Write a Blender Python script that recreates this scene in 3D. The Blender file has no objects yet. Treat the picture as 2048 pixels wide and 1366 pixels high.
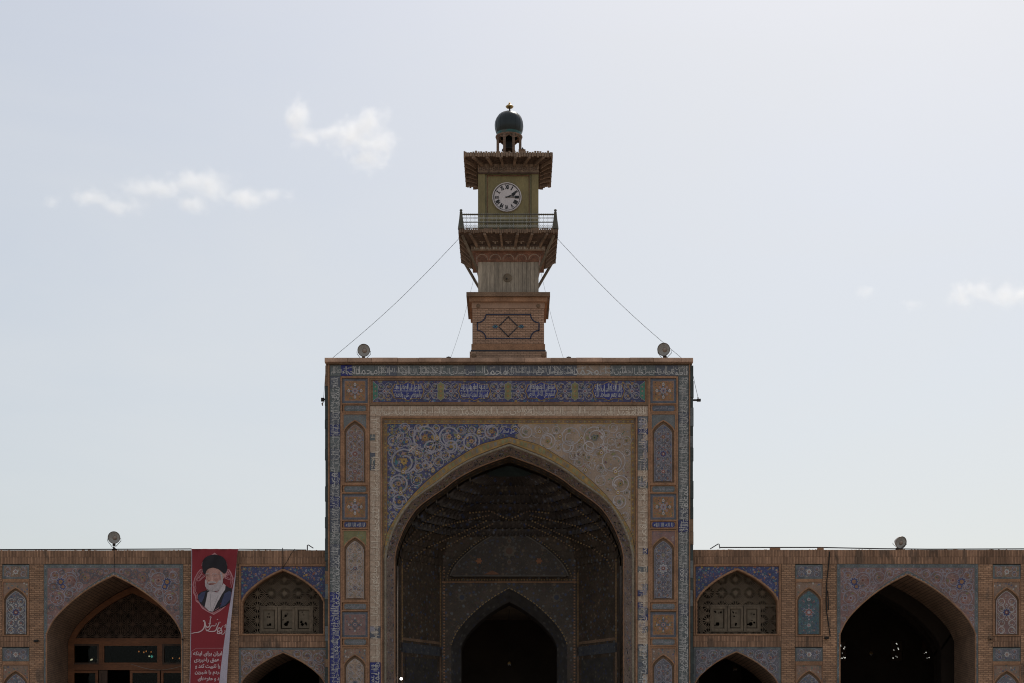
import bpy, bmesh, math, random
from mathutils import Vector, Matrix
R = random.Random(7)
rad = math.radians
SC = bpy.context.scene
COL = SC.collection

# ---------------------------------------------------------------- camera, sky, sun, exposure
CAM = (0.1, -58.0, 1.6)
F = 3480.0                       # focal length in pixels of the 2048 px wide photograph
HORIZON = 1600.0                 # row of the eye level (below the frame: the lens is shifted up)
cam = bpy.data.objects.new('camera', bpy.data.cameras.new('camera'))
COL.objects.link(cam)
cam.location = CAM
cam.rotation_euler = (rad(90), 0, 0)
cam.data.sensor_width = 36.0
cam.data.lens = 36.0 * F / 2048.0
cam.data.shift_x = 0.0
cam.data.shift_y = (HORIZON - 683.0) / 2048.0
cam.data.clip_start = 0.5
cam.data.clip_end = 6000.0
SC.camera = cam

SUN_EL, SUN_AZ = 51.0, 16.0      # the sun stands behind the building, to the right
world = bpy.data.worlds.new('World')
SC.world = world
world.use_nodes = True
wn = world.node_tree
bg = wn.nodes['Background']
sky = wn.nodes.new('ShaderNodeTexSky')
sky.sky_type = 'NISHITA'
sky.sun_disc = False
sky.sun_elevation = rad(SUN_EL)
sky.sun_rotation = rad(SUN_AZ)
sky.altitude = 1600.0
sky.air_density = 1.4
sky.dust_density = 10.0
sky.ozone_density = 1.3
veil = wn.nodes.new('ShaderNodeMix')      # thin even veil of high haze over the whole sky
veil.data_type = 'RGBA'
wtc = wn.nodes.new('ShaderNodeTexCoord')
wmp = wn.nodes.new('ShaderNodeMapping'); wmp.inputs['Scale'].default_value = (1.0, 1.0, 3.2)
wno = wn.nodes.new('ShaderNodeTexNoise'); wno.inputs['Scale'].default_value = 3.4; wno.inputs['Detail'].default_value = 6.0; wno.inputs['Roughness'].default_value = 0.55; wno.inputs['Distortion'].default_value = 0.4
wra = wn.nodes.new('ShaderNodeMapRange'); wra.inputs[1].default_value = 0.3; wra.inputs[2].default_value = 0.7; wra.inputs[3].default_value = 0.34; wra.inputs[4].default_value = 0.56
wn.links.new(wtc.outputs['Generated'], wmp.inputs[0]); wn.links.new(wmp.outputs[0], wno.inputs['Vector']); wn.links.new(wno.outputs['Fac'], wra.inputs[0]); wn.links.new(wra.outputs[0], veil.inputs[0])
veil.inputs[7].default_value = (7.95, 8.05, 8.0, 1.0)
wn.links.new(sky.outputs[0], veil.inputs[6])
wn.links.new(veil.outputs[2], bg.inputs[0])
bg.inputs[1].default_value = 0.087

sd = bpy.data.lights.new('sun', 'SUN')
sd.energy = 3.0
sd.angle = rad(0.5)
sd.color = (1.0, 0.95, 0.87)
sun = bpy.data.objects.new('sun', sd)
COL.objects.link(sun)
ldir = Vector((math.sin(rad(SUN_AZ)) * math.cos(rad(SUN_EL)), math.cos(rad(SUN_AZ)) * math.cos(rad(SUN_EL)), math.sin(rad(SUN_EL))))
sun.rotation_euler = (-ldir).to_track_quat('-Z', 'Y').to_euler()
sun.location = ldir * 80

SC.view_settings.view_transform = 'Standard'
SC.view_settings.look = 'None'
SC.view_settings.gamma = 1.0
SC.view_settings.use_curve_mapping = False
SC.view_settings.exposure = 0.15
SC.render.engine = 'CYCLES'
cy = SC.cycles
cy.max_bounces = 8
cy.diffuse_bounces = 4
cy.glossy_bounces = 2
cy.transmission_bounces = 4
cy.volume_bounces = 2
cy.transparent_max_bounces = 8
cy.use_denoising = True
cy.denoising_input_passes = 'RGB_ALBEDO_NORMAL'
cy.denoising_prefilter = 'ACCURATE'
cy.use_adaptive_sampling = False
cy.filter_width = 1.1
cy.sample_clamp_indirect = 4.0

# ---------------------------------------------------------------- materials
MATS = {}
def srgb(r, g, b):
    f = lambda c: (c / 255.0 / 12.92) if c <= 10 else ((c / 255.0 + 0.055) / 1.055) ** 2.4
    return (f(r), f(g), f(b))

def mat(name, col, rough=0.7, var=0.25, scale=3.0, fine=0.15, fscale=40.0, bump=0.0, tint=0.0, metallic=0.0,
        spec=0.35, stretch=(1, 1, 1), patch=None, patch_at=0.55, patch_scale=1.2, brick=None, flecks=None):
    """procedural surface: base colour, broad mottling, fine grain, optional worn patches, courses, coloured flecks"""
    if name in MATS:
        return MATS[name]
    m = bpy.data.materials.new(name)
    m.use_nodes = True
    nt = m.node_tree
    N, L = nt.nodes, nt.links
    b = N['Principled BSDF']
    b.inputs['Roughness'].default_value = rough
    b.inputs['Metallic'].default_value = metallic
    b.inputs['Specular IOR Level'].default_value = spec
    tc = N.new('ShaderNodeTexCoord')
    mp = N.new('ShaderNodeMapping')
    mp.inputs['Scale'].default_value = stretch
    L.new(tc.outputs['Object'], mp.inputs['Vector'])
    vec = mp.outputs[0]
    def noise(s, det=3.0, rough_=0.6, v=None):
        n = N.new('ShaderNodeTexNoise')
        n.inputs['Scale'].default_value = s
        n.inputs['Detail'].default_value = det
        n.inputs['Roughness'].default_value = rough_
        L.new(v or vec, n.inputs['Vector'])
        return n.outputs['Fac']
    def rng(src, a, c, lo, hi):
        r = N.new('ShaderNodeMapRange')
        L.new(src, r.inputs[0])
        for i, x in enumerate((a, c, lo, hi)):
            r.inputs[1 + i].default_value = x
        return r.outputs[0]
    def mix(fac, a, c, kind='MIX'):
        x = N.new('ShaderNodeMix')
        x.data_type = 'RGBA'
        x.blend_type = kind
        for sock, val in ((x.inputs[0], fac), (x.inputs[6], a), (x.inputs[7], c)):
            if isinstance(val, (int, float)):
                sock.default_value = val
            elif isinstance(val, tuple):
                sock.default_value = (*val[:3], 1.0)
            else:
                L.new(val, sock)
        return x.outputs[2]
    out = tuple(col)
    if flecks:
        fs, cols = flecks
        vo = N.new('ShaderNodeTexVoronoi')
        vo.inputs['Scale'].default_value = fs
        L.new(vec, vo.inputs['Vector'])
        sp = N.new('ShaderNodeSeparateColor')
        L.new(vo.outputs['Color'], sp.inputs[0])
        k = len(cols)
        body = rng(vo.outputs['Distance'], 0.25, 0.42, 1.0, 0.0)
        for i, c in enumerate(cols):
            lo, hi = i / k * 0.8, (i + 1) / k * 0.8
            a = N.new('ShaderNodeMath'); a.operation = 'GREATER_THAN'; L.new(sp.outputs[0], a.inputs[0]); a.inputs[1].default_value = lo
            d = N.new('ShaderNodeMath'); d.operation = 'LESS_THAN'; L.new(sp.outputs[0], d.inputs[0]); d.inputs[1].default_value = hi
            e = N.new('ShaderNodeMath'); e.operation = 'MULTIPLY'; L.new(a.outputs[0], e.inputs[0]); L.new(d.outputs[0], e.inputs[1])
            g = N.new('ShaderNodeMath'); g.operation = 'MULTIPLY'; L.new(e.outputs[0], g.inputs[0]); L.new(body, g.inputs[1])
            out = mix(g.outputs[0], out, tuple(c))
    if patch:
        f = rng(noise(patch_scale, 4.0, 0.55), patch_at - 0.03, patch_at + 0.03, 0.0, 1.0)
        out = mix(f, out, tuple(patch))
    if brick:
        bw, bh, mortar = brick
        sx = N.new('ShaderNodeSeparateXYZ'); L.new(tc.outputs['Object'], sx.inputs[0])
        ad = N.new('ShaderNodeMath'); ad.operation = 'ADD'; L.new(sx.outputs[0], ad.inputs[0]); L.new(sx.outputs[1], ad.inputs[1])
        cx = N.new('ShaderNodeCombineXYZ'); L.new(ad.outputs[0], cx.inputs[0]); L.new(sx.outputs[2], cx.inputs[1])
        br = N.new('ShaderNodeTexBrick')
        br.inputs['Scale'].default_value = 1.0
        br.inputs['Brick Width'].default_value = bw
        br.inputs['Row Height'].default_value = bh
        br.inputs['Mortar Size'].default_value = bh * 0.1
        L.new(cx.outputs[0], br.inputs['Vector'])
        br.inputs['Color1'].default_value = (*[c * 1.12 for c in col], 1)
        br.inputs['Color2'].default_value = (*[c * 0.85 for c in col], 1)
        br.inputs['Mortar'].default_value = (*mortar, 1)
        out = br.outputs[0]
    if var:
        g = rng(noise(scale), 0.3, 0.7, 1.0 - var, 1.0 + var * 0.5)
        out = mix(1.0, out, g, 'MULTIPLY')
    if fine:
        g = rng(noise(fscale, 2.0), 0.3, 0.7, 1.0 - fine, 1.0 + fine)
        out = mix(1.0, out, g, 'MULTIPLY')
    if tint:
        at = N.new('ShaderNodeAttribute'); at.attribute_name = 'tint'
        oi = N.new('ShaderNodeObjectInfo')
        ad = N.new('ShaderNodeMath'); ad.operation = 'ADD'
        L.new(at.outputs['Fac'], ad.inputs[0]); L.new(oi.outputs['Random'], ad.inputs[1])
        fr = N.new('ShaderNodeMath'); fr.operation = 'FRACT'; L.new(ad.outputs[0], fr.inputs[0])
        g = rng(fr.outputs[0], 0.0, 1.0, 1.0 - tint, 1.0 + tint)
        out = mix(1.0, out, g, 'MULTIPLY')
    if isinstance(out, tuple):
        b.inputs['Base Color'].default_value = (*out, 1)
    else:
        L.new(out, b.inputs['Base Color'])
    if bump:
        bp = N.new('ShaderNodeBump')
        bp.inputs['Strength'].default_value = bump
        bp.inputs['Distance'].default_value = 0.02
        L.new(noise(fscale * 0.6, 3.0), bp.inputs['Height'])
        L.new(bp.outputs[0], b.inputs['Normal'])
    MATS[name] = m
    return m

def glow(name, col, strength):
    m = bpy.data.materials.new(name)
    m.use_nodes = True
    b = m.node_tree.nodes['Principled BSDF']
    b.inputs['Base Color'].default_value = (*col, 1)
    b.inputs['Emission Color'].default_value = (*col, 1)
    b.inputs['Emission Strength'].default_value = strength
    return m

BRICK = (0.40, 0.235, 0.15)
M_BRICK = mat('brick', (0.405, 0.232, 0.138), 0.85, 0.30, 0.9, 0.12, 30, 0.3, tint=0.26, stretch=(1, 1, 0.45), patch=(.25, .16, .11), patch_at=.63, patch_scale=1.6)
M_BRICKDK = mat('brick_soldier', (0.355, 0.20, 0.122), 0.85, 0.5, 1.3, 0.12, 30, 0.3, tint=0.22, stretch=(1, 1, 0.3), patch=(.17, .105, .07), patch_at=.61, patch_scale=2.2)
M_MORTAR = mat('mortar', (0.20, 0.13, 0.09), 0.95, 0.2, 2)
M_TRIM = mat('brick_trim', (0.34, 0.18, 0.10), 0.8, 0.3, 2.0, 0.25, 25, 0.2)
M_TRIMDK = mat('brick_trim_dark', (0.21, 0.13, 0.08), 0.85, 0.3, 2.0, 0.25, 25, 0.2)
M_BRTEX = mat('brick_courses', (0.30, 0.185, 0.12), 0.9, 0.3, 1.0, 0.1, 30, brick=(0.2, 0.064, (0.11, 0.075, 0.05)))
M_BRTEX_TOWER = mat('tower_brick_courses', (0.38, 0.24, 0.16), 0.9, 0.3, 1.0, 0.1, 30, brick=(0.2, 0.058, (0.14, 0.09, 0.06)))
M_COPING = mat('coping', (0.46, 0.29, 0.20), 0.8, 0.35, 1.6, 0.15, 20, 0.2, tint=0.2)
M_INNER = mat('shade_dark_plaster', (0.055, 0.04, 0.03), 0.95, 0.35, 0.7)  # near black: the shade of the deep rooms is put into the colour
M_ROOF = mat('roof_clay', (0.36, 0.27, 0.19), 0.95, 0.3, 0.5)
M_STONE = mat('pale_stone', (0.46, 0.43, 0.38), 0.7, 0.2, 0.4)

# glazed tile colours
T_BLUE = mat('tile_cobalt', (0.045, 0.05, 0.14), 0.35, 0.45, 5, 0.2, 30, spec=0.4)
T_DEEP = mat('tile_ultramarine', (0.032, 0.036, 0.18), 0.35, 0.35, 5, 0.2, 30)
T_GREY = mat('tile_worn_grey', (0.17, 0.17, 0.165), 0.6, 0.35, 4, 0.25, 25)
T_GRNGREY = mat('tile_green_grey', (0.138, 0.148, 0.145), 0.5, 0.35, 4, 0.25, 25)
T_SLATE = mat('tile_slate_blue', (0.112, 0.115, 0.134), 0.45, 0.3, 4, 0.25, 25)
T_BEIGE = mat('tile_beige', (0.46, 0.335, 0.245), 0.6, 0.22, 2.0, 0.12, 25, tint=0.08)
T_BEIGELINE = mat('tile_beige_letter', (0.66, 0.54, 0.42), 0.6, 0.1)
T_WHITE = mat('tile_white', (0.49, 0.46, 0.43), 0.4, 0.25, 4)
T_LILAC = mat('tile_lilac', (0.31, 0.28, 0.31), 0.45, 0.25, 4)
T_YELL = mat('tile_yellow', (0.35, 0.215, 0.065), 0.45, 0.35, 4)
T_OCHRE = mat('tile_ochre', (0.29, 0.18, 0.07), 0.5, 0.35, 4)
T_TURQ = mat('tile_turquoise', (0.06, 0.17, 0.19), 0.4, 0.3, 4)
T_GREEN = mat('tile_green', (0.07, 0.19, 0.13), 0.4, 0.3, 4)
T_OLIVE = mat('tile_olive', (0.22, 0.20, 0.09), 0.5, 0.3, 4)
T_PINK = mat('tile_pink', (0.34, 0.21, 0.175), 0.45, 0.3, 4)
T_ROSE = mat('tile_rose', (0.245, 0.14, 0.125), 0.45, 0.3, 4, flecks=(9.0, [(0.33, 0.23, 0.20), (0.18, 0.15, 0.16), (0.27, 0.15, 0.11)]))
T_RED = mat('tile_red', (0.24, 0.085, 0.06), 0.45, 0.3, 4)
T_ORANGE = mat('tile_orange', (0.30, 0.145, 0.065), 0.45, 0.3, 4, flecks=(22.0, [(0.10, 0.10, 0.12), (0.42, 0.24, 0.05), (0.10, 0.16, 0.10)]))
T_BLACK = mat('tile_black', (0.02, 0.02, 0.03), 0.4, 0.2)
T_FADE = mat('tile_lost_glaze', (0.34, 0.245, 0.18), 0.7, 0.25, 1.6, 0.2, 22, flecks=(9.0, [(0.30, 0.24, 0.20), (0.31, 0.25, 0.15), (0.29, 0.26, 0.26), (0.36, 0.25, 0.17)]))
T_FADELINE = mat('tile_faded_scroll', (0.44, 0.385, 0.37), 0.6, 0.3, 3)
T_SPAN = mat('tile_spandrel_blue', (0.06, 0.058, 0.135), 0.4, 0.35, 3, 0.25, 20,
             flecks=(7.0, [(0.24, 0.21, 0.13), (0.22, 0.19, 0.24), (0.06, 0.13, 0.20), (0.30, 0.19, 0.07)]))
T_FIELD = mat('tile_panel_brown', (0.26, 0.165, 0.115), 0.5, 0.3, 3, 0.2, 20,
              flecks=(11.0, [(0.42, 0.37, 0.33), (0.10, 0.11, 0.16), (0.28, 0.12, 0.09), (0.13, 0.15, 0.12)]))
T_FIELDPALE = mat('tile_panel_pale', (0.37, 0.26, 0.19), 0.55, 0.3, 3, 0.2, 20,
                  flecks=(11.0, [(0.42, 0.36, 0.31), (0.18, 0.15, 0.15), (0.30, 0.20, 0.15)]))
T_FIELDBLUE = mat('tile_panel_bluegrey', (0.145, 0.138, 0.155), 0.5, 0.3, 3, 0.2, 20,
                  flecks=(11.0, [(0.34, 0.31, 0.30), (0.07, 0.09, 0.17), (0.28, 0.13, 0.10), (0.30, 0.26, 0.22)]))
T_FIELDTURQ = mat('tile_panel_turquoise', (0.08, 0.145, 0.155), 0.45, 0.3, 3, 0.2, 20,
                  flecks=(11.0, [(0.09, 0.12, 0.24), (0.20, 0.12, 0.13), (0.08, 0.22, 0.22), (0.22, 0.21, 0.22)]))
T_FIELDCOB = mat('tile_panel_cobalt', (0.05, 0.058, 0.14), 0.45, 0.3, 3, 0.2, 20,
                 flecks=(9.0, [(0.30, 0.12, 0.09), (0.30, 0.22, 0.06), (0.08, 0.20, 0.22), (0.24, 0.22, 0.28)]))
T_SOFFIT = mat('tile_soffit_brown', (0.23, 0.165, 0.13), 0.55, 0.35, 2.5, 0.25, 20,
               flecks=(12.0, [(0.09, 0.07, 0.07), (0.28, 0.22, 0.20), (0.20, 0.10, 0.08), (0.11, 0.11, 0.16)]))
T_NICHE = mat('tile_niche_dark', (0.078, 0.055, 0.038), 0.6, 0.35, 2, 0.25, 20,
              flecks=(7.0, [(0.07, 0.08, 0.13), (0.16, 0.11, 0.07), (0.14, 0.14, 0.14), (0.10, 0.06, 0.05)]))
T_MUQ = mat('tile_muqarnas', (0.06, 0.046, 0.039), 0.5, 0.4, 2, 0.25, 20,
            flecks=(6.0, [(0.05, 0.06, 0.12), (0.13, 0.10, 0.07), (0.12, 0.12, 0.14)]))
T_ROPE = mat('tile_rope', (0.26, 0.21, 0.15), 0.5, 0.3, 3, 0.3, 30)
T_EDGE = mat('side_edge_green', (0.045, 0.055, 0.05), 0.6, 0.4, 2)

W_DARK = mat('wood_dark', (0.085, 0.048, 0.03), 0.6, 0.35, 3, 0.2, 30, stretch=(1, 1, 0.2))
W_BROWN = mat('wood_brown', (0.23, 0.088, 0.034), 0.55, 0.35, 3, 0.2, 30, stretch=(0.3, 1, 1))
W_OLIVE = mat('wood_weathered', (0.165, 0.122, 0.082), 0.8, 0.35, 3, 0.25, 30, stretch=(1, 1, 0.3))
W_GIRIH = mat('lattice_wood', (0.165, 0.12, 0.08), 0.8, 0.3, 2, 0.2, 30)
W_EAVE = mat('eave_wood', (0.20, 0.125, 0.08), 0.8, 0.45, 5, 0.3, 30, stretch=(1, 1, 0.4))
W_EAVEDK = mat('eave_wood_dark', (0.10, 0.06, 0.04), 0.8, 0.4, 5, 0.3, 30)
D_N = [mat('niche_inlay_' + k, c, .6, .3, 4) for k, c in (('grey', (.085, .08, .075)), ('blue', (.05, .052, .075)), ('rust', (.11, .06, .038)), ('olive', (.085, .07, .035)), ('buff', (.12, .095, .07)))]  # darker versions of the tile colours, niche shade mixed into them
W_CARVED = mat('carved_wood', (0.27, 0.18, 0.12), 0.8, 0.4, 7, 0.3, 35)
W_RED = mat('red_painted_wood', (0.22, 0.10, 0.06), 0.75, 0.45, 5, 0.3, 30)
W_PLANK = mat('grey_plank', (0.36, 0.29, 0.215), 0.7, 0.35, 4, 0.2, 40, tint=0.14, stretch=(1, 1, 0.15))
P_YELLOW = mat('yellow_paint', (0.25, 0.195, 0.083), 0.55, 0.3, 2.0, 0.12, 30, stretch=(1, 1, 0.3), patch=(0.19, 0.14, 0.06), patch_at=0.66, patch_scale=2.0)
P_OLIVE = mat('olive_paint', (0.17, 0.145, 0.07), 0.55, 0.3, 3)
P_FACE = mat('clock_white', (0.62, 0.55, 0.53), 0.5, 0.08, 3, 0.04)
P_BLACK = mat('black_paint', (0.012, 0.012, 0.012), 0.5, 0.2)
X_IRON = mat('dark_iron', (0.03, 0.025, 0.022), 0.6, 0.3, 6, metallic=0.3)
X_RAIL = mat('railing_paint', (0.11, 0.10, 0.075), 0.6, 0.3, 6)
X_DISH = mat('lamp_dish', (0.30, 0.24, 0.20), 0.4, 0.3, 8, metallic=0.4)
X_DISHGREY = mat('lamp_glass_grey', (0.34, 0.32, 0.29), 0.25, 0.2, 8)
X_BRASS = mat('brass', (0.45, 0.30, 0.12), 0.35, 0.3, 8, metallic=0.8)
X_DOME = mat('dome_green_copper', (0.008, 0.014, 0.014), 0.33, 0.35, 3, metallic=0.0, spec=0.45)
X_DOMEBAND = mat('dome_band', (0.03, 0.095, 0.08), 0.4, 0.4, 4, patch=(0.10, 0.09, 0.07), patch_at=0.62)
C_RED = mat('banner_red', (0.255, 0.022, 0.030), 0.7, 0.12, 1.2, 0.04)
C_REDDK = mat('banner_red_dark', (0.185, 0.015, 0.020), 0.7, 0.12, 2)
C_BACK = mat('banner_back', (0.50, 0.44, 0.50), 0.7, 0.1, 2)
C_WHITE = mat('banner_print_white', (0.62, 0.46, 0.46), 0.7, 0.06)
C_PINK = mat('banner_print_pink', (0.52, 0.24, 0.25), 0.7, 0.06)
C_SKIN = mat('print_skin', (0.50, 0.27, 0.22), 0.7, 0.10, 6)
C_SKINDK = mat('print_skin_dark', (0.30, 0.14, 0.11), 0.7, 0.10, 6)
C_BEARD = mat('print_beard', (0.45, 0.38, 0.375), 0.7, 0.14, 9)
C_SHIRT = mat('print_shirt', (0.54, 0.46, 0.46), 0.7, 0.1, 5)
C_NAVY = mat('print_navy', (0.055, 0.06, 0.12), 0.7, 0.2, 6)
C_BLK = mat('print_black', (0.02, 0.016, 0.02), 0.7, 0.2)
C_GREYLINE = mat('print_grey', (0.24, 0.2, 0.2), 0.7, 0.1)

def glass_mat():
    m = bpy.data.materials.new('window_glass'); m.use_nodes = True
    nt = m.node_tree; N, L = nt.nodes, nt.links
    o = N['Material Output']; N.remove(N['Principled BSDF'])
    g = N.new('ShaderNodeBsdfGlossy'); g.inputs['Roughness'].default_value = 0.05; g.inputs['Color'].default_value = (0.8, 0.85, 0.85, 1)
    t = N.new('ShaderNodeBsdfTransparent'); t.inputs['Color'].default_value = (0.55, 0.48, 0.40, 1)
    fr = N.new('ShaderNodeFresnel'); fr.inputs['IOR'].default_value = 1.22
    mx = N.new('ShaderNodeMixShader')
    L.new(fr.outputs[0], mx.inputs[0]); L.new(t.outputs[0], mx.inputs[1]); L.new(g.outputs[0], mx.inputs[2]); L.new(mx.outputs[0], o.inputs['Surface'])
    return m
X_GLASS = glass_mat()

# ---------------------------------------------------------------- builders
class Plane:
    """a wall plane at depth y: photograph pixels on it to metres"""
    def __init__(self, y):
        self.y = y
        self.s = F / (y - CAM[1])
    def x(self, px): return CAM[0] + (px - 1024.0) / self.s
    def z(self, py): return CAM[2] + (HORIZON - py) / self.s
    def p(self, px, py, dy=0.0): return (self.x(px), self.y + dy, self.z(py))

SMALL_WORK = {'floral_pattern', 'border_pattern', 'carved_batten', 'edge_trim', 'dentil', 'carved_pattern', 'railing_lattice', 'dotted_rib', 'carved_flower'}   # inlay too small to pick apart
class MB:
    def __init__(self):
        self.v, self.f, self.m, self.t, self.mats = [], [], [], [], []
        self.k = 0
    def mi(self, m):
        if m not in self.mats: self.mats.append(m)
        return self.mats.index(m)
    def lift(self):
        self.k += 1
        return -0.00005 * (self.k % 40)
    def add(self, vs, fs, m, t=0.0):
        b = len(self.v); i = self.mi(m)
        self.v.extend(vs)
        for f in fs:
            self.f.append([b + j for j in f]); self.m.append(i); self.t.append(t)
    def build(self, name, parent=None, smooth=False, label=None):
        me = bpy.data.meshes.new(name)
        me.from_pydata([tuple(v) for v in self.v], [], self.f)
        for m in self.mats: me.materials.append(m)
        me.polygons.foreach_set('material_index', self.m)
        if any(self.t):
            a = me.attributes.new('tint', 'FLOAT', 'FACE'); a.data.foreach_set('value', self.t)
        if smooth: me.polygons.foreach_set('use_smooth', [True] * len(self.f))
        me.update()
        o = bpy.data.objects.new(name, me); COL.objects.link(o)
        if name in SMALL_WORK: o['kind'] = 'stuff'
        if parent is not None: attach(o, parent)
        if label: o['label'] = label
        return o
    # shapes -----------------------------------------------------------------
    def box3(self, x0, x1, y0, y1, z0, z1, m, t=0.0):
        x0, x1 = min(x0, x1), max(x0, x1); z0, z1 = min(z0, z1), max(z0, z1)
        v = [(x0, y0, z0), (x1, y0, z0), (x1, y1, z0), (x0, y1, z0), (x0, y0, z1), (x1, y0, z1), (x1, y1, z1), (x0, y1, z1)]
        self.add(v, [(0, 1, 5, 4), (1, 2, 6, 5), (2, 3, 7, 6), (3, 0, 4, 7), (4, 5, 6, 7), (3, 2, 1, 0)], m, t)
    def box(self, P, x0, y0, x1, y1, d0, d1, m, t=0.0):
        self.box3(P.x(x0), P.x(x1), P.y + d0, P.y + d1, P.z(y1), P.z(y0), m, t)
    def cham(self, P, x0, y0, x1, y1, d0, d1, m, c=0.4, t=0.0):
        """block with chamfered front edges (c in px)"""
        a = [P.p(x0, y1, d1), P.p(x1, y1, d1), P.p(x1, y0, d1), P.p(x0, y0, d1)]
        e = min(c / P.s, (d1 - d0) * 0.5)
        b = [P.p(x0, y1, d0 + e), P.p(x1, y1, d0 + e), P.p(x1, y0, d0 + e), P.p(x0, y0, d0 + e)]
        g = [P.p(x0 + c, y1 - c, d0), P.p(x1 - c, y1 - c, d0), P.p(x1 - c, y0 + c, d0), P.p(x0 + c, y0 + c, d0)]
        fs = [(8, 9, 10, 11)]
        for i in range(4):
            j = (i + 1) % 4
            fs += [(4 + i, 4 + j, 8 + j, 8 + i), (i, j, 4 + j, 4 + i)]
        self.add(a + b + g, fs, m, t)
    def flat(self, P, pts, d, m):
        self.add([P.p(x, y, d) for x, y in pts], [tuple(range(len(pts)))], m)
    def slab(self, P, pts, d0, d1, m):
        """(concave) outline in px, extruded from d0 (front) to d1"""
        n = len(pts)
        bm = bmesh.new()
        vs = [bm.verts.new(P.p(x, y, d0)) for x, y in pts]
        es = [bm.edges.new((vs[i], vs[(i + 1) % n])) for i in range(n)]
        bmesh.ops.triangle_fill(bm, edges=es, use_beauty=True)
        bm.verts.index_update()
        tri = [[v.index for v in f.verts] for f in bm.faces]
        fr = [tuple(v.co) for v in bm.verts]
        bm.free()
        bk = [(x, y + d1 - d0, z) for x, y, z in fr]
        side = [(i, (i + 1) % n, n + (i + 1) % n, n + i) for i in range(n)]
        self.add(fr + bk, tri + [[n + j for j in reversed(t)] for t in tri] + side, m)
    def strip(self, A, B, m, closed=False):
        n = len(A)
        k = n if closed else n - 1
        self.add(list(A) + list(B), [(i, (i + 1) % n, n + (i + 1) % n, n + i) for i in range(k)], m)
    def ribbon(self, P, pts, w, d, m, taper=False):
        n = len(pts)
        L_, R_ = [], []
        d += self.lift()
        for i in range(n):
            a = pts[max(i - 1, 0)]; b = pts[min(i + 1, n - 1)]
            dx, dy = b[0] - a[0], b[1] - a[1]
            q = math.hypot(dx, dy) or 1
            ww = w * 0.5 * ((1 - 0.75 * i / (n - 1)) if taper else 1)
            L_.append(P.p(pts[i][0] - dy / q * ww, pts[i][1] + dx / q * ww, d))
            R_.append(P.p(pts[i][0] + dy / q * ww, pts[i][1] - dx / q * ww, d))
        self.strip(L_, R_, m)
    def disc(self, P, c, r, d, m, n=8, ry=None):
        ry = ry or r
        self.flat(P, [(c[0] + r * math.cos(i * 2 * math.pi / n), c[1] + ry * math.sin(i * 2 * math.pi / n)) for i in range(n)], d + self.lift(), m)
    def leaf(self, P, c, a, l, w, d, m):
        ca, sa = math.cos(a), math.sin(a)
        q = [(-l / 2, 0), (-l * 0.1, -w / 2), (l / 2, 0), (-l * 0.1, w / 2)]
        self.flat(P, [(c[0] + u * ca - v * sa, c[1] + u * sa + v * ca) for u, v in q], d + self.lift(), m)
    def flower(self, P, c, r, d, mo, mi_, n=8, core=None):
        pts = []
        for i in range(2 * n):
            a = i * math.pi / n
            q = r if i % 2 == 0 else r * 0.66
            pts.append((c[0] + q * math.cos(a), c[1] + q * math.sin(a)))
        l = self.lift()
        ctr = P.p(c[0], c[1], d + l)
        vs = [P.p(x, y, d + l) for x, y in pts] + [ctr]
        self.add(vs, [(i, (i + 1) % (2 * n), 2 * n) for i in range(2 * n)], mo)
        self.disc(P, c, r * 0.48, d - 0.002, mi_)
        if core: self.disc(P, c, r * 0.2, d - 0.004, core, 6)
    def tube(self, pts, r, m, n=6, twist=None, caps=False):
        """pts are 3-D; r number or list; twist=(lobes, turns per metre, depth)"""
        rings, s = [], 0.0
        up = Vector((0, 0, 1))
        P3 = [Vector(p) for p in pts]
        for i, p in enumerate(P3):
            d = (P3[min(i + 1, len(P3) - 1)] - P3[max(i - 1, 0)]).normalized()
            a = d.cross(up if abs(d.z) < 0.95 else Vector((0, 1, 0))).normalized()
            b = a.cross(d).normalized()
            if i: s += (p - P3[i - 1]).length
            ri = r[i] if isinstance(r, (list, tuple)) else r
            ring = []
            for k in range(n):
                t = 2 * math.pi * k / n
                q = ri
                if twist: q *= 1 + twist[2] * math.cos(twist[0] * (t + s * twist[1] * 2 * math.pi))
                ring.append(tuple(p + a * (q * math.cos(t)) + b * (q * math.sin(t))))
            rings.append(ring)
        v = [q for g in rings for q in g]
        f = [(i * n + k, i * n + (k + 1) % n, (i + 1) * n + (k + 1) % n, (i + 1) * n + k) for i in range(len(rings) - 1) for k in range(n)]
        if caps: f += [tuple(range(n))[::-1], tuple((len(rings) - 1) * n + k for k in range(n))]
        self.add(v, f, m)
    def lathe(self, prof, m, n=24, c=(0, 0, 0), axis='z'):
        v = []
        for r, h in prof:
            for k in range(n):
                t = 2 * math.pi * k / n
                a, b = r * math.cos(t), r * math.sin(t)
                v.append((c[0] + a, c[1] + b, c[2] + h) if axis == 'z' else (c[0] + a, c[1] + h, c[2] + b))
        f = [(i * n + k, i * n + (k + 1) % n, (i + 1) * n + (k + 1) % n, (i + 1) * n + k) for i in range(len(prof) - 1) for k in range(n)]
        self.add(v, f, m)

ORG = {}
def attach(o, parent):
    o.parent = parent
    loc = ORG.get(parent.name)
    if loc is not None: o.matrix_parent_inverse = Matrix.Translation(-Vector(loc))
def tag(o, label, cat, group=None, kind=None):
    o['label'] = label; o['category'] = cat
    if group: o['group'] = group
    if kind: o['kind'] = kind
    return o
def thing(name, loc, label, cat, group=None):
    o = bpy.data.objects.new(name, None); COL.objects.link(o)
    o.location = loc; o.empty_display_size = 0.3
    ORG[o.name] = loc
    return tag(o, label, cat, group)
def copy_tree(o, parent=None):
    c = o.copy(); COL.objects.link(c)
    if parent is not None: c.parent = parent
    for ch in list(o.children): copy_tree(ch, c)
    return c

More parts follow.
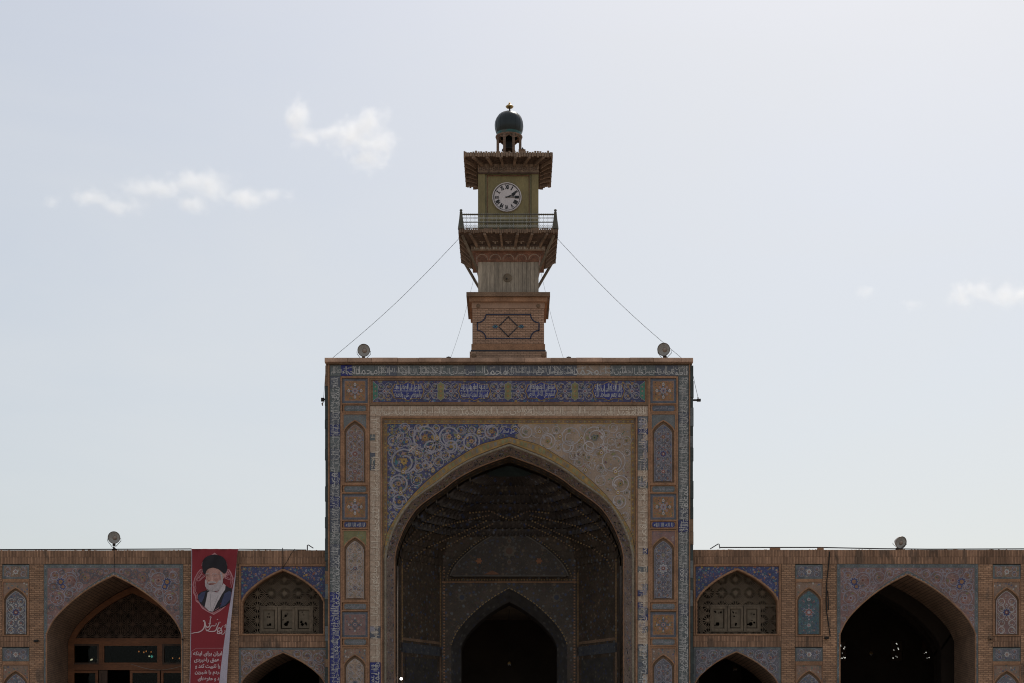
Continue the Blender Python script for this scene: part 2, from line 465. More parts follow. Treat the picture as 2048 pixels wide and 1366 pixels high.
# pointed Persian arch: (share of half width, share of rise)
ARCH_A = [(0, 1), (.14, .925), (.27, .846), (.45, .717), (.625, .564), (.78, .40), (.89, .256), (.955, .13), (.99, .04), (1, 0)]
ARCH_B = [(0, 1), (.15, .94), (.30, .872), (.45, .78), (.57, .68), (.70, .58), (.81, .478), (.90, .33), (.963, .172), (.99, .07), (1, 0)]
ARCH_C = [(0, 1), (.12, .97), (.246, .93), (.4, .835), (.548, .731), (.722, .57), (.86, .40), (.964, .219), (.99, .1), (1, 0)]
def smooth(tab, k=3):
    out = []
    n = len(tab)
    for i in range(n - 1):
        p0, p1, p2, p3 = tab[max(i - 1, 0)], tab[i], tab[i + 1], tab[min(i + 2, n - 1)]
        for j in range(k):
            t = j / k
            out.append(tuple(0.5 * (2 * p1[a] + (p2[a] - p0[a]) * t + (2 * p0[a] - 5 * p1[a] + 4 * p2[a] - p3[a]) * t * t + (3 * p1[a] - p0[a] - 3 * p2[a] + p3[a]) * t ** 3) for a in (0, 1)))
    out.append(tab[-1])
    return out
def arch(cx, apex, hw, spring, tab=ARCH_A, k=3):
    """left spring, over the apex, to the right spring (px)"""
    h = [(cx + u * hw, spring - v * (spring - apex)) for u, v in smooth(tab, k)]
    return [(2 * cx - x, y) for x, y in reversed(h)] + h[1:]
def arch_at(cx, apex, hw, spring, tab=ARCH_A):
    t = smooth(tab, 3)
    def f(px):
        u = min(abs(px - cx) / hw, 1.0)
        for (a, b), (c, d) in zip(t, t[1:]):
            if a <= u <= c: return spring - (b + (d - b) * ((u - a) / (c - a or 1))) * (spring - apex)
        return spring
    return f

# ---------------------------------------------------------------- Persian / Arabic lettering
_F = {}
def _reg(base, chars, quad=True):
    for c in chars: pass
for ch, b, q in [('ء', 0xFE80, 1), ('آ', 0xFE81, 2), ('أ', 0xFE83, 2), ('ؤ', 0xFE85, 2), ('إ', 0xFE87, 2), ('ئ', 0xFE89, 4), ('ا', 0xFE8D, 2), ('ب', 0xFE8F, 4), ('ة', 0xFE93, 2), ('ت', 0xFE95, 4), ('ث', 0xFE99, 4), ('ج', 0xFE9D, 4), ('ح', 0xFEA1, 4), ('خ', 0xFEA5, 4), ('د', 0xFEA9, 2), ('ذ', 0xFEAB, 2), ('ر', 0xFEAD, 2), ('ز', 0xFEAF, 2), ('س', 0xFEB1, 4), ('ش', 0xFEB5, 4), ('ص', 0xFEB9, 4), ('ض', 0xFEBD, 4), ('ط', 0xFEC1, 4), ('ظ', 0xFEC5, 4), ('ع', 0xFEC9, 4), ('غ', 0xFECD, 4), ('ف', 0xFED1, 4), ('ق', 0xFED5, 4), ('ك', 0xFED9, 4), ('ل', 0xFEDD, 4), ('م', 0xFEE1, 4), ('ن', 0xFEE5, 4), ('ه', 0xFEE9, 4), ('و', 0xFEED, 2), ('ى', 0xFEEF, 2), ('ي', 0xFEF1, 4), ('ی', 0xFBFC, 4), ('ک', 0xFB8E, 4), ('پ', 0xFB56, 4), ('گ', 0xFB92, 4), ('چ', 0xFB7A, 4), ('ژ', 0xFB8A, 2)]:
    _F[ch] = (b, q)
def shape(s):
    out = []
    n = len(s)
    for i, c in enumerate(s):
        if c == '\u200c': continue
        if c not in _F: out.append(c); continue
        b, q = _F[c]
        prev = i > 0 and s[i - 1] in _F and _F[s[i - 1]][1] == 4
        nxt = q == 4 and i + 1 < n and s[i + 1] in _F and _F[s[i + 1]][1] > 1
        if q == 1: out.append(chr(b))
        elif q == 2: out.append(chr(b + (1 if prev else 0)))
        else: out.append(chr(b + (3 if prev and nxt else 1 if prev else 2 if nxt else 0)))
    return ''.join(reversed(out))
_TX = {}
def text_mesh(s, bold=0.0, arabic=True, res=2):
    key = (s, bold, arabic)
    if key in _TX: return _TX[key]
    cu = bpy.data.curves.new('lettering_source', 'FONT')
    cu.body = shape(s) if arabic else s
    cu.size = 1.0; cu.offset = bold; cu.resolution_u = res; cu.fill_mode = 'FRONT' if hasattr(cu, 'fill_mode') else cu.fill_mode
    o = bpy.data.objects.new('lettering_source', cu); COL.objects.link(o)
    dg = bpy.context.evaluated_depsgraph_get()
    me = o.evaluated_get(dg).to_mesh()
    vs = [(v.co.x, v.co.y) for v in me.vertices]
    fs = [tuple(p.vertices) for p in me.polygons if p.normal.z > -0.5]
    o.evaluated_get(dg).to_mesh_clear()
    bpy.data.objects.remove(o); bpy.data.curves.remove(cu)
    if not vs: vs, fs = [(0, 0), (1, 0), (1, 1)], []
    x0, x1 = min(v[0] for v in vs), max(v[0] for v in vs); y0, y1 = min(v[1] for v in vs), max(v[1] for v in vs)
    w, h = x1 - x0 or 1, y1 - y0 or 1
    vs = [((x - x0) / w, (y - y0) / h) for x, y in vs]
    _TX[key] = (vs, fs, w / h)
    return _TX[key]
def write(mb, P, s, x0, y0, x1, y1, d, m, rot=False, bold=0.0, arabic=True, shear=0.0, disp=None):
    vs, fs, _ = text_mesh(s, bold, arabic)
    out = []
    d += mb.lift()
    for u, v in vs:
        if rot: px, py = x1 - (1 - v) * (x1 - x0), y0 + u * (y1 - y0); px = x1 - v * (x1 - x0)
        else: px, py = x0 + u * (x1 - x0) + shear * v * (y1 - y0), y1 - v * (y1 - y0)
        out.append(P.p(px, py, d + (disp(px, py) if disp else 0)))
    mb.add(out, fs, m)
WORDS = ['اللهم', 'صل', 'على', 'محمد', 'وآل', 'محمد', 'على', 'بن', 'الحسين', 'والکاظم', 'موسى', 'الرضا', 'التقی', 'النقی', 'الحسن', 'الحجة', 'القائم', 'الصادق', 'الباقر', 'فاطمة', 'المجتبى', 'سلام']
def inscription_close(mb, P, x0, y0, x1, y1, d, m, rr, bold=0.0):
    """two full tiers of thin lettering running up a narrow band"""
    L_, H = y1 - y0, x1 - x0
    for lo, hi in ((.04, .56), (.46, .96)):
        u = H * .1
        while u < L_ - H * .3:
            s = rr.choice(WORDS); h = H * (hi - lo) * rr.uniform(.85, 1.05)
            w = min(h * text_mesh(s, bold)[2] * rr.uniform(.7, .9), L_ - u)
            write(mb, P, s, x1 - lo * H - h, y0 + u, x1 - lo * H, y0 + u + w, d, m, True, bold)
            u += w * .93
    u = H * .2
    while u < L_ - H * .2:
        a, b = rr.uniform(.08, .4), rr.uniform(.7, .95)
        mb.ribbon(P, [(x1 - a * H, y0 + u), (x1 - b * H, y0 + u + .5)], H * .045, d, m)
        u += H * rr.choice((.16, .18, .5, .8))
def inscription(mb, P, x0, y0, x1, y1, d, m, rot=False, rr=None, bold=0.006):
    """one tier of tall interlaced lettering, smaller words riding above it, long upright strokes through both"""
    rr = rr or R
    L_ = (y1 - y0) if rot else (x1 - x0)
    H = (x1 - x0) if rot else (y1 - y0)
    def put(s, u, w, a, b):
        if rot: write(mb, P, s, x1 - b * H, y0 + u, x1 - a * H, y0 + u + w, d, m, True, bold)
        else: write(mb, P, s, x0 + u, y1 - b * H, x0 + u + w, y1 - a * H, d, m, False, bold)
    def stroke(pts, t):
        if rot: mb.ribbon(P, [(x1 - v * H, y0 + u) for u, v in pts], t * H, d, m)
        else: mb.ribbon(P, [(x0 + u, y1 - v * H) for u, v in pts], t * H, d, m)
    u = H * 0.08
    while u < L_ - H * 0.3:
        s = rr.choice(WORDS); ar = text_mesh(s, bold)[2]
        a, b = 0.05 + rr.uniform(0, .06), 0.66 + rr.uniform(-.06, .12)
        w = min(H * (b - a) * ar * rr.uniform(.72, .9), L_ - u)
        put(s, u, w, a, b)
        if rr.random() < .7:
            s2 = rr.choice(WORDS); h2 = rr.uniform(.26, .36); w2 = min(H * h2 * text_mesh(s2, bold)[2], L_ - u)
            put(s2, u + rr.uniform(0, .3) * w, w2 * .9, .93 - h2, .93)
        for k in range(rr.choice((1, 2, 3))):
            v = u + rr.uniform(.0, .95) * w
            stroke([(v, rr.uniform(.12, .3)), (v - H * .02, .55), (v - H * .035, rr.uniform(.86, .95))], rr.uniform(.04, .055))
        if rr.random() < .35:       # the long slanting kaf stroke and the deep bowls
            v = u + rr.uniform(.2, .8) * w
            stroke([(v, .9), (v + H * .25, .62), (v + H * .55, .38), (v + H * .5, .30), (v - H * .1, .28)], .05)
        if rr.random() < .5:
            v = u + rr.uniform(.2, .8) * w; q = H * rr.uniform(.22, .34)
            stroke([(v + q * math.cos(t * math.pi / 7), .34 - .26 * math.sin(t * math.pi / 7)) for t in range(8)], .05)
        u += w * rr.uniform(.9, 1.05)
# ---------------------------------------------------------------- shared pieces
_unit = {}
def unit_block(m):
    """one chamfered block, 1 x 1 x 1, shared by every single brick or tile of a material"""
    if m.name in _unit: return _unit[m.name]
    c = 0.06
    v = [(0, 1, 0), (1, 1, 0), (1, 1, 1), (0, 1, 1), (0, .3, 0), (1, .3, 0), (1, .3, 1), (0, .3, 1), (c, 0, c * 2), (1 - c, 0, c * 2), (1 - c, 0, 1 - c * 2), (c, 0, 1 - c * 2)]
    f = [(8, 9, 10, 11)]
    for i in range(4):
        j = (i + 1) % 4
        f += [(4 + i, 4 + j, 8 + j, 8 + i), (i, j, 4 + j, 4 + i)]
    me = bpy.data.meshes.new(m.name + '_block'); me.from_pydata(v, [], f); me.materials.append(m); me.update()
    _unit[m.name] = me
    return me
def block(name, P, b, m, parent):
    x0, y0, x1, y1, d, _ = b
    o = bpy.data.objects.new(name, unit_block(m)); COL.objects.link(o)
    o.location = P.p(x0, y1, d)
    o.scale = ((x1 - x0) / P.s, 0.03, (y1 - y0) / P.s)
    attach(o, parent)
    return o
def courses(x0, y0, x1, y1, soldier=False, ch=3.8, ln=10.4, j=0.75, rr=R):
    out = []
    if soldier:
        pitch = ch
        ragged = y0 < 1105
        rows = max(1, round((y1 - y0) / 13.5)); rh = (y1 - y0) / rows
        n = max(1, round((x1 - x0) / pitch)); pw = (x1 - x0) / n
        for r in range(rows):
            for i in range(n):
                k = rr.uniform(-0.5, 0.5) if 0 < r else (rr.uniform(-.8, .9) + .5 * math.sin(i * .21) if ragged else 0)
                out.append((x0 + i * pw + j / 2, y0 + r * rh + j / 2 + k, x0 + (i + 1) * pw - j / 2, y0 + (r + 1) * rh - j / 2, rr.uniform(-.006, .006), rr.random()))
        return out
    rows = max(1, round((y1 - y0) / ch)); rh = (y1 - y0) / rows
    for r in range(rows):
        x = x0 - (ln / 2 if r % 2 else 0)
        while x < x1 - 0.5:
            a, b = max(x, x0), min(x + ln, x1)
            if b - a > 1.2:
                out.append((a + j / 2, y0 + r * rh + j / 2, b - j / 2, y0 + (r + 1) * rh - j / 2, rr.uniform(-.006, .006), rr.random()))
            x += ln
    return out
def blocks_joined(mb, P, lst, d, m):
    for x0, y0, x1, y1, dd, t in lst:
        mb.cham(P, x0, y0, x1, y1, d + dd, d + dd + 0.03, m, 0.35, t)

def scroll(mb, P, c, r, d, ring, w, flower, core, a0=0.0, turn=1, leaves=()):
    """one turn of an arabesque: ring, inner spiral, blossom and leaves"""
    pts = []
    for i in range(23):
        t = a0 + turn * i / 22 * 2 * math.pi * 1.55
        q = r * (1 - 0.62 * max(0.0, (i - 12) / 10.0))
        pts.append((c[0] + q * math.cos(t), c[1] + q * math.sin(t)))
    mb.ribbon(P, pts, w, d - 0.004, ring)
    for i, m in enumerate(leaves):
        t = a0 + i * 2 * math.pi / max(1, len(leaves))
        mb.leaf(P, (c[0] + r * 0.66 * math.cos(t), c[1] + r * 0.66 * math.sin(t)), t + 1.2, r * 0.5, r * 0.26, d - 0.002, m)
    if flower:
        mb.flower(P, c, r * 0.36, d - 0.007, flower, core, 7, T_BLACK)
def flecks(mb, P, inside, box, n, d, mats, rr, lo=2.0, hi=5.0):
    x0, y0, x1, y1 = box
    k = 0
    while k < n:
        p = (rr.uniform(x0, x1), rr.uniform(y0, y1)); k += 1
        if inside(*p):
            l = rr.uniform(lo, hi)
            mb.leaf(P, p, rr.uniform(0, 6.3), l, l * rr.uniform(.35, .6), d, rr.choice(mats))
def palmette(mb, P, c, r, d, mo, mi_):
    mb.flat(P, [(c[0], c[1] - r * 1.2), (c[0] + r * .75, c[1] - r * .2), (c[0] + r * .55, c[1] + r * .6), (c[0], c[1] + r * .9), (c[0] - r * .55, c[1] + r * .6), (c[0] - r * .75, c[1] - r * .2)], d + mb.lift(), mo)
    mb.disc(P, c, r * .5, d - .002, mi_, 6)
def frame(mb, P, x0, y0, x1, y1, w, d0, d1, m):
    mb.box(P, x0, y0, x1, y0 + w, d0, d1, m); mb.box(P, x0, y1 - w, x1, y1, d0, d1, m)
    mb.box(P, x0, y0 + w, x0 + w, y1 - w, d0, d1, m); mb.box(P, x1 - w, y0 + w, x1, y1 - w, d0, d1, m)

def square_panel(P, parent, x0, y0, x1, y1, d, field=None, seed=1, rosette=1, border=None):
    rr = random.Random(seed)
    field = field or T_ORANGE
    mb = MB()
    mb.box(P, x0, y0, x1, y1, d, d + .05, border or T_SLATE)
    mb.box(P, x0 + 4.5, y0 + 4.5, x1 - 4.5, y1 - 4.5, d - .004, d + .02, T_PINK)
    mb.box(P, x0 + 5.5, y0 + 5.5, x1 - 5.5, y1 - 5.5, d - .008, d + .01, field)
    o = mb.build('square_panel', parent)
    q = MB(); c = ((x0 + x1) / 2, (y0 + y1) / 2); r = (x1 - x0) / 2 - 7; e = d - .011
    flecks(q, P, lambda a, b: True, (c[0] - r, c[1] - r, c[0] + r, c[1] + r), 60, e, [T_BLACK, T_GREEN, T_OCHRE, T_SLATE], rr, 1.5, 3.2)
    for i in range(8):
        t = i * math.pi / 4
        q.disc(P, (c[0] + r * .52 * math.cos(t), c[1] + r * .52 * math.sin(t)), 2.8, e - .002, [T_SLATE, T_PINK][i % 2], 7)
    q.flower(P, c, r * .42, e - .004, T_LILAC if rosette else T_SLATE, T_PINK, 8, T_BLUE)
    for i in range(4):
        t = i * math.pi / 2
        palmette(q, P, (c[0] + r * .68 * math.cos(t), c[1] + r * .68 * math.sin(t)), 3.6 if rosette else 2.2, e - .004, T_WHITE, T_PINK)
    q.build('floral_pattern', o)
    return o
def cartouche_panel(P, parent, x0, y0, x1, y1, d, ground, seed, words):
    rr = random.Random(seed)
    mb = MB()
    mb.box(P, x0 - 3, y0 - 2.6, x1 + 3, y1 + 2.6, d + .012, d + .05, M_TRIM)
    c = 2.5
    mb.slab(P, [(x0 + c, y0), (x1 - c, y0), (x1, y0 + c), (x1, y1 - c), (x1 - c, y1), (x0 + c, y1), (x0, y1 - c), (x0, y0 + c)], d, d + .03, ground)
    o = mb.build('cartouche_panel', parent)
    q = MB()
    write(q, P, words, x0 + 3, y0 + 1.5, x1 - 3, y1 - 1.5, d - .004, T_WHITE if ground in (T_BLUE, T_DEEP) else T_LILAC, bold=.012)
    for i in range(9): q.leaf(P, (rr.uniform(x0 + 3, x1 - 3), rr.uniform(y0 + 2, y1 - 2)), rr.uniform(0, 6), 2.2, 1, d - .003, T_TURQ)
    q.build('lettering', o)
    return o
def pack(ins, box, radii, rr, tries=60):
    """fill a field with scrolls that do not run into one another"""
    out = []
    for r in radii:
        for _ in range(tries):
            x, y = rr.uniform(box[0], box[2]), rr.uniform(box[1], box[3])
            if all(ins(x + r * 1.02 * math.cos(t), y + r * 1.02 * math.sin(t)) for t in (0, .8, 1.57, 2.36, 3.14, 3.93, 4.71, 5.5)) and all(math.hypot(x - a, y - b) > (r + c) * .93 for a, b, c in out):
                out.append((x, y, r)); break
    return out
def panel_scrolls(q, P, x0, y0, x1, y1, e, ring, rr, w=0.9, meds=(), tone='warm', inside=None):
    """mirror-symmetric scrollwork with medallions on the axis"""
    cx = (x0 + x1) / 2; hw = (x1 - x0) / 2
    cols = {'warm': [T_RED, T_PINK, T_OCHRE, T_SLATE], 'blue': [T_RED, T_OCHRE, T_LILAC, T_TURQ], 'pale': [T_PINK, T_SLATE, T_FADELINE, T_OLIVE], 'turq': [T_TURQ, T_RED, T_LILAC, T_BLUE]}[tone]
    r = hw * .36
    n = max(1, int((y1 - y0) / (r * 1.9)))
    for i in range(n):
        y = y0 + (i + .5) * (y1 - y0) / n
        for s in (-1, 1):
            p = (cx + s * hw * .52, y)
            if inside and not (inside(p[0] - s * -r * .6, y - r * .7) and inside(p[0], y - r * .8)): continue
            scroll(q, P, p, r * .92, e, ring, w, cols[i % 4], cols[(i + 1) % 4], (0 if s > 0 else math.pi) + i, s * (1 if i % 2 else -1), (cols[(i + 2) % 4], cols[(i + 3) % 4], T_SLATE))
    flecks(q, P, inside or (lambda a, b: True), (x0 + 1, y0 + 1, x1 - 1, y1 - 1), int((x1 - x0) * (y1 - y0) / 17), e, cols + [ring], rr, 1.4, 3.2)
    for (fy, rr_, mo, mi_) in meds:
        c = (cx, y0 + fy * (y1 - y0))
        q.flower(P, c, rr_ * 1.25, e - .007, T_LILAC if mo is not T_LILAC else T_WHITE, mo, 8)
        q.flower(P, c, rr_, e - .011, mo, mi_, 8, T_WHITE)
        palmette(q, P, (c[0], c[1] - rr_ * 1.75), rr_ * .42, e - .009, ring, mi_)
        palmette(q, P, (c[0], c[1] + rr_ * 1.75), rr_ * .42, e - .009, ring, mi_)
def arched_panel(P, parent, x0, y0, x1, y1, d, field, tone, seed, ring=None, meds=((.5, 8, T_BLUE, T_PINK),), corner=None, trim=None, spr=None, bottom=True, fw=2.5, gap=5.5):
    rr = random.Random(seed)
    trim = trim or M_TRIM
    cx = (x0 + x1) / 2; hw = (x1 - x0) / 2 - fw
    apex = y0 + (y1 - y0) * .075 + 3; spring = spr or apex + hw * 1.0
    mb = MB()
    frame(mb, P, x0, y0, x1, y1, fw, d - .02, d + .04, trim)
    # corner spandrels
    A = arch(cx, apex, hw - .2, spring)
    mb.slab(P, [(x0 + fw, y0 + fw), (x0 + fw, spring)] + A + [(x1 - fw, spring), (x1 - fw, y0 + fw)], d, d + .05, corner or T_SLATE)
    o = mb.build('arched_panel', parent)
    # raised arch moulding
    t = MB()
    yb = y1 - fw
    B0 = [(cx - hw + .6, yb)] + arch(cx, apex + 1.0, hw - .6, spring) + [(cx + hw - .6, yb)]
    t.tube([P.p(x, y, d) for x, y in B0], 1.5 / P.s, trim, 6)
    t.build('arch_moulding', o)
    # field, set back
    hw2 = hw - gap
    k = gap * 1.15
    ya = apex + k + 2; sp2 = ya + (spring - apex) * hw2 / hw
    g = MB()
    g.box(P, cx - hw + .5, apex + 2, cx + hw - .5, yb, d + .052, d + .08, M_TRIMDK)
    C = [(cx - hw2, yb - (gap * .6 if bottom else 0))] + arch(cx, ya, hw2, sp2) + [(cx + hw2, yb - (gap * .6 if bottom else 0))]
    g.slab(P, C, d + .03, d + .051, field)
    g.build('tile_field', o)
    q = MB()
    ring = ring or T_LILAC
    f = arch_at(cx, ya, hw2, sp2)
    q.ribbon(P, [(cx + (x - cx) * .95, y + .8) for x, y in C], .8, d + .027, ring)
    panel_scrolls(q, P, cx - hw2 + 1, ya, cx + hw2 - 1, yb - gap * .6, d + .026, ring, rr, .85, meds, tone, lambda a, b: b > f(a) + 1.5 and abs(a - cx) < hw2 - 1)
    flecks(q, P, lambda a, b: b < arch_at(cx, apex, hw, spring)(a) - 3, (x0 + fw + 1, y0 + fw + 1, x1 - fw - 1, spring), 40, d - .004, [T_PINK, T_OCHRE, T_LILAC, T_TURQ], rr, 1.5, 3.0)
    q.build('floral_pattern', o)
    return o

# ---------------------------------------------------------------- the ground
g = MB()
g.add([(-3000, -3000, 0), (3000, -3000, 0), (3000, 3000, 0), (-3000, 3000, 0)], [(0, 1, 2, 3)], mat('courtyard_paving', (0.40, 0.35, 0.29), 0.9, 0.15, 0.15, 0.08, 3.0, brick=(0.6, 0.6, (0.24, 0.21, 0.18))))
o = g.build('ground'); o['kind'] = 'structure'; o['label'] = 'pale stone paving of the mosque courtyard below the arcade'

# ---------------------------------------------------------------- the portal
P0 = Plane(0.0)
GY = HORIZON + CAM[2] * P0.s              # ground row on this plane
portal = thing('entrance_portal', (0, 0, 0), 'tall tiled mosque portal with one huge pointed arch under the clock tower', 'portal')
CX = 1018.5
mb = MB()
no = arch(CX, 893, 246, 1115, ARCH_B)
mb.slab(P0, [(653, 724), (653, GY), (CX - 246, GY)] + no + [(CX + 246, GY), (1384, GY), (1384, 724)], .06, 1.2, M_TRIMDK)
mb.build('wall', portal)
# rear mass: two thick side walls, roof and lintel behind
mb = MB()
for a, b in ((-6.05, -3.9), (3.9, 6.05)): mb.box3(a, b, 1.203, 6.2, 0, P0.z(724) - .002, M_BRTEX)
mb.box3(-3.897, 3.897, 1.203, 6.2, P0.z(885), P0.z(724) - .002, M_BRTEX)
mb.build('masonry_block', portal)
# coping of long pieces
rr = random.Random(3)
x = 650.0
while x < 1385:
    x2 = min(x + rr.uniform(42, 58), 1385.5)
    if 1385 - x2 < 15: x2 = 1385.5
    m = MB(); h = rr.uniform(-.5, .5)
    m.cham(P0, x + .15, 717.6 + h * .6, x2 - .15, 726.2 + h * .3, -.16, .5, M_COPING, .9)
    m.build('coping', portal)
    x = x2
m = MB(); m.box(P0, 653, 726.6, 1383, 729, -.06, .05, M_TRIMDK); m.build('coping_bed', portal)
for a, b in ((650.5, 656), (1380.5, 1386.5)):
    y = 731.0; re_ = random.Random(int(a))
    while y < 1500:                 # worn edging, tile by tile
        y2 = y + re_.uniform(14, 40); j = re_.uniform(-.9, .7)
        m = MB(); m.cham(P0, a + (j if a < 900 else 0), y + .15, b + (0 if a < 900 else j), y2 - .15, -.03 + re_.uniform(-.01, .01), .6, re_.choice((T_EDGE, T_EDGE, T_GRNGREY, M_TRIMDK)) if re_.random() < .5 else T_EDGE, .5); m.build('edge_tile', portal)
        y = y2

# brick trims that divide the fields
for a, b in ((656, 659), (681, 684.3), (735.5, 739), (1296.5, 1300.6), (1352.7, 1356), (1378, 1380.4)):
    m = MB(); m.box(P0, a, 753 if 670 < a < 1370 else 729.2, b, GY, -.02, .055, M_TRIM); m.build('trim', portal)
m = MB(); m.box(P0, 684.4, 752.5, 1352.6, 756.5, -.023, .05, M_TRIM); m.build('trim', portal)
for a, b in ((684.4, 735.4), (1300.7, 1352.6)):
    for y in (808, 824.5, 969.5, 986, 1041, 1057, 1203.5, 1221.5, 1276, 1292): m = MB(); m.box(P0, a, y - 1.6, b, y + 1.2, -.018, .05, M_TRIM); m.build('trim', portal)

# the tall inscription band: square tiles with interlaced white lettering
rr = random.Random(11)
def band_tiles(parent, cells, pick, name='glazed_tile'):
    for c in cells:
        block(name, P0, (c[0] + .12, c[1] + .12, c[2] - .12, c[3] - .12, .012 + rr.uniform(-.003, .002), 0), pick(c), parent)
def pick_ins(c):
    x, y = (c[0] + c[2]) / 2, (c[1] + c[3]) / 2
    if x < 682:
        p = .85 if y > 1215 else .75 if y > 1150 else .12 if y > 1020 else .45
        return T_DEEP if (y > 1180 and rr.random() < .85) else rr.choice((T_BLUE, T_SLATE)) if rr.random() < p else T_SLATE if rr.random() < .5 else T_GRNGREY
    if x > 1355: return T_GRNGREY if rr.random() < .6 else rr.choice((T_GREY, T_SLATE)) if not (1040 < y < 1065) else T_BLUE
    if x < 705: return T_DEEP
    if 1160 < x < 1220: return T_FADE
    if 980 < x < 1160: return rr.choice((T_SLATE, T_BLUE, T_SLATE, T_GRNGREY))
    return rr.choice((T_GREY, T_GRNGREY, T_SLATE, T_GRNGREY))
for nm, cells in (('inscription_band', [(659.2 + i * 22.47, 730, 659.2 + (i + 1) * 22.47, 752) for i in range(32)]),
                  ('inscription_band', [(659.2, 752.3 + i * 24, 680.8, 752.3 + (i + 1) * 24) for i in range(39)]),
                  ('inscription_band', [(1356.3, 752.3 + i * 24, 1377.8, 752.3 + (i + 1) * 24) for i in range(39)])):
    m = MB(); m.box(P0, cells[0][0], cells[0][1], cells[-1][2], cells[-1][3], .043, .058, M_MORTAR)
    o = m.build(nm, portal)
    band_tiles(o, cells, pick_ins)
    q = MB()
    r2 = random.Random(int(cells[0][0]))
    if cells[0][1] < 740: inscription(q, P0, 661, 730.6, 1377, 751.4, .004, T_WHITE, False, r2)
    else: inscription_close(q, P0, cells[0][0] + .5, 753, cells[0][2] - .5, 1500, .004, T_WHITE, r2)
    q.build('lettering', o)

# beige tile band inside it
def pick_beige(c):
    x, y = (c[0] + c[2]) / 2, (c[1] + c[3]) / 2
    if x < 752 and (866 < y < 880 or 906 < y < 945): return T_GRNGREY if rr.random() < .7 else T_SLATE
    if x < 762 and 1252 < y < 1272: return T_LILAC if rr.random() < .5 else T_SLATE
    if x < 762 and y > 1324: return T_DEEP
    if x > 1274 and (832 < y < 938): return rr.choice((T_SLATE, T_GREY, T_GREY, T_BEIGE, T_BLUE))
    if x > 1274 and (958 < y < 972 or 1095 < y < 1106 or 1130 < y < 1142 or 1165 < y < 1190 or 1210 < y < 1245 or 1254 < y < 1268 or y > 1285): return rr.choice((T_GREY, T_SLATE, T_GREY, T_BLUE if y < 1285 else T_GRNGREY, T_BEIGE))
    return T_BEIGE
cells = [(739.3 + i * 11.6, 811 + j * 10.7, 739.3 + (i + 1) * 11.6, 811 + (j + 1) * 10.7) for i in range(48) for j in range(2)]
LB = [(739.3 + k * 11, 832.6 + i * 12.0, 739.3 + (k + 1) * 11, 832.6 + (i + 1) * 12.0) for i in range(50) for k in range(2)]
RB = [(1275.0 + k * 10.6, 832.6 + i * 12.0, 1275.0 + (k + 1) * 10.6, 832.6 + (i + 1) * 12.0) for i in range(50) for k in range(2)]
for cs, bx in ((cells, (739.3, 811, 1296.2, 832.4)), (LB, (739.3, 832.6, 761.3, 1432.6)), (RB, (1275, 832.6, 1296.2, 1432.6))):
    m = MB(); m.box(P0, *bx, .043, .058, M_TRIMDK)
    o = m.build('beige_tile_band', portal)
    band_tiles(o, cs, pick_beige, 'tile')
    q = MB(); r2 = random.Random(int(bx[0]) + 5)
    if bx[3] < 900: inscription(q, P0, bx[0] + 2, bx[1] + 1, bx[2] - 2, bx[3] - 1, .005, T_BEIGELINE, False, r2, 0.0)
    else:
        inscription(q, P0, bx[0] + 1, bx[1] + 2, bx[2] - 1, 1320, .005, T_BEIGELINE, True, r2, 0.0)
        q2 = MB(); inscription(q2, P0, bx[0] + 1, 1325 if bx[0] < 800 else 1286, bx[2] - 1, 1432, .004, T_WHITE, True, r2, .01); q2.build('lettering', o, label='white lettering on cobalt blue')
        if bx[0] > 800:
            q2 = MB()
            for a, b in ((834, 938), (958, 972), (1165, 1190), (1210, 1266)): inscription(q2, P0, bx[0] + 1, a, bx[2] - 1, b, .004, T_LILAC, True, r2, .01)
            q2.build('lettering', o)
    q.build('lettering', o)

# upper frieze with four blue cartouches
m = MB()
frame(m, P0, 739.3, 757, 1296.2, 810.6, 3.5, -.01, .05, M_TRIMDK)
m.box(P0, 742.9, 760.6, 1292.6, 807, .02, .05, M_TRIM)
m.box(P0, 745.5, 761.5, 1290, 804, .006, .03, T_SPAN)
fr = m.build('frieze_panel', portal)
q = MB(); rr = random.Random(21)
flecks(q, P0, lambda a, b: True, (747, 762, 1289, 803), 900, .002, [T_PINK, T_OCHRE, T_YELL, T_OLIVE, T_TURQ, T_LILAC, T_RED], rr, 2, 4)
for cxx in (816, 949, 1083, 1217):
    for s in (-1, 1):
        for k, (dx, r_) in enumerate(((39, 7.6), (54.5, 6.6))):
            for t in (-1, 1):
                scroll(q, P0, (cxx + s * dx, 782.5 + t * 9), r_, -.002, T_LILAC, 1.1, (T_YELL, T_OLIVE)[k], (T_PINK, T_LILAC)[k], s * t + k, s * t, (T_OCHRE, T_PINK, T_OLIVE))
        q.flat(P0, [(cxx + s * 47 - 5, 782.5), (cxx + s * 47, 778), (cxx + s * 47 + 5, 782.5), (cxx + s * 47, 787)], -.007, T_LILAC)
        q.disc(P0, (cxx + s * 47, 782.5), 2, -.009, T_RED, 6)
    out = [(-31, 0), (-26, -13), (-9, -13.5), (-5, -16), (0, -18), (5, -16), (9, -13.5), (26, -13), (31, 0), (26, 13), (9, 13.5), (5, 16), (0, 18), (-5, 16), (-9, 13.5), (-26, 13)]
    q.flat(P0, [(cxx + a * 1.07, 782.5 + b * 1.09) for a, b in out], -.010, T_OCHRE)
    q.flat(P0, [(cxx + a, 782.5 + b) for a, b in out], -.012, T_DEEP)
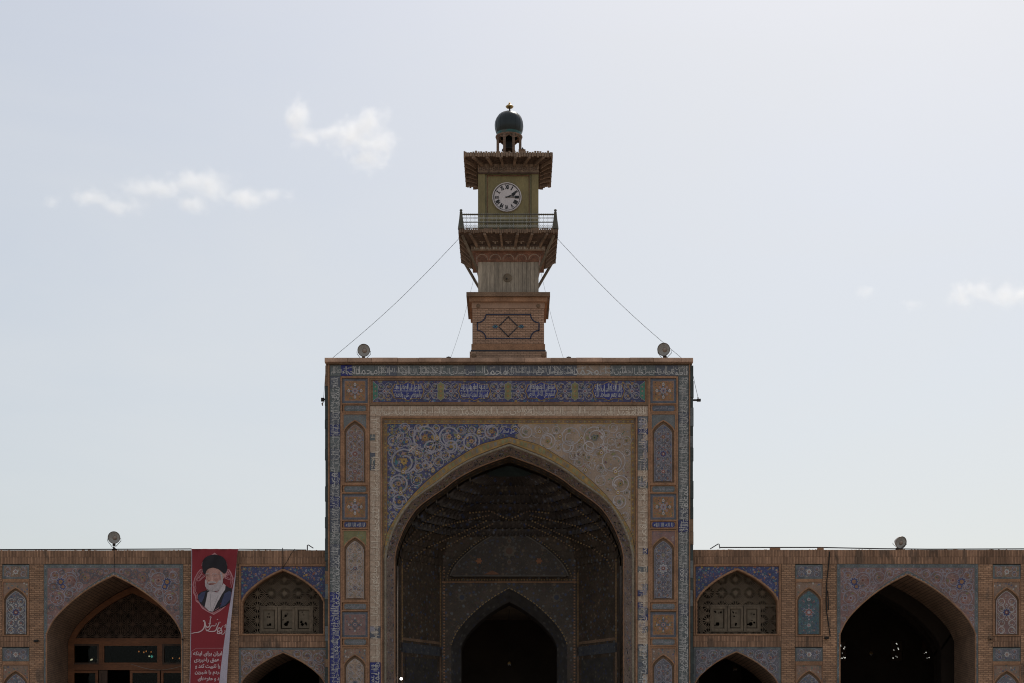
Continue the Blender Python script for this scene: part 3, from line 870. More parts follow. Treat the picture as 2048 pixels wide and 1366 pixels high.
for cxx in (881.5, 1016, 1150):
    out = [(0, -19), (2, -16), (6.5, -14), (6.5, -3), (5, 0), (6.5, 3), (6.5, 14), (2, 16), (0, 19), (-2, 16), (-6.5, 14), (-6.5, 3), (-5, 0), (-6.5, -3), (-6.5, -14), (-2, -16)]
    q.flat(P0, [(cxx + a * 1.12, 782.5 + b * 1.05) for a, b in out], -.010, T_LILAC)
    q.flat(P0, [(cxx + a, 782.5 + b) for a, b in out], -.012, T_OLIVE)
    for dy in (-9, 0, 9): q.flower(P0, (cxx, 782.5 + dy), 3.2, -.014, T_ORANGE, T_YELL, 6)
for a, b in ((746, 756), (1289.5, 1279.5)):
    q.flat(P0, [(a, 763), (b, 771), (b, 794), (a, 802)], -.010, T_GREEN)
    q.ribbon(P0, [(a, 763), (b, 771), (b, 794), (a, 802)], 1, -.012, T_LILAC)
    for dy in (-9, 0, 9): q.disc(P0, ((a + b) / 2, 782.5 + dy), 2, -.013, T_PINK, 6)
q.build('floral_pattern', fr)
q = MB()
for cxx, (t1, t2) in zip((816, 949, 1083, 1217), (('اللهم صل على المصطفى محمد', 'والمرتضى علی وفاطمة'), ('انا مدینة العلم وعلی بابها', 'فمن اراد المدینة والحکمة'), ('السلطان الاعظم والخاقان', 'المکرم ظل الله فی الارض'), ('قال الله تعالى فی کتابه', 'انما یعمر مساجد الله'))):
    write(q, P0, t1, cxx - 27, 767, cxx + 27, 783.5, -.017, T_WHITE, bold=.008)
    write(q, P0, t2, cxx - 27, 780.5, cxx + 27, 798, -.017, T_WHITE, bold=.008)
    q.box(P0, cxx - 29, 781.7, cxx + 29, 782.7, -.017, -.0165, T_WHITE)
    for k in range(7): q.ribbon(P0, [(cxx - 22 + k * 7.2, 781), (cxx - 22.5 + k * 7.2, 768 + (k % 3))], .9, -.018, T_WHITE)
q.build('lettering', fr)

# panel columns
for side, (x0, x1) in enumerate(((684.6, 735.3), (1300.8, 1352.4))):
    square_panel(P0, portal, x0, 757, x1, 806.3, .01, seed=31 + side)
    cartouche_panel(P0, portal, x0 + 4, 811, x1 - 3, 822, .01, (T_GRNGREY, T_SLATE)[side], 41 + side, 'بسم الله الرحمن')
    arched_panel(P0, portal, x0, 826.5, x1, 968, .0, (T_FIELD, T_FIELDBLUE)[side], 'warm', 51 + side, T_LILAC, ((.22, 4.5, T_RED, T_OCHRE), (.52, 7.5, (T_ROSE, T_BLUE)[side], T_RED), (.83, 4.5, T_RED, T_PINK)), T_GREY)
    cartouche_panel(P0, portal, x0 + 4, 972.5, x1 - 3, 983.5, .01, T_GRNGREY, 61 + side, 'سبحان الله والحمد')
    square_panel(P0, portal, x0, 988.5, x1, 1039.5, .01, seed=71 + side)
    cartouche_panel(P0, portal, x0 + 4, 1043.8, x1 - 3, 1054.6, .01, (T_BLUE, T_DEEP)[side], 81 + side, 'لا اله الا الله')
    arched_panel(P0, portal, x0, 1059.5, x1, 1202, .0, (T_FIELDPALE, T_FIELDBLUE)[side], ('pale', 'warm')[side], 91 + side, (T_FADELINE, T_LILAC)[side], ((.25, 4, T_OLIVE, T_PINK), (.48, (4.5, 8)[side], (T_SLATE, T_LILAC)[side], T_RED), (.82, 4, T_SLATE, T_PINK)), (T_OLIVE, T_ROSE)[side])
    cartouche_panel(P0, portal, x0 + 4, 1207.5, x1 - 3, 1218.5, .01, T_GREY, 101 + side, 'یا قاضی الحاجات')
    square_panel(P0, portal, x0, 1224.5, x1, 1274.5, .01, (T_ROSE, T_ORANGE)[side], 111 + side, 0)
    cartouche_panel(P0, portal, x0 + 4, 1278.5, x1 - 3, 1289.5, .01, T_GREY, 121 + side, 'یا مجیب الدعوات')
    arched_panel(P0, portal, x0, 1294.5, x1, 1440, .0, (T_FIELDPALE, T_FIELDBLUE)[side], ('pale', 'warm')[side], 131 + side, (T_FADELINE, T_LILAC)[side], ((.42, 5, T_SLATE, T_BLACK), (.75, 5, T_SLATE, T_PINK)), T_FIELD)
    m = MB(); m.box(P0, x0, 1441, x1, GY, .0, .05, M_STONE); m.build('marble_dado', portal)

# stepped moulding round the spandrels
m = MB()
for k, (w0, w1, d0) in enumerate(((0, 3, -.01), (3, 5.6, .02))):
    m.box(P0, 761.4 + w0, 832.6 + w0, 761.4 + w1, 1500, d0, .055, M_TRIMDK if k else M_TRIM)
    m.box(P0, 1274.8 - w1, 832.6 + w0, 1274.8 - w0, 1500, d0, .055, M_TRIMDK if k else M_TRIM)
    m.box(P0, 761.4 + w1, 832.6 + w0, 1274.8 - w1, 832.6 + w1, d0, .055, M_TRIMDK if k else M_TRIM)
m.build('moulding', portal)
# yellow guilloche border
m = MB()
YB = [(767.2, 838.4, 1269, 847), (767.2, 847, 774.2, 1090), (1262, 847, 1269, 1090)]
for i, b in enumerate(YB): m.box(P0, *b, .04, .058, M_TRIMDK)
o = m.build('yellow_border', portal)
q = MB()
for i, (a, b, c, d) in enumerate(YB):
    L_ = (c - a) if i == 0 else (d - b)
    n = int(L_ / 8.6)
    for k in range(n):
        t = (k + .5) / n
        p = (a + t * (c - a), (b + d) / 2) if i == 0 else ((a + c) / 2, b + t * (d - b))
        mm = (T_SLATE, T_OLIVE, T_OCHRE)[k % 3]
        q.flat(P0, [(p[0] - 2.6, p[1]), (p[0], p[1] - 2.6), (p[0] + 2.6, p[1]), (p[0], p[1] + 2.6)], .037, mm)
        q.disc(P0, p, 1.1, .034, T_YELL if mm is not T_YELL else T_BLACK, 6)
    T_LINE = mat('tile_orange_line', (.42, .23, .05), .45, .3, 4)
    for w in ((0, 1.0), (-1.0, 0)):
        if i == 0:
            e = b if w[0] == 0 else d
            q.box(P0, a + 1, e + w[0], c - 1, e + w[1], .036, .0365, T_LINE)
        else:
            e = a if w[0] == 0 else c
            q.box(P0, e + w[0], b + 1, e + w[1], d, .036, .0365, T_LINE)
q.build('border_pattern', o)

# spandrels: left still glazed cobalt, right has lost its glaze
f_sp = arch_at(CX, 873, 252, 1115, ARCH_C)
curve = [p for p in arch(CX, 873, 252, 1115, ARCH_C) if 774.2 <= p[0] <= 1261.8]
mid = 1036
SPLIT = [(1031, 869), (1041, 864), (1033, 860), (1043, 855), (1035, 852)]      # ragged edge of the lost glaze
left = [p for p in curve if p[0] <= mid]; right = [p for p in curve if p[0] >= mid]
circ = [(850, 875, 23), (898, 873, 19), (902, 893, 12), (943, 882, 16), (983, 863, 13), (861, 894, 12), (808, 922, 24), (797, 967, 17), (877, 924, 10), (855, 950, 11), (809, 856, 10), (786, 881, 10), (799, 1003, 14), (787, 1032, 9), (833, 960, 11), (836, 856, 7), (922, 860, 8), (964, 858, 7), (781, 1052, 5), (826, 982, 8), (784, 905, 7), (918, 907, 7), (872, 856, 7), (825, 866, 7), (783, 985, 7), (1008, 860, 8), (820, 1000, 6)]
for side in (0, 1):
    g = MB()
    if side == 0: g.slab(P0, [(774.2, 847.1), (774.2, f_sp(774.2))] + left + [(mid, f_sp(mid))] + SPLIT + [(mid, 847.1)], .045, .057, T_SPAN)
    else: g.slab(P0, [(mid, 847.1)] + SPLIT[::-1] + [(mid, f_sp(mid))] + right + [(1261.8, f_sp(1261.8)), (1261.8, 847.1)], .045, .057, T_FADE)
    o = g.build('spandrel', portal, label=('cobalt blue spandrel with pale lilac scrolls', 'faded buff spandrel whose glaze has worn away')[side])
    q = MB(); rr = random.Random(151 + side)
    mir = (lambda x: x) if side == 0 else (lambda x: 2 * CX - x)
    ins = lambda a, b: b < f_sp(a) - 2.5
    xr = (776, 1034) if side == 0 else (1038, 1260)
    if side == 0: flecks(q, P0, ins, (xr[0], 849, xr[1], 1060), 4200, .042, [T_OLIVE, T_OLIVE, T_LILAC, T_OCHRE, T_TURQ, T_LILAC, T_LILAC, T_SPAN, T_OLIVE, T_SLATE], rr, 2.5, 6.5)
    else: flecks(q, P0, ins, (xr[0], 849, xr[1], 1060), 520, .042, [T_OLIVE, T_FADELINE, T_OCHRE, T_FADELINE, T_FADELINE, T_GREEN, T_GREY], rr, 2, 5)
    ringm = T_LILAC if side == 0 else T_FADELINE
    extra = pack(lambda a, b: ins(mir(a), b) and 776 < a < 1016 and b > 849 and all(math.hypot(a - c[0], b - c[1]) > c[2] * .9 for c in circ), (776, 849, 1016, 1060), [9] * 8 + [6.5] * 8, random.Random(5))
    for i, (a, b, r_) in enumerate(circ + extra):
        a = mir(a)
        if side: a += rr.uniform(-3, 3); r_ *= .95
        if not (ins(a, b + r_ * .7)): continue
        pass
        scroll(q, P0, (a, b), r_, .038, ringm, (3.2 if r_ > 11 else 1.6) * (1 if side == 0 else .62), (T_ORANGE, T_PINK, T_YELL, T_PINK)[i % 4] if side == 0 else (T_GREY, None, None, T_OCHRE)[i % 4], T_YELL if side == 0 else T_OLIVE, i * 1.3, 1 if i % 2 else -1, (T_YELL, T_TURQ, T_PINK, T_OLIVE) if side == 0 else (T_FADELINE, T_OLIVE))
    for k in range(260 if side == 0 else 90):
        p = (rr.uniform(*xr), rr.uniform(851, 1058))
        if ins(p[0], p[1] + 3): q.flower(P0, p, rr.uniform(1.8, 3.6), .0405, rr.choice((T_PINK, T_ORANGE, T_YELL, T_LILAC, T_TURQ) if side == 0 else (T_OCHRE, T_SLATE, T_OLIVE, T_PINK)), rr.choice((T_RED, T_BLACK, T_YELL, T_OLIVE)), 6)
    # linking S-curves
    for (a, b), (c, d) in (((873, 875), (880, 868)), ((917, 880), (928, 878)), ((832, 890), (828, 905)), ((800, 945), (797, 951)), ((958, 875), (972, 870))):
        q.ribbon(P0, [(mir(a), b), (mir((a + c) / 2), (b + d) / 2 + 3), (mir(c), d)], 2.2 if side == 0 else 1.2, .037, ringm)
    # yellow-framed palmettes
    for a, b in ((874, 876), (917, 873), (958, 863), (806, 943), (801, 985), (834, 905), (866, 940)):
        if ins(mir(a), b + 5):
            palmette(q, P0, (mir(a), b), 6.0, .033, T_YELL, T_WHITE)
            palmette(q, P0, (mir(a), b), 3.4, .030, T_WHITE, T_RED)
    # spiky white bird-shaped blossoms
    for a, b, k in ((826, 897, 1.0), (861, 932, .7), (797, 871, .6)):
        sgn = 1 if side == 0 else -1
        for ang, l in ((-.7, 15), (2.4, 15), (.7, 7), (-2.2, 8)):
            q.leaf(P0, (mir(a) + sgn * math.cos(ang) * l * .45 * k, b + math.sin(ang) * l * .45 * k), ang if side == 0 else math.pi - ang, l * k, 6.5 * k, .030, T_WHITE)
            q.leaf(P0, (mir(a) + sgn * math.cos(ang) * l * .45 * k, b + math.sin(ang) * l * .45 * k), ang if side == 0 else math.pi - ang, l * .72 * k, 4.2 * k, .026, T_PINK)
        q.flower(P0, (mir(a), b), 4.5 * k, .024, T_WHITE, T_PINK, 6)
    q.build('floral_pattern', o)
m = MB()
m.flat(P0, [(1000, 866), (1006, 859), (1016, 855), (1026, 859), (1036, 866), (1020, 869)], .027, T_DEEP)
o = m.build('signature_tile', portal)
q = MB(); write(q, P0, 'عمل استاد', 1005, 858, 1031, 867, .022, T_WHITE, bold=.02); q.build('lettering', o)

# bands that follow the arch
outer = [(766.4, 1115)] + [p for p in arch(CX, 873, 252, 1115, ARCH_C) if 766.4 < p[0] < 1270.6] + [(1270.6, 1115)]
inner = arch(CX, 885.5, 249, 1115, ARCH_B)
def resample(pts, n):
    L_ = [0.0]
    for a, b in zip(pts, pts[1:]): L_.append(L_[-1] + math.hypot(b[0] - a[0], b[1] - a[1]))
    out, j = [], 0
    for i in range(n):
        t = L_[-1] * i / (n - 1)
        while j < len(L_) - 2 and L_[j + 1] < t: j += 1
        k = (t - L_[j]) / ((L_[j + 1] - L_[j]) or 1)
        out.append((pts[j][0] + k * (pts[j + 1][0] - pts[j][0]), pts[j][1] + k * (pts[j + 1][1] - pts[j][1])))
    return out
def halves(pts, n):
    k = max(range(len(pts)), key=lambda i: -pts[i][1])
    a = resample(pts[:k + 1], n); b = resample(pts[k:], n)
    return a + b[1:]
NB = 45
T_TRIMY = mat('tile_tan', (.25, .17, .10), .5, .3, 4); T_SLATEY = mat('tile_grey_olive', (.19, .17, .13), .5, .3, 4)
oa, ia = halves(outer, NB), halves(inner, NB)
m = MB(); m.strip([P0.p(x, y, .030) for x, y in oa], [P0.p(x, y, .034) for x, y in ia], T_OCHRE)
o = m.build('arch_band', portal)
q = MB()
o2, i2 = halves(outer, 140), halves(inner, 140)
for i in range(len(o2) - 1):
    p = [(o2[i][0] + (i2[i][0] - o2[i][0]) * f_, o2[i][1] + (i2[i][1] - o2[i][1]) * f_) for f_ in (.28, .74)]
    p2 = [(o2[i + 1][0] + (i2[i + 1][0] - o2[i + 1][0]) * f_, o2[i + 1][1] + (i2[i + 1][1] - o2[i + 1][1]) * f_) for f_ in (.28, .74)]
    if math.dist(p[0], p[1]) < 1.5: continue
    if i % 3 == 0: continue
    q.flat(P0, [p[0], p2[0], p2[1], p[1]], .027, (T_OLIVE, T_TRIMY, T_SLATEY, T_YELL, T_OLIVE)[(i // 3) % 5])
q.ribbon(P0, [(x, y + .6) for x, y in oa], .7, .024, T_BLACK)
q.ribbon(P0, [(x, y + 2.0) for x, y in oa], 1.1, .025, T_LINE)
q.ribbon(P0, [(x, y - 1.2) for x, y in ia], 1.0, .024, T_LINE)
q.build('border_pattern', o)
m = MB()
pr = [(CX - 248, GY)] + [(CX - 248, 1115 + 40 * k) for k in range(13, 0, -1)] + arch(CX, 889.5, 248, 1115, ARCH_B, 6) + [(CX + 248, 1115 + 40 * k) for k in range(1, 14)] + [(CX + 248, GY)]
pr = resample(pr, 420)
m.tube([P0.p(x, y, .05) for x, y in pr], 2.6 / P0.s, T_ROPE, 8, twist=(2, 3.2, .22))
m.build('rope_moulding', portal, smooth=True)
# dark tiled splay
sa = [(CX - 246, GY)] + arch(CX, 893, 246, 1115, ARCH_B, 4) + [(CX + 246, GY)]
P45 = Plane(.45)
sb = [(CX - 229, GY)] + arch(CX, 911.5, 229, 1115, ARCH_B, 4) + [(CX + 229, GY)]
m = MB()
A_ = [P0.p(x, y, .062) for x, y in sa]; B_ = [P45.p(x, y) for x, y in sb]
m.strip(A_, B_, T_SOFFIT)
o = m.build('arch_splay', portal)
q = MB(); rr = random.Random(171)
n = len(A_)
for k in range(1700):
    i = rr.randrange(n - 1)
    seg = math.dist(A_[i], A_[i + 1])
    if rr.random() > min(1, seg / .35) and i not in (0, n - 2): continue
    t, s = rr.random(), rr.uniform(.08, .92)
    if i in (0, n - 2): t = t * .5 + (.5 if i == 0 else 0)
    a = Vector(A_[i]).lerp(Vector(A_[i + 1]), t); b = Vector(B_[i]).lerp(Vector(B_[i + 1]), t)
    c = a.lerp(b, s); u = (Vector(A_[i + 1]) - Vector(A_[i])).normalized(); v = (b - a).normalized()
    w = u.cross(v).normalized()
    if w.y > 0: w = -w
    c = c + w * (.004 + .00005 * (k % 40))
    ang = rr.uniform(0, 6.3); l = rr.uniform(.035, .075); e = l * .4
    d1 = u * math.cos(ang) + v * math.sin(ang); d2 = v * math.cos(ang) - u * math.sin(ang)
    q.add([tuple(c - d1 * l), tuple(c - d2 * e), tuple(c + d1 * l), tuple(c + d2 * e)], [(0, 1, 2, 3)], rr.choice((T_PINK, T_LILAC, T_BLACK, T_OLIVE, T_ROSE, T_SLATE)))
q.build('floral_pattern', o)
m = MB()
m.tube([P45.p(x, y) for x, y in [(CX - 229, GY)] + arch(CX, 911.5, 229, 1115, ARCH_B, 5) + [(CX + 229, GY)]], .022, M_TRIM, 6)
m.build('edge_moulding', portal)

# inside the niche: reveal, half-octagon walls, stepped vault
hwN = 229 / P45.s; zs = P45.z(1115); zt = P45.z(911.5); cxN = P45.x(CX)
prof = [(cxN + (x - CX) / P45.s, P45.z(y)) for x, y in [(CX - 229, HORIZON + 1.6 * P45.s)] + arch(CX, 911.5, 229, 1115, ARCH_B, 4) + [(CX + 229, HORIZON + 1.6 * P45.s)]]
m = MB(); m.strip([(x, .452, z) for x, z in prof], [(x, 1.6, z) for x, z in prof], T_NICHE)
o = m.build('niche_reveal', portal)
q = MB()
for yy, mm in ((.75, M_TRIM), (1.25, T_OCHRE)):
    pts = resample(prof, 260)
    for i in range(0, 259):
        a, b = pts[i], pts[i + 1]
        if i % 2: continue
        nx, nz = cxN - (a[0] + b[0]) / 2, (zs - 1.0) - (a[1] + b[1]) / 2
        if a[1] < zs: nz = 0
        l = math.hypot(nx, nz); nx, nz = nx / l * .02, nz / l * .02
        q.add([(a[0] + nx, yy, a[1] + nz), (b[0] + nx, yy, b[1] + nz), (b[0] + nx, yy + .09, b[1] + nz), (a[0] + nx, yy + .09, a[1] + nz)], [(0, 1, 2, 3)], mm)
q.build('border_pattern', o)
plan = [(-3.80, 1.6), (-3.80, 2.5), (-2.42, 4.5), (2.42, 4.5), (3.80, 2.5), (3.80, 1.6)]
def plan_pts(n, k, zig, c=(0.0, 1.6)):
    L_ = resample(plan, n)
    out = []
    for i, (x, y) in enumerate(L_):
        q_ = k + (zig if i % 2 else 0)
        out.append((c[0] + (x - c[0]) * q_, c[1] + (y - c[1]) * q_))
    return out
m = MB()
for i in range(5):
    if i == 2: continue
    (x0, y0), (x1, y1) = plan[i], plan[i + 1]
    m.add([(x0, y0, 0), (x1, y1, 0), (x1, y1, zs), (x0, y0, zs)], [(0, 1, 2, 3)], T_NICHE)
m.build('niche_wall', portal)
# back wall with the doorway
PB = Plane(4.5)
zsB = PB.z(1110)
bx0, bx1 = 1024 + (-2.42 - .1) * PB.s, 1024 + (2.42 - .1) * PB.s
GB = HORIZON + 1.6 * PB.s
dout = arch(1018.5, 1176, 116, 1290, ARCH_A)
m = MB()
m.slab(PB, [(bx0, PB_y := HORIZON - (zs - 1.6) * PB.s), (bx0, GB), (1018.5 - 116, GB)] + dout + [(1018.5 + 116, GB), (bx1, GB), (bx1, PB_y)], 0, .25, T_NICHE)
bw = m.build('niche_wall', portal)
P5 = Plane(5.0)
dA = [PB.p(x, y, .002) for x, y in [(1018.5 - 116, GB)] + dout + [(1018.5 + 116, GB)]]
din = arch(1018.5, 1204, 96, 1296, ARCH_A)
dB = [P5.p(x, y) for x, y in [(1018.5 - 96, GB)] + din + [(1018.5 + 96, GB)]]
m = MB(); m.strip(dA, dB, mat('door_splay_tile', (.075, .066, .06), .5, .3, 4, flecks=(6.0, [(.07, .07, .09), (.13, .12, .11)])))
m.strip(dB, [(x, 6.2, z) for x, y, z in dB], M_INNER)
m.build('doorway_splay', portal)
q = MB()
q.ribbon(PB, dout, 2.0, -.01, T_OCHRE)
for i, p in enumerate(resample(dout, 90)):
    if i % 2: q.disc(PB, p, 1.5, -.014, T_BLACK, 6)
PBm = [(bx0 + 12, 1165), (bx1 - 12, 1165), (bx1 - 12, 1289), (1018.5 + 118, 1289)]
q.box(PB, bx0, 1163, bx1, 1165.5, -.02, -.01, M_TRIM)
for i in range(46): q.box(PB, bx0 + 4 + i * 5.7, 1158, bx0 + 7 + i * 5.7, 1161, -.018, -.01, T_OCHRE)
for xx in (bx0 + 3, bx1 - 6):
    for i in range(60): q.box(PB, xx, 1062 + i * 6, xx + 3.5, 1065 + i * 6, -.018, -.01, M_TRIM)
rr = random.Random(191)
fd = arch_at(1018.5, 1176, 116, 1290, ARCH_A)
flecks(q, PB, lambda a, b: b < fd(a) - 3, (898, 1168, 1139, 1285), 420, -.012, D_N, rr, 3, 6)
for a in (924, 1113):
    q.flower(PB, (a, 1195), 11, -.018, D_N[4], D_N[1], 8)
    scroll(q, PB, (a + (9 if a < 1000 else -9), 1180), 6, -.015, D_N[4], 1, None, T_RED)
q.build('floral_pattern', bw)
# diagonal walls: framed panels and a lettered band
for s in (-1, 1):
    a, b = Vector((s * 3.80, 2.5, 0)), Vector((s * 2.42, 4.5, 0))
    d = (b - a).normalized(); nrm = Vector((-s * abs(d.y), -abs(d.x), 0)).normalized()
    L_ = (b - a).length
    def wp(u, z, o_): return tuple(a + d * u + nrm * o_ + Vector((0, 0, z)))
    m = MB()
    zA, zB = PB.z(1290), PB.z(1085)
    def quad(u0, u1, z0, z1, o_, mm): m.add([wp(u0, z0, o_), wp(u1, z0, o_), wp(u1, z1, o_), wp(u0, z1, o_)], [(0, 1, 2, 3)], mm)
    quad(.18, L_ - .18, zA + .1, zB, .012, T_NICHE)
    for u0, u1 in ((.06, .16), (L_ - .16, L_ - .06)): quad(u0, u1, 0, zB, .02, M_TRIMDK)
    quad(.06, L_ - .06, zA, zA + .1, .022, M_TRIMDK)
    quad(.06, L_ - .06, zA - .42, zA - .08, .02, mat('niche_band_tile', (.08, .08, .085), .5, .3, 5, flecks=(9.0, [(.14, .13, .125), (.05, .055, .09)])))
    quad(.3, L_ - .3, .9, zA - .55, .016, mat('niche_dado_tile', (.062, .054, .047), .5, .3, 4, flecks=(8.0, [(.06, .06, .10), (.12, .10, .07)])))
    rr = random.Random(200 + s)
    for k in range(260):
        u, z = rr.uniform(.25, L_ - .25), rr.uniform(zA + .2, zB)
        e, g_ = rr.uniform(.03, .06), rr.uniform(0, 6.3)
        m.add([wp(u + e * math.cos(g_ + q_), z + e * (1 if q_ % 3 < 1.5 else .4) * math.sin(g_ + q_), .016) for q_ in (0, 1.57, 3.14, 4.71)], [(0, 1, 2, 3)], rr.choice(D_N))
    for k in range(int((zB - zA) / .11)):
        quad(.08, .14, zA + k * .11, zA + k * .11 + .06, .024, T_OCHRE); quad(L_ - .14, L_ - .08, zA + k * .11, zA + k * .11 + .06, .024, T_OCHRE)
    m.build('niche_panel', portal)
# stepped honeycomb vault
tab = smooth(ARCH_B, 6)
def kz(z):
    v = (z - zs) / (zt - .1 - zs)
    for (u0, v0), (u1, v1) in zip(tab, tab[1:]):
        if v1 <= v <= v0: return u0 + (u1 - u0) * ((v0 - v) / ((v0 - v1) or 1))
    return 0.0 if v > 1 else 1.0
T_VEDGE = mat('vault_edge_tile', (.12, .10, .08), .6, .3, 4)
NT = 13
for i in range(NT):
    z0, z1 = zs + (zt - .12 - zs) * i / NT, zs + (zt - .12 - zs) * (i + 1) / NT
    up = i >= 5
    n = max(13, int(110 - i * 5)) | 1
    k0, k1 = kz(z0), kz(z1)
    zig = (.042 if up else .006) if i < NT - 1 else 0
    lo = plan_pts(n, k0, -zig); mid_ = plan_pts(n, k0 * .5 + k1 * .5, -zig * .4); hi = plan_pts(n, k1 + .006, 0)
    m = MB()
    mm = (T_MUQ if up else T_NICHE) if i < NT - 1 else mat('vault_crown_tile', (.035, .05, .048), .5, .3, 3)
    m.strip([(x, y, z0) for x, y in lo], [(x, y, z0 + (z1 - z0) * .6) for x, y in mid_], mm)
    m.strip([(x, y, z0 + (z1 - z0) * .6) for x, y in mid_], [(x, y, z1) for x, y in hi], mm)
    if up and i < NT - 1:
        for j in range(0, n - 1, 2):          # pale edge of each small cell
            a, b = Vector((*lo[j], z0)), Vector((*lo[j], z0 + (z1 - z0) * .55))
            c = Vector((0, 1.0, z0 - 1.2)); w = (c - a).normalized() * .02; t_ = Vector((.022, 0, 0))
            m.add([tuple(a + w - t_), tuple(a + w + t_), tuple(b + w + t_), tuple(b + w - t_)], [(0, 1, 2, 3)], (T_VEDGE, T_SLATE, T_VEDGE, T_OCHRE)[j // 2 % 4])
    m.build('vault_tier', portal)
# plain shell behind the cells
m = MB(); zz_ = [zs + (zt + .05 - zs) * i / 24 for i in range(25)]
for za_, zb_ in zip(zz_, zz_[1:]):
    m.strip([(x * 1.02, 1.6 + (y - 1.6) * 1.02, za_) for x, y in plan_pts(31, min(1, kz(za_ - .25)) + .02, 0)], [(x * 1.02, 1.6 + (y - 1.6) * 1.02, zb_) for x, y in plan_pts(31, min(1, kz(zb_ - .25)) + .02, 0)], T_NICHE)
m.build('vault_shell', portal)
# dotted ribs sweeping over the vault
def vault_point(px, py):
    """where the line of sight through a photograph pixel meets the vault"""
    y = 1.7
    while y < 4.45:
        P = Plane(y); x, z = P.x(px), P.z(py)
        if z <= zs: k_ = 1.0
        else: k_ = max(kz(z), .03)
        u = abs(x) / k_
        pl = 1.6 if u > 3.8 else 4.5 if u < 2.42 else 4.5 - (u - 2.42) / 1.38 * 2.0
        if y >= 1.6 + (pl - 1.6) * k_: break
        y += .03
    return (Plane(y - .2).x(px), y - .2, Plane(y - .2).z(py))
m = MB()
for line in ([(806, 1092), (840, 1052), (885, 1018)], [(827, 1087), (885, 1052), (977, 1031)], [(853, 1096), (916, 1069), (972, 1042)], [(883, 1100), (930, 1073), (985, 1048)], [(811, 1143), (824, 1118), (853, 1096)], [(940, 1026), (980, 1022), (1018, 1040)]):
    for mirr in (0, 1):
        for p in resample(line, max(10, int(math.dist(line[0], line[-1]) / 5.5))):
            a = vault_point(2 * CX - p[0] if mirr else p[0], p[1])
            m.box3(a[0] - .026, a[0] + .026, a[1] - .02, a[1] + .02, a[2] - .022, a[2] + .022, (T_OCHRE, M_TRIMDK)[int(p[0]) % 2])
m.build('dotted_rib', portal)
# pointed tympanum over the doorway
PY = Plane(4.1); ky = PY.s / PB.s
def yx(x): return 1024 + (x - 1024) * ky
def yy_(y): return HORIZON + (y - HORIZON) * ky
m = MB()
ta = arch(1018.5, 1056, 118, 1152, ARCH_A)
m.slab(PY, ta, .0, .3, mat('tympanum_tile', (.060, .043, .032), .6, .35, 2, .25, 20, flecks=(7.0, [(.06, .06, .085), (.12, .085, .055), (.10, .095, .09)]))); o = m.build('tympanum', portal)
q = MB(); rr = random.Random(197); fa = arch_at(1018.5, 1056, 118, 1152, ARCH_A)
q.ribbon(PY, ta, 2.0, -.012, T_VEDGE)
q.box(PY, 905, 1151, 1132, 1153, -.02, .0, T_VEDGE)
for i, p in enumerate(resample(arch(1018.5, 1050, 124, 1152, ARCH_A), 60)): q.disc(PY, p, 1.3, -.012, T_OCHRE, 5)
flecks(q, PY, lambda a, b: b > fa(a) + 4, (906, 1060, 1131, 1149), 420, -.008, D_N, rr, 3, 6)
for a in (958, 1078): q.flower(PY, (a, 1122), 7, -.014, W_BROWN, W_BROWN, 6)
q.flat(PY, [(968, 1149), (985, 1141), (1000, 1149)], -.013, W_BROWN)
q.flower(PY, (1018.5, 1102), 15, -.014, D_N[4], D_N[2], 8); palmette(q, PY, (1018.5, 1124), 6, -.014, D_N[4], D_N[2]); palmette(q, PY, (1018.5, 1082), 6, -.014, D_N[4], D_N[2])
q.build('floral_pattern', o)
# rear hall behind the portal (dark)
m = MB()
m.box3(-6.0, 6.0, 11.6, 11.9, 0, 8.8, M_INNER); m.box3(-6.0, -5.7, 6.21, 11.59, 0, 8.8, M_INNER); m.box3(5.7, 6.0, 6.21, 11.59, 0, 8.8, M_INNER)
m.box3(-6.0, 6.0, 6.21, 11.9, 8.81, 9.1, M_ROOF); m.box3(-5.69, 5.69, 5.2, 11.59, .004, .03, mat('added_dark_floor', (.06, .03, .025), .95, .3, 2))  # dark floor added over the pale paving to keep the hall dark
m.build('hall', portal)
# ---------------------------------------------------------------- arcade wings
PA = Plane(0.35)
GA = HORIZON + CAM[2] * PA.s
PS = Plane(0.35 + 0.45)      # wooden screens of the upper bays
PW = Plane(3.2)              # timber front at the back of the big bay

def runs(mb, P, inside, solid, x0, y0, x1, y1, step, d0, d1, m):
    """pierced work: solid(px,py) sampled on a fine grid, merged into bars with real thickness"""
    y = y0
    while y < y1 - 1e-6:
        x = x0; st = None
        while x <= x1 + step:
            on = x < x1 and inside(x + step / 2, y + step / 2) and solid(x + step / 2, y + step / 2)
            if on and st is None: st = x
            if not on and st is not None:
                a, b = P.p(st, y + step, d0), P.p(x, y, d0)
                q = d1 - d0
                mb.add([(a[0], a[1], a[2]), (b[0], a[1], a[2]), (b[0], a[1], b[2]), (a[0], a[1], b[2]), (a[0], a[1] + q, a[2]), (b[0], a[1] + q, a[2]), (b[0], a[1] + q, b[2]), (a[0], a[1] + q, b[2])],
                       [(0, 1, 2, 3), (4, 5, 1, 0), (1, 5, 6, 2), (3, 2, 6, 7), (4, 0, 3, 7)], m)
                st = None
            x += step
        y += step
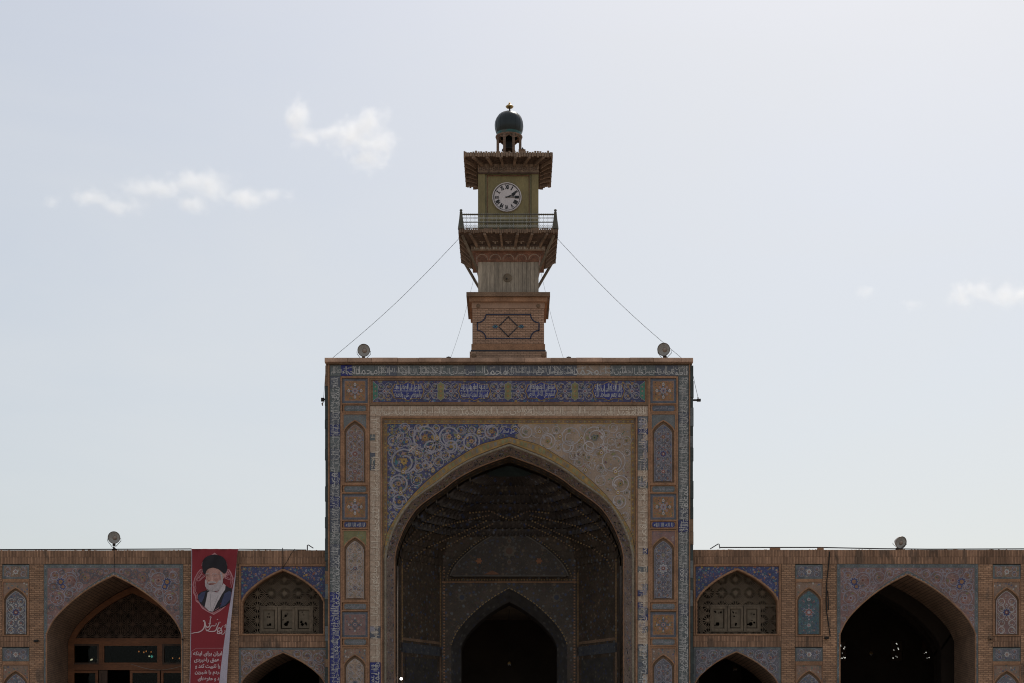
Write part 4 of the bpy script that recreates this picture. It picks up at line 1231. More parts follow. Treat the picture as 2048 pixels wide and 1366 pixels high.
def girih(cx, cy, px_, py_, R0=9.5, hole=.31, spoke=.75):
    """star rosettes on a staggered net, fine strapwork between them"""
    def f(x, y):
        j = round((y - cy) / py_); 
        i = round((x - cx) / px_)
        dx, dy = x - cx - i * px_, y - cy - j * py_
        r = math.hypot(dx, dy)
        if r < R0:
            if r < 2.1: return True
            a = math.atan2(dy, dx) * 12 / (2 * math.pi)
            return abs(a - round(a)) * (2 * math.pi / 12) * r < spoke
        u, v = (x + y) / 4.3, (x - y) / 4.3
        return abs(u - round(u)) > hole or abs(v - round(v)) > hole
    return f

def brick_area(rects, parent, d, singles):
    """bricks proud of a mortar bed; the first 'singles' are objects of their own"""
    lst = []
    bed = MB()
    for (x0, y0, x1, y1, sol) in rects:
        bed.box(PA, x0, y0, x1, y1, d + .013, d + .3, M_MORTAR)
        c = courses(x0, y0, x1, y1, sol, ch=3.0 if sol else 3.8, ln=10.4, j=.6 if sol else .75)
        lst += [(b, sol) for b in c]
    o = bed.build('brick_wall', parent)
    flat_ = [b for b in lst if not b[1] and b[0][3] < 1366]
    own = flat_[:singles]
    ids = set(map(id, own))
    for b, sol in own:
        block('brick', PA, (b[0], b[1], b[2], b[3], d + b[4], b[5]), M_BRICK, o)
    mb = MB()
    for e in lst:
        if id(e) in ids: continue
        b, sol = e
        mb.cham(PA, b[0], b[1], b[2], b[3], d + b[4], d + b[4] + .03, M_BRICKDK if sol else M_BRICK, .3, b[5])
    j = mb.build('brickwork', parent); j['kind'] = 'stuff'
    return o

def big_bay(root, x0, x1, y0, cx, apex, hw, spring, screen):
    A = arch(cx, apex, hw, spring, ARCH_A)
    f = arch_at(cx, apex, hw, spring, ARCH_A)
    g = MB()
    # grey border and pink field
    out = arch(cx, apex - 5.5, hw + 4.5, spring + 12, ARCH_A)
    g.slab(PA, [(x0, y0), (x0, GA), (cx - hw, GA)] + A + [(cx + hw, GA), (x1, GA), (x1, y0)], .0, .09, T_GRNGREY)
    sp = g.build('spandrel_border', root)
    fo = arch_at(cx, apex - 7.5, hw + 4, spring + 8, ARCH_A)
    B = arch(cx, apex - 7.5, hw + 4, spring + 8, ARCH_A)
    xa, xb = x0 + 7, x1 - 7
    B = [(xa, fo(xa))] + [p for p in B if xa < p[0] < xb] + [(xb, fo(xb))]
    for half in (0, 1):
        k = MB()
        pts = [p for p in B if (p[0] <= cx if half == 0 else p[0] >= cx)]
        if half == 0: k.slab(PA, [(xa, y0 + 7)] + pts + [(cx, y0 + 7)], -.004, .02, T_ROSE)
        else: k.slab(PA, [(cx, y0 + 7)] + pts + [(xb, y0 + 7)], -.004, .02, T_ROSE)
        o = k.build('spandrel', root)
        q = MB(); rr = random.Random(int(cx) + half)
        mir = (lambda x: x) if half == 0 else (lambda x: 2 * cx - x)
        ins = lambda a, b: b < fo(a) - 2 and b > y0 + 8 and xa < a < xb
        W_ = cx - xa
        flecks(q, PA, ins, (xa + 1 if half == 0 else cx, y0 + 9, cx if half == 0 else xb - 1, spring), 1500, -.007, [T_PINK, T_SLATE, T_LILAC, T_OCHRE, T_RED, T_PINK], rr, 2, 4.4)
        H = spring - y0
        keep = [(xa + (.20 + .035 * e) * W_, y0 + 8 + (.19 + .07 * e) * H, 8.0) for e in (0, 1)]
        cir = [(.33, .17, 16), (.57, .13, 12), (.15, .42, 15), (.14, .66, 10)]
        cir = [(xa + u * W_, y0 + 8 + v * H, r_) for u, v, r_ in cir]
        ins0 = lambda a, b: b < fo(a) - 2 and b > y0 + 8 and xa + 1 < a < cx
        cir += pack(lambda a, b: ins0(a, b) and all(math.hypot(a - c[0], b - c[1]) > c[2] for c in cir + keep), (xa, y0, cx, spring), [11] * 8 + [8.5] * 14 + [6.5] * 24 + [5] * 40 + [3.8] * 30, random.Random(9), 140)
        for i, (u, v, r_) in enumerate(cir):
            if not ins0(u, v + r_ * .6): continue
            scroll(q, PA, (mir(u), v), r_, -.010, (T_LILAC, T_SLATE)[i % 2] if screen else T_LILAC, 1.3 if r_ > 7 else 1.0, (T_PINK, T_OCHRE, T_LILAC)[i % 3], (T_RED, T_SLATE)[i % 2], i, 1 if (i + half) % 2 else -1, (T_RED, T_SLATE, T_OLIVE, T_PINK))
        for e in (0, 1):
            c = (mir(xa + (.20 + .035 * e) * W_), y0 + 8 + (.19 + .07 * e) * H)
            q.flower(PA, c, 11 - e * 2, -.016, T_LILAC, T_BLUE, 9); q.flower(PA, c, 9 - e * 2, -.020, T_BLUE, T_ORANGE, 9)
        q.ribbon(PA, [(a, b - .8) for a, b in pts], .8, -.012, T_PINK)
        q.build('floral_pattern', o)
    q = MB(); rr = random.Random(int(cx) + 9)
    for i, p in enumerate(resample(arch(cx, apex - 3, hw + 2.2, spring + 5), 110)): q.disc(PA, p, 1.5, -.004, (T_LILAC, T_SLATE, T_OCHRE)[i % 3], 5)
    n = int((x1 - x0) / 5)
    for i in range(n): q.leaf(PA, (x0 + 3 + i * 5, y0 + 3.4), i * .9, 3.2, 1.4, -.004, (T_LILAC, T_SLATE, T_OLIVE)[i % 3])
    for s in (x0 + 3, x1 - 3):
        for i in range(int((GA - y0) / 5.5)): q.leaf(PA, (s, y0 + 8 + i * 5.5), i * .9, 3.0, 1.4, -.004, (T_LILAC, T_SLATE, T_TURQ)[i % 3])
    q.build('border_pattern', sp)
    m = MB()
    full = [(cx - hw, GA)] + arch(cx, apex, hw, spring, ARCH_A, 5) + [(cx + hw, GA)]
    m.tube([PA.p(x, y, .01) for x, y in full], .028, M_TRIM, 6)
    m.build('edge_moulding', root)
    m = MB()
    m.strip([PA.p(x, y, .092) for x, y in full], [(*PA.p(x, y)[:1], 3.18, PA.p(x, y)[2]) for x, y in full], M_BRTEX)
    m.build('arch_reveal', root)
    return full

def screen_bay(root, x0, x1, y0, ybot, cx, apex, hw, spring, wx, wy):
    g = MB()
    A = arch(cx, apex, hw, spring)
    frame(g, PA, x0, y0, x1, ybot, 3.2, -.02, .08, M_TRIM)
    g.build('brick_frame', root)
    f = arch_at(cx, apex - 2, hw + 2, spring + 1)
    xa, xb = x0 + 4.5, x1 - 4.5
    B = [p for p in arch(cx, apex - 2.5, hw + 2.2, spring + 1)]
    g = MB()
    g.slab(PA, [(x0 + 3.2, y0 + 3.2), (x0 + 3.2, ybot - 3.3), (cx - hw, ybot - 3.3)] + A + [(cx + hw, ybot - 3.3), (x1 - 3.2, ybot - 3.3), (x1 - 3.2, y0 + 3.2)], .03, .10, M_TRIM)
    g.build('brick_surround', root)
    for half in (0, 1):
        pts = [p for p in B if (xa < p[0] <= cx if half == 0 else cx <= p[0] < xb)]
        pts = ([(xa, f(xa) - 1)] + pts) if half == 0 else (pts + [(xb, f(xb) - 1)])
        k = MB()
        k.slab(PA, ([(xa, y0 + 4.6)] + pts + [(cx - 2, y0 + 4.6)]) if half == 0 else ([(cx + 2, y0 + 4.6)] + pts + [(xb, y0 + 4.6)]), .012, .04, T_FIELDCOB)
        o = k.build('spandrel', root)
        q = MB(); rr = random.Random(int(cx) + half)
        ins = lambda a, b: b < f(a) - 2
        bx = (xa + 1, y0 + 6, cx - 2, spring) if half == 0 else (cx + 2, y0 + 6, xb - 1, spring)
        flecks(q, PA, ins, bx, 460, .009, [T_RED, T_OCHRE, T_TURQ, T_LILAC, T_SLATE, T_PINK, T_BLUE, T_BLUE], rr, 1.8, 3.8)
        for i in range(46):
            p = (rr.uniform(bx[0], bx[2]), rr.uniform(bx[1], bx[3]))
            if ins(p[0], p[1] + 3): q.flower(PA, p, rr.uniform(1.8, 3.4), .006, rr.choice((T_RED, T_YELL, T_LILAC, T_PINK, T_TURQ)), rr.choice((T_YELL, T_RED, T_BLUE)), 6)
        q.build('floral_pattern', o)
    m = MB()
    pr = resample([(cx - hw, ybot - 2)] + arch(cx, apex + .5, hw, spring, ARCH_A, 6) + [(cx + hw, ybot - 2)], 260)
    m.tube([PA.p(x, y, .0) for x, y in pr], 2.3 / PA.s, M_TRIM, 8, twist=(2, 4.0, .2))
    m.build('rope_moulding', root, smooth=True)
    m = MB()
    full = [(cx - hw, ybot)] + arch(cx, apex, hw, spring, ARCH_A, 4) + [(cx + hw, ybot)]
    m.strip([PA.p(x, y, .10) for x, y in full], [(PA.x(x), 1.05, PA.z(y)) for x, y in full], M_TRIM)
    m.box(PA, cx - hw, ybot - 4.0, cx + hw, ybot - .1, .02, .9, W_OLIVE)
    m.build('arch_reveal', root)
    # pierced wooden screen with three small window panels
    c0 = PS.x(1024) and (1024 + (PA.x(cx) - .1) * PS.s)
    k = PS.s / PA.s
    def sx(x): return 1024 + (x - 1024) * k
    def sy(y): return HORIZON + (y - HORIZON) * k
    fa = arch_at(sx(cx), sy(apex), hw * k, sy(spring))
    yb_ = sy(ybot - 4.5)
    X0, X1 = sx(wx[0]), sx(wx[1]); Y0, Y1 = sy(wy[0]), sy(wy[1])
    m = MB()
    ins = lambda a, b: b > fa(a) + 1 and abs(a - sx(cx)) < hw * k - 1 and not (X0 < a < X1 and Y0 < b < Y1)
    runs(m, PS, ins, girih(sx(cx), sy(apex) + 17, 27.3, 27.3, 10.8), sx(cx - hw), sy(apex), sx(cx + hw), yb_, .8, .0, .05, W_GIRIH)
    sc = m.build('lattice', root)
    m = MB(); frame(m, PS, X0 - 1.5, Y0 - 1.5, X1 + 1.5, Y1 + 2, 2.2, -.03, .08, W_OLIVE)
    m.box(PS, sx(cx - hw), Y0 - 2.0, sx(cx + hw), Y0 - .6, -.015, .06, W_OLIVE)
    m.build('window_frame', root)
    rr = random.Random(int(cx) + 77)
    w = (X1 - X0) / 3
    for i in range(3):
        a, b = X0 + i * w + .6, X0 + (i + 1) * w - .6
        m = MB(); frame(m, PS, a, Y0 + 1, b, Y1 - .3, 4.6, -.045, .05, W_OLIVE)
        frame(m, PS, a + 4.7, Y0 + 5.7, b - 4.7, Y1 - 5, 1.0, -.02, .05, W_GIRIH)
        o = m.build('window', root)
        # old pierced panel, broken in places
        px0, py0, px1, py1 = a + (5.6, 7.4, 7.0)[i], Y0 + (5.6, 6.0, 7.2)[i], b - (7.0, 5.6, 7.2)[i], Y1 - (7.4, 8.0, 7.6)[i]
        holes = [(rr.uniform(px0 + 1, px1 - 1), rr.uniform(py0 + 2, py1 - 2), rr.uniform(1, 2.6)) for _ in range(4)] + [((px0 + px1) / 2, py0 + 8, 1.6), ((px0 + px1) / 2 + rr.uniform(-3, 3), py1 - 7, rr.uniform(2, 4))]
        hollow = [(h[0], h[1], h[2] * .55) for h in holes]
        q = MB()
        runs(q, PS, lambda x, y: True, lambda x, y: all(math.hypot(x - h[0], y - h[1]) > h[2] for h in holes) or any(math.hypot(x - h[0], y - h[1]) < h[2] for h in hollow[4:5]), px0, py0, px1, py1, 1.0, .0, .03, mat('weathered_panel', (.155, .118, .08), .8, .35, 4))
        q.build('pierced_panel', o)
    return sc

def low_bay(root, x0, x1, y0, cx, apex, hw, spring, tone):
    A = arch(cx, apex, hw, spring)
    g = MB()
    g.slab(PA, [(x0, y0), (x0, GA), (cx - hw, GA)] + A + [(cx + hw, GA), (x1, GA), (x1, y0)], .02, .10, T_GRNGREY)
    sp = g.build('spandrel_border', root)
    f = arch_at(cx, apex - 3, hw + 3, spring + 6)
    B = arch(cx, apex - 3, hw + 3, spring + 6)
    xa, xb = x0 + 4, x1 - 4
    for half in (0, 1):
        pts = [p for p in B if (xa < p[0] <= cx if half == 0 else cx <= p[0] < xb)]
        pts = ([(xa, f(xa))] + pts) if half == 0 else (pts + [(xb, f(xb))])
        k = MB()
        k.slab(PA, ([(xa, y0 + 4)] + pts + [(cx, y0 + 4)]) if half == 0 else ([(cx, y0 + 4)] + pts + [(xb, y0 + 4)]), .010, .04, tone)
        o = k.build('spandrel', root)
        q = MB(); rr = random.Random(int(cx) + 5 + half)
        ins = lambda a, b: b < f(a) - 2
        bx = (xa + 1, y0 + 5, cx, spring) if half == 0 else (cx, y0 + 5, xb - 1, spring)
        flecks(q, PA, ins, bx, 420, .007, [T_LILAC, T_SLATE, T_PINK, T_OLIVE, T_RED], rr, 1.8, 3.8)
        for i, (u, v, r_) in enumerate(((.17, .22, 10), (.43, .15, 10), (.66, .10, 7), (.13, .52, 9), (.32, .36, 7), (.10, .78, 7), (.82, .08, 5), (.07, .08, 5))):
            c = (xa + u * (cx - xa), y0 + 5 + v * (spring - y0 - 5)); c = c if half == 0 else (2 * cx - c[0], c[1])
            if ins(c[0], c[1] + r_ * .8): scroll(q, PA, c, r_, .003, T_LILAC, 1.1, (T_PINK, T_SLATE, T_OCHRE)[i % 3], T_RED, i, 1 if (i + half) % 2 else -1, (T_RED, T_SLATE, T_OLIVE))
        q.build('floral_pattern', o)
    full = [(cx - hw, GA)] + arch(cx, apex, hw, spring, ARCH_A, 5) + [(cx + hw, GA)]
    m = MB(); m.tube([PA.p(x, y, .02) for x, y in full], .022, M_TRIM, 6); m.build('edge_moulding', root)
    m = MB(); m.strip([PA.p(x, y, .105) for x, y in full], [(PA.x(x), 3.18, PA.z(y)) for x, y in full], M_BRTEX); m.build('arch_reveal', root)
    return full

def panel_column(root, x0, x1, top, tone, seed):
    rr = random.Random(seed)
    def rect_tile(y0, y1, fld, med):
        m = MB(); m.box(PA, x0, y0, x1, y1, .0, .08, T_GRNGREY)
        m.box(PA, x0 + 3.4, y0 + 3.4, x1 - 3.4, y1 - 3.4, -.004, .02, fld)
        o = m.build('rectangular_panel', root)
        q = MB(); cx, cy_ = (x0 + x1) / 2, (y0 + y1) / 2
        for s in (-1, 1):
            for t in (-1, 1):
                scroll(q, PA, (cx + s * 15, cy_ + t * 5), 5, -.008, T_LILAC, .8, T_PINK, T_RED, s + t, s * t, (T_OCHRE, T_SLATE))
        flecks(q, PA, lambda a, b: True, (x0 + 4, y0 + 4, x1 - 4, y1 - 4), 80, -.006, [T_SLATE, T_OLIVE, T_PINK, T_LILAC, T_OCHRE], rr, 1.5, 3)
        q.flower(PA, (cx, cy_), 6, -.012, T_WHITE, med, 8, T_PINK)
        q.build('floral_pattern', o)
    rect_tile(1129.5, 1157.5, T_FIELD if tone != 'turq' else T_FIELDBLUE, T_PINK)
    fld = {'white': T_FIELDBLUE, 'turq': T_FIELDTURQ, 'rose': T_ROSE}[tone]
    meds = ((.5, 8, (T_BLUE, T_LILAC)[tone == 'turq'], T_RED),) if tone != 'turq' else ((.20, 3.5, T_LILAC, T_RED), (.5, 8, T_RED, T_LILAC), (.8, 3.5, T_LILAC, T_RED))
    arched_panel(PA, root, x0, 1163, x1, 1272, .0, fld, {'white': 'warm', 'turq': 'turq', 'rose': 'warm'}[tone], seed + 1, T_WHITE if tone != 'turq' else T_SLATE, meds, T_FIELD, M_TRIM, fw=1.6, gap=4.5)
    rect_tile(1295.5, 1322.5, T_FIELDBLUE, T_PINK)
    arched_panel(PA, root, x0, 1329, x1, 1440, .0, T_FIELDBLUE, 'blue', seed + 2, T_LILAC, ((.45, 7, T_SLATE, T_PINK),), T_FIELD, M_TRIM, fw=1.6, gap=5)
    m = MB(); m.box(PA, x0, 1440.5, x1, GA, .0, .06, M_STONE); m.build('marble_dado', root)
    m = MB()
    m.box(PA, x0, 1157.7, x1, 1162.8, .0, .06, M_TRIM); m.build('trim', root); m = MB(); m.box(PA, x0, 1322.7, x1, 1328.8, .0, .06, M_TRIM)
    m.build('trim', root)

def shell(root, xa, xb, top, lo, windows=()):
    """roof, rear wall and end walls of a wing (metres)"""
    zt = PA.z(top) - .06
    m = MB(); m.box3(xa, xb, .66, 11.6, zt - .35, zt - .02, M_ROOF); m.build('roof', root)
    m = MB()
    yb = 11.3
    zc = zt - .36
    xs = xa
    for (w0, w1, z0, z1) in windows:
        m.box3(xs, w0, yb, yb + .3, 0, zc, M_INNER); m.box3(w0, w1, yb, yb + .3, 0, z0, M_INNER); m.box3(w0, w1, yb, yb + .3, z1, zc, M_INNER)
        xs = w1
    m.box3(xs, xb, yb, yb + .3, 0, zc, M_INNER)
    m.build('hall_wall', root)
    m = MB()
    m.box3(xa, xa + .3, .66, yb - .01, 0, zc, M_INNER); m.box3(xb - .3, xb, .66, yb - .01, 0, zc, M_INNER)
    m.build('end_wall', root)
    m = MB(); m.box3(xa + .31, xb - .31, 3.25, yb - .02, .004, .03, MATS['added_dark_floor']); m.build('floor', root)  # same added dark floor, cuts light bouncing inside the wing

def added_cross_wall(root, x0, x1, deep=True):
    """solid pier behind the front between two bays"""
    m = MB(); m.box3(PA.x(x0), PA.x(x1), .66, 3.17, 0, PA.z(1102) - .5, M_BRTEX); m.build('pier', root)
    if deep: m = MB(); m.box3(PA.x(x0) + .2, PA.x(x1) - .2 if x1 - x0 > 12 else PA.x(x1), 3.172, 11.29, 0, PA.z(1102) - .5, M_INNER); m.build('added_cross_wall', root)  # unseen inner wall added to keep light from neighbouring arches out

# left wing
lw = thing('arcade_wing', (-11, .35, 0), 'brick arcade left of the portal with the red banner over its parapet', 'arcade', 'two storey arcades beside the portal')
TOPL = 1100.5
rects = [(-2, 1128.5, 4.6, 1272, 0), (58.4, 1128.5, 87.6, 1440, 0), (366.4, 1128.5, 383, 1440, 0), (383, 1128.5, 477.5, 1440, 0), (-260, 1128.5, -2.4, 1440, 0), (-2, 1294.4, 4.6, 1440, 0)]
bands = [(-260, TOPL, 655.5, 1128, 1), (-2, 1272.6, 58, 1294, 1), (478, 1271.4, 655.5, 1295, 1)]
order = [rects[2], rects[1]] + [rects[0]] + rects[3:]
brick_area(order + bands, lw, -.0, 300)
panel_column(lw, 5, 58, 1129, 'white', 301)
fullL = big_bay(lw, 88, 366, 1129, 228, 1150.5, 135.5, 1270, True)
screen_bay(lw, 478, 655, 1128.6, 1271, 566, 1139, 82.5, 1205, (517.5, 621.5), (1211, 1261))
low_bay(lw, 478, 655, 1295.6, 566, 1305, 86, 1372, T_FIELD)
m = MB(); m.box(PA, 58.4, 1440.5, 87.6, GA, .0, .3, M_STONE); m.box(PA, 366.4, 1440.5, 477.5, GA, .0, .3, M_STONE); m.box(PA, -260, 1440.5, 4.6, GA, .0, .3, M_STONE); m.build('marble_dado', lw)
for a, b in ((-20, 84), (372, 482), (650, 655)): added_cross_wall(lw, a, b)
shell(lw, PA.x(-260), -6.1, TOPL, 0)
m = MB(); m.box(PA, 478, 1268, 655, 1296, .31, 3.17, M_INNER); m.build('floor_slab', lw)

# right wing
rw = thing('arcade_wing', (11, .35, 0), 'brick arcade right of the portal with a cable hanging down its pier', 'arcade', 'two storey arcades beside the portal')
TOPR = 1099.5
rects = [(1562.6, 1128.5, 1590.6, 1440, 0), (1645.4, 1128.5, 1673.6, 1440, 0), (1956.4, 1128.5, 1985.6, 1440, 0), (2041.6, 1128.5, 2300, 1440, 0)]
bands = [(1386.5, TOPR, 2300, 1128, 1), (1386.5, 1271.4, 1562, 1294, 1), (1591, 1272.6, 1645, 1294, 1), (1986, 1272.6, 2041, 1294, 1)]
brick_area(rects + bands, rw, .0, 300)
panel_column(rw, 1591, 1645, 1129, 'turq', 311)
panel_column(rw, 1986, 2041, 1129, 'rose', 321)
fullR = big_bay(rw, 1674, 1956, 1128.6, 1815.5, 1148.5, 136, 1270, False)
screen_bay(rw, 1387, 1561.6, 1128.6, 1271, 1474.5, 1138, 82, 1204, (1424.5, 1523.5), (1209, 1260))
low_bay(rw, 1387, 1561.6, 1294.6, 1473, 1303.5, 85, 1372, T_FIELDBLUE)
m = MB()
for a, b in ((1562.6, 1590.6), (1645.4, 1673.6), (1956.4, 1985.6), (2041.6, 2300)): m.box(PA, a, 1440.5, b, GA, .0, .3, M_STONE)
m.build('marble_dado', rw)
for a, b in ((1387, 1392), (1557, 1674), (1958, 2070)): added_cross_wall(rw, a, b, a < 1900)
m = MB(); m.box(PA, 1387, 1268, 1561.6, 1296, .31, 3.17, M_INNER); m.build('floor_slab', rw)
PR = Plane(11.3)
wins = [(1678, 1284, 1694, 1322), (1783, 1282, 1806, 1322), (1844, 1262, 1872, 1322)]
shell(rw, 6.1, PA.x(2300), TOPR, 0, [(PR.x(a), PR.x(c), PR.z(d), PR.z(b)) for a, b, c, d in wins])
rr = random.Random(401)
for wi, (a, b, c, d) in enumerate(wins):
    m = MB()
    w, h = c - a, d - b
    cl = [(.5, .10), (.25, .28), (.78, .30), (.5, .52), (.3, .72), (.7, .70), (.5, .9)] if wi == 2 else [(.5, .15), (.3, .4), (.7, .38), (.5, .75), (.3, .88)] if wi == 1 else [(.3, .15), (.8, .30), (.55, .55), (.35, .85), (.75, .8)]
    holes = []
    for (u, v) in cl:
        for k in range(rr.choice((1, 2, 2, 3))):
            holes.append((a + u * w + rr.uniform(-2.2, 2.2), b + v * h + rr.uniform(-1.8, 1.8), rr.uniform(.8, 1.5)))
    runs(m, PR, lambda x, y: True, lambda x, y: all(math.hypot(x - q[0], y - q[1]) > q[2] for q in holes), a, b, c, d, .5, .1, .2, W_DARK)
    m.build('pierced_window', rw)
# inner ribs of the deep vault
for yy, kk in ((5.2, 1.02), (7.6, 1.16)):
    m = MB()
    zsp = PA.z(1270)
    pts = [(PA.x(1815.5) + (PA.x(x) - PA.x(1815.5)) * kk, (PA.z(y) - zsp) * kk + zsp - .1 if PA.z(y) > zsp else PA.z(y)) for x, y in fullR]
    m.strip([(x, yy, z) for x, z in pts], [(x, yy + .6, z) for x, z in pts], M_INNER)
    big = [(PA.x(1815.5) + (x - PA.x(1815.5)) * 1.25, min(z * 1.12, PA.z(1108) - .5)) for x, z in pts]
    m.strip([(x, yy, z) for x, z in pts], [(x, yy, z) for x, z in big], M_INNER)
    m.build('vault_rib', rw)

# timber front of the big left bay
k = PW.s / PA.s
def sx(x): return 1024 + (x - 1024) * k
def sy(y): return HORIZON + (y - HORIZON) * k
GW = HORIZON + 1.6 * PW.s
tf = thing('wooden_screen', (PA.x(228), 3.2, 0), 'dark timber screen with girih lattice and glazed transoms inside the left big arch', 'wooden screen')
c, ap, hw, sp = sx(228), sy(1150.5) + 2, 135.5 * k, sy(1270)
A1 = arch(c, ap, hw - 1, sp, ARCH_A); A2 = arch(c, ap + 13, hw - 13, sp, ARCH_A)
m = MB()
F1 = [(c - hw + 1, GW)] + A1 + [(c + hw - 1, GW)]; F2 = [(c - hw + 13, GW)] + A2 + [(c + hw - 13, GW)]
m.strip([PW.p(x, y, -.05) for x, y in F1], [PW.p(x, y, -.05) for x, y in F2], W_BROWN)
m.strip([PW.p(x, y, -.05) for x, y in F2], [PW.p(x, y, .12) for x, y in F2], W_BROWN)
m.build('arch_frame', tf)
fa = arch_at(c, ap + 13, hw - 13, sp)
m = MB(); m.box(PW, c - hw + 13, 1276.5, c + hw - 13, 1288, -.04, .1, W_BROWN); m.box(PW, c - hw + 13, 1329, c + hw - 13, 1340, -.03, .1, W_BROWN); m.build('transom', tf)
m = MB()
runs(m, PW, lambda a, b: b > fa(a) + .5 and abs(a - c) < hw - 13, girih(c, 1225, 24, 24, 9.5, .36, .7), c - hw, ap, c + hw, 1276.5, 1.5, .0, .05, mat('lattice_dark', (.11, .068, .045), .7, .3, 3))
m.build('lattice', tf)
m = MB(); m.box(PW, c - hw + 8, ap, c + hw - 8, 1276, .35, .4, M_INNER); m.build('backing_panel', tf)
for a, b in ((140, 198), (205, 318), (325, 384)):
    q = MB(); frame(q, PW, a, 1288.2, b, 1328.8, 3.5, -.02, .08, W_BROWN if a == 205 else W_DARK); o = q.build('window', tf)
    q = MB(); q.box(PW, a + 3.6, 1291.8, b - 3.6, 1325.2, .02, .03, X_GLASS); q.build('pane', o)
for a, b in ((384.2, 390), (198.2, 204.8), (318.2, 324.8)):
    q = MB(); q.box(PW, a, 1288.2, b, 1328.8, -.03, .1, W_BROWN); q.build('mullion', tf)
for a, b in ((140, 196), (198, 215), (260, 320), (322, 390)):
    q = MB(); frame(q, PW, a, 1341, b, GW - 20, 5, -.02, .08, W_BROWN if b - a > 30 else W_DARK); o = q.build('door', tf)
    q = MB()
    if b - a > 30:
        q.box(PW, a + 5.2, 1430, b - 5.2, GW - 25, .0, .06, W_DARK); q.build('door_panel', o)
        q = MB(); q.box(PW, a + 5.2, 1346.2, b - 5.2, 1429.6, .02, .03, X_GLASS); q.build('pane', o)
    else:
        q.box(PW, a + 5.2, 1346, b - 5.2, GW - 25, .0, .06, W_DARK); q.build('door_panel', o)
# ---------------------------------------------------------------- clock tower
TX, TY = -.028, 2.42           # axis of the tower
tower = thing('clock_tower', (TX, TY, P0.z(724)), 'square clock tower of brick and timber with balcony and small green dome', 'clock tower')
def hwof(w):                   # half width in metres of a square stage whose front edge spans w pixels
    h = w / 2 / 58.0
    for _ in range(6): h = w / 2 * ((TY - h) - CAM[1]) / F
    return h
def tz(py, h): return CAM[2] + (HORIZON - py) * ((TY - h) - CAM[1]) / F
def stage(mb, w, py0, py1, m, w1=None):
    """square prism / frustum: front spans w px at row py0 (top) and w1 px at row py1"""
    h0 = hwof(w); h1 = hwof(w1 or w)
    z0, z1 = tz(py0, h0), tz(py1, h1)
    v = [(TX + sx_ * h0, TY + sy_ * h0, z0) for sx_, sy_ in ((-1, -1), (1, -1), (1, 1), (-1, 1))] + [(TX + sx_ * h1, TY + sy_ * h1, z1) for sx_, sy_ in ((-1, -1), (1, -1), (1, 1), (-1, 1))]
    mb.add(v, [(4, 5, 1, 0), (5, 6, 2, 1), (6, 7, 3, 2), (7, 4, 0, 3), (0, 1, 2, 3), (7, 6, 5, 4)], m)
    return h0, z0, z1
m = MB(); stage(m, 154, 703, 722, M_BRTEX_TOWER); m.build('plinth', tower)
m = MB(); stage(m, 150, 700, 702.8, T_BLACK); m.build('dark_tile_line', tower)
m = MB(); stage(m, 147.5, 688, 699.8, M_TRIM); m.build('base_moulding', tower)
m = MB(); h, za, zb = stage(m, 142, 620, 687.8, M_MORTAR); m.build('shaft_core', tower)
PT = Plane(TY - hwof(143.5))
x0, x1 = 1024 + (TX - hwof(143.5) - .1) * PT.s, 1024 + (TX + hwof(143.5) - .1) * PT.s
m = MB()
sh = m.build('brick_face', tower) if False else None
mb = MB(); mb.box(PT, x0, 618, x1, 687.6, .012, .05, M_MORTAR); sh = mb.build('brick_face', tower)
M_TBRICK = mat('tower_brick', (.44, .27, .18), .85, .25, 1.2, .12, 30, .3, tint=.16, stretch=(1, 1, .5))
bl = courses(x0, 617, x1, 687.6, False, 3.55, 10.6, .7)
for b in bl[:300]: block('brick', PT, (b[0], b[1], b[2], b[3], b[4] * .5, 0), M_TBRICK, sh)
if len(bl) > 300:
    mb = MB(); blocks_joined(mb, PT, [(b[0], b[1], b[2], b[3], b[4] * .5, b[5]) for b in bl[300:]], 0, M_TBRICK); o = mb.build('brickwork', sh); o['kind'] = 'stuff'
# side and back brick faces
mb = MB(); hh = hwof(143.3)
mb.box3(TX - hh, TX - hh + .05, TY - hh + .05, TY + hh, tz(687.6, hh), tz(618, hh), M_BRTEX_TOWER); mb.box3(TX + hh - .05, TX + hh, TY - hh + .05, TY + hh, tz(687.6, hh), tz(618, hh), M_BRTEX_TOWER)
mb.box3(TX - hh + .05, TX + hh - .05, TY + hh - .05, TY + hh, tz(687.6, hh), tz(618, hh), M_BRTEX_TOWER)
mb.build('brick_face', tower)
# inlaid outline, diamond and flowers
cx, cy_ = 1016.5, 653.3
def arc(ax, ay, r, a0, a1, n=7): return [(ax + r * math.cos(rad(a0 + (a1 - a0) * i / n)), ay + r * math.sin(rad(a0 + (a1 - a0) * i / n))) for i in range(n + 1)]
L_, T_, R_, B_ = 954.8, 629.2, 1078, 677
r_ = 17
out = [(L_, 644.5)] + arc(L_, 628.5, 17, 90, 0)[:-1][::1] + [(L_ + 17.5, T_), (R_ - 17.5, T_)] + arc(R_, 628.5, 17, 180, 90) + [(R_, 662)] + arc(R_, 678, 17, 270, 180) + [(R_ - 17.5, B_), (L_ + 17.5, B_)] + arc(L_, 678, 17, 0, -90) + [(L_, 644.5)]
q = MB(); q.ribbon(PT, out, 2.4, -.012, T_BLACK)
mm = mat('inlay_navy', (.02, .022, .05), .5, .2)
q.mats = [mm]; q.build('cartouche_outline', sh)
q = MB()
for i in range(10):
    for s1 in (-1, 1):
        for s2 in (-1, 1):
            t = i / 10
            q.box(PT, cx + s1 * 19.5 * t - 1.15, cy_ + s2 * 19.5 * (1 - t) - 1.15, cx + s1 * 19.5 * t + 1.15, cy_ + s2 * 19.5 * (1 - t) + 1.15, -.012, .01, T_BLACK)
o = q.build('diamond_inlay', sh); o['kind'] = 'stuff'
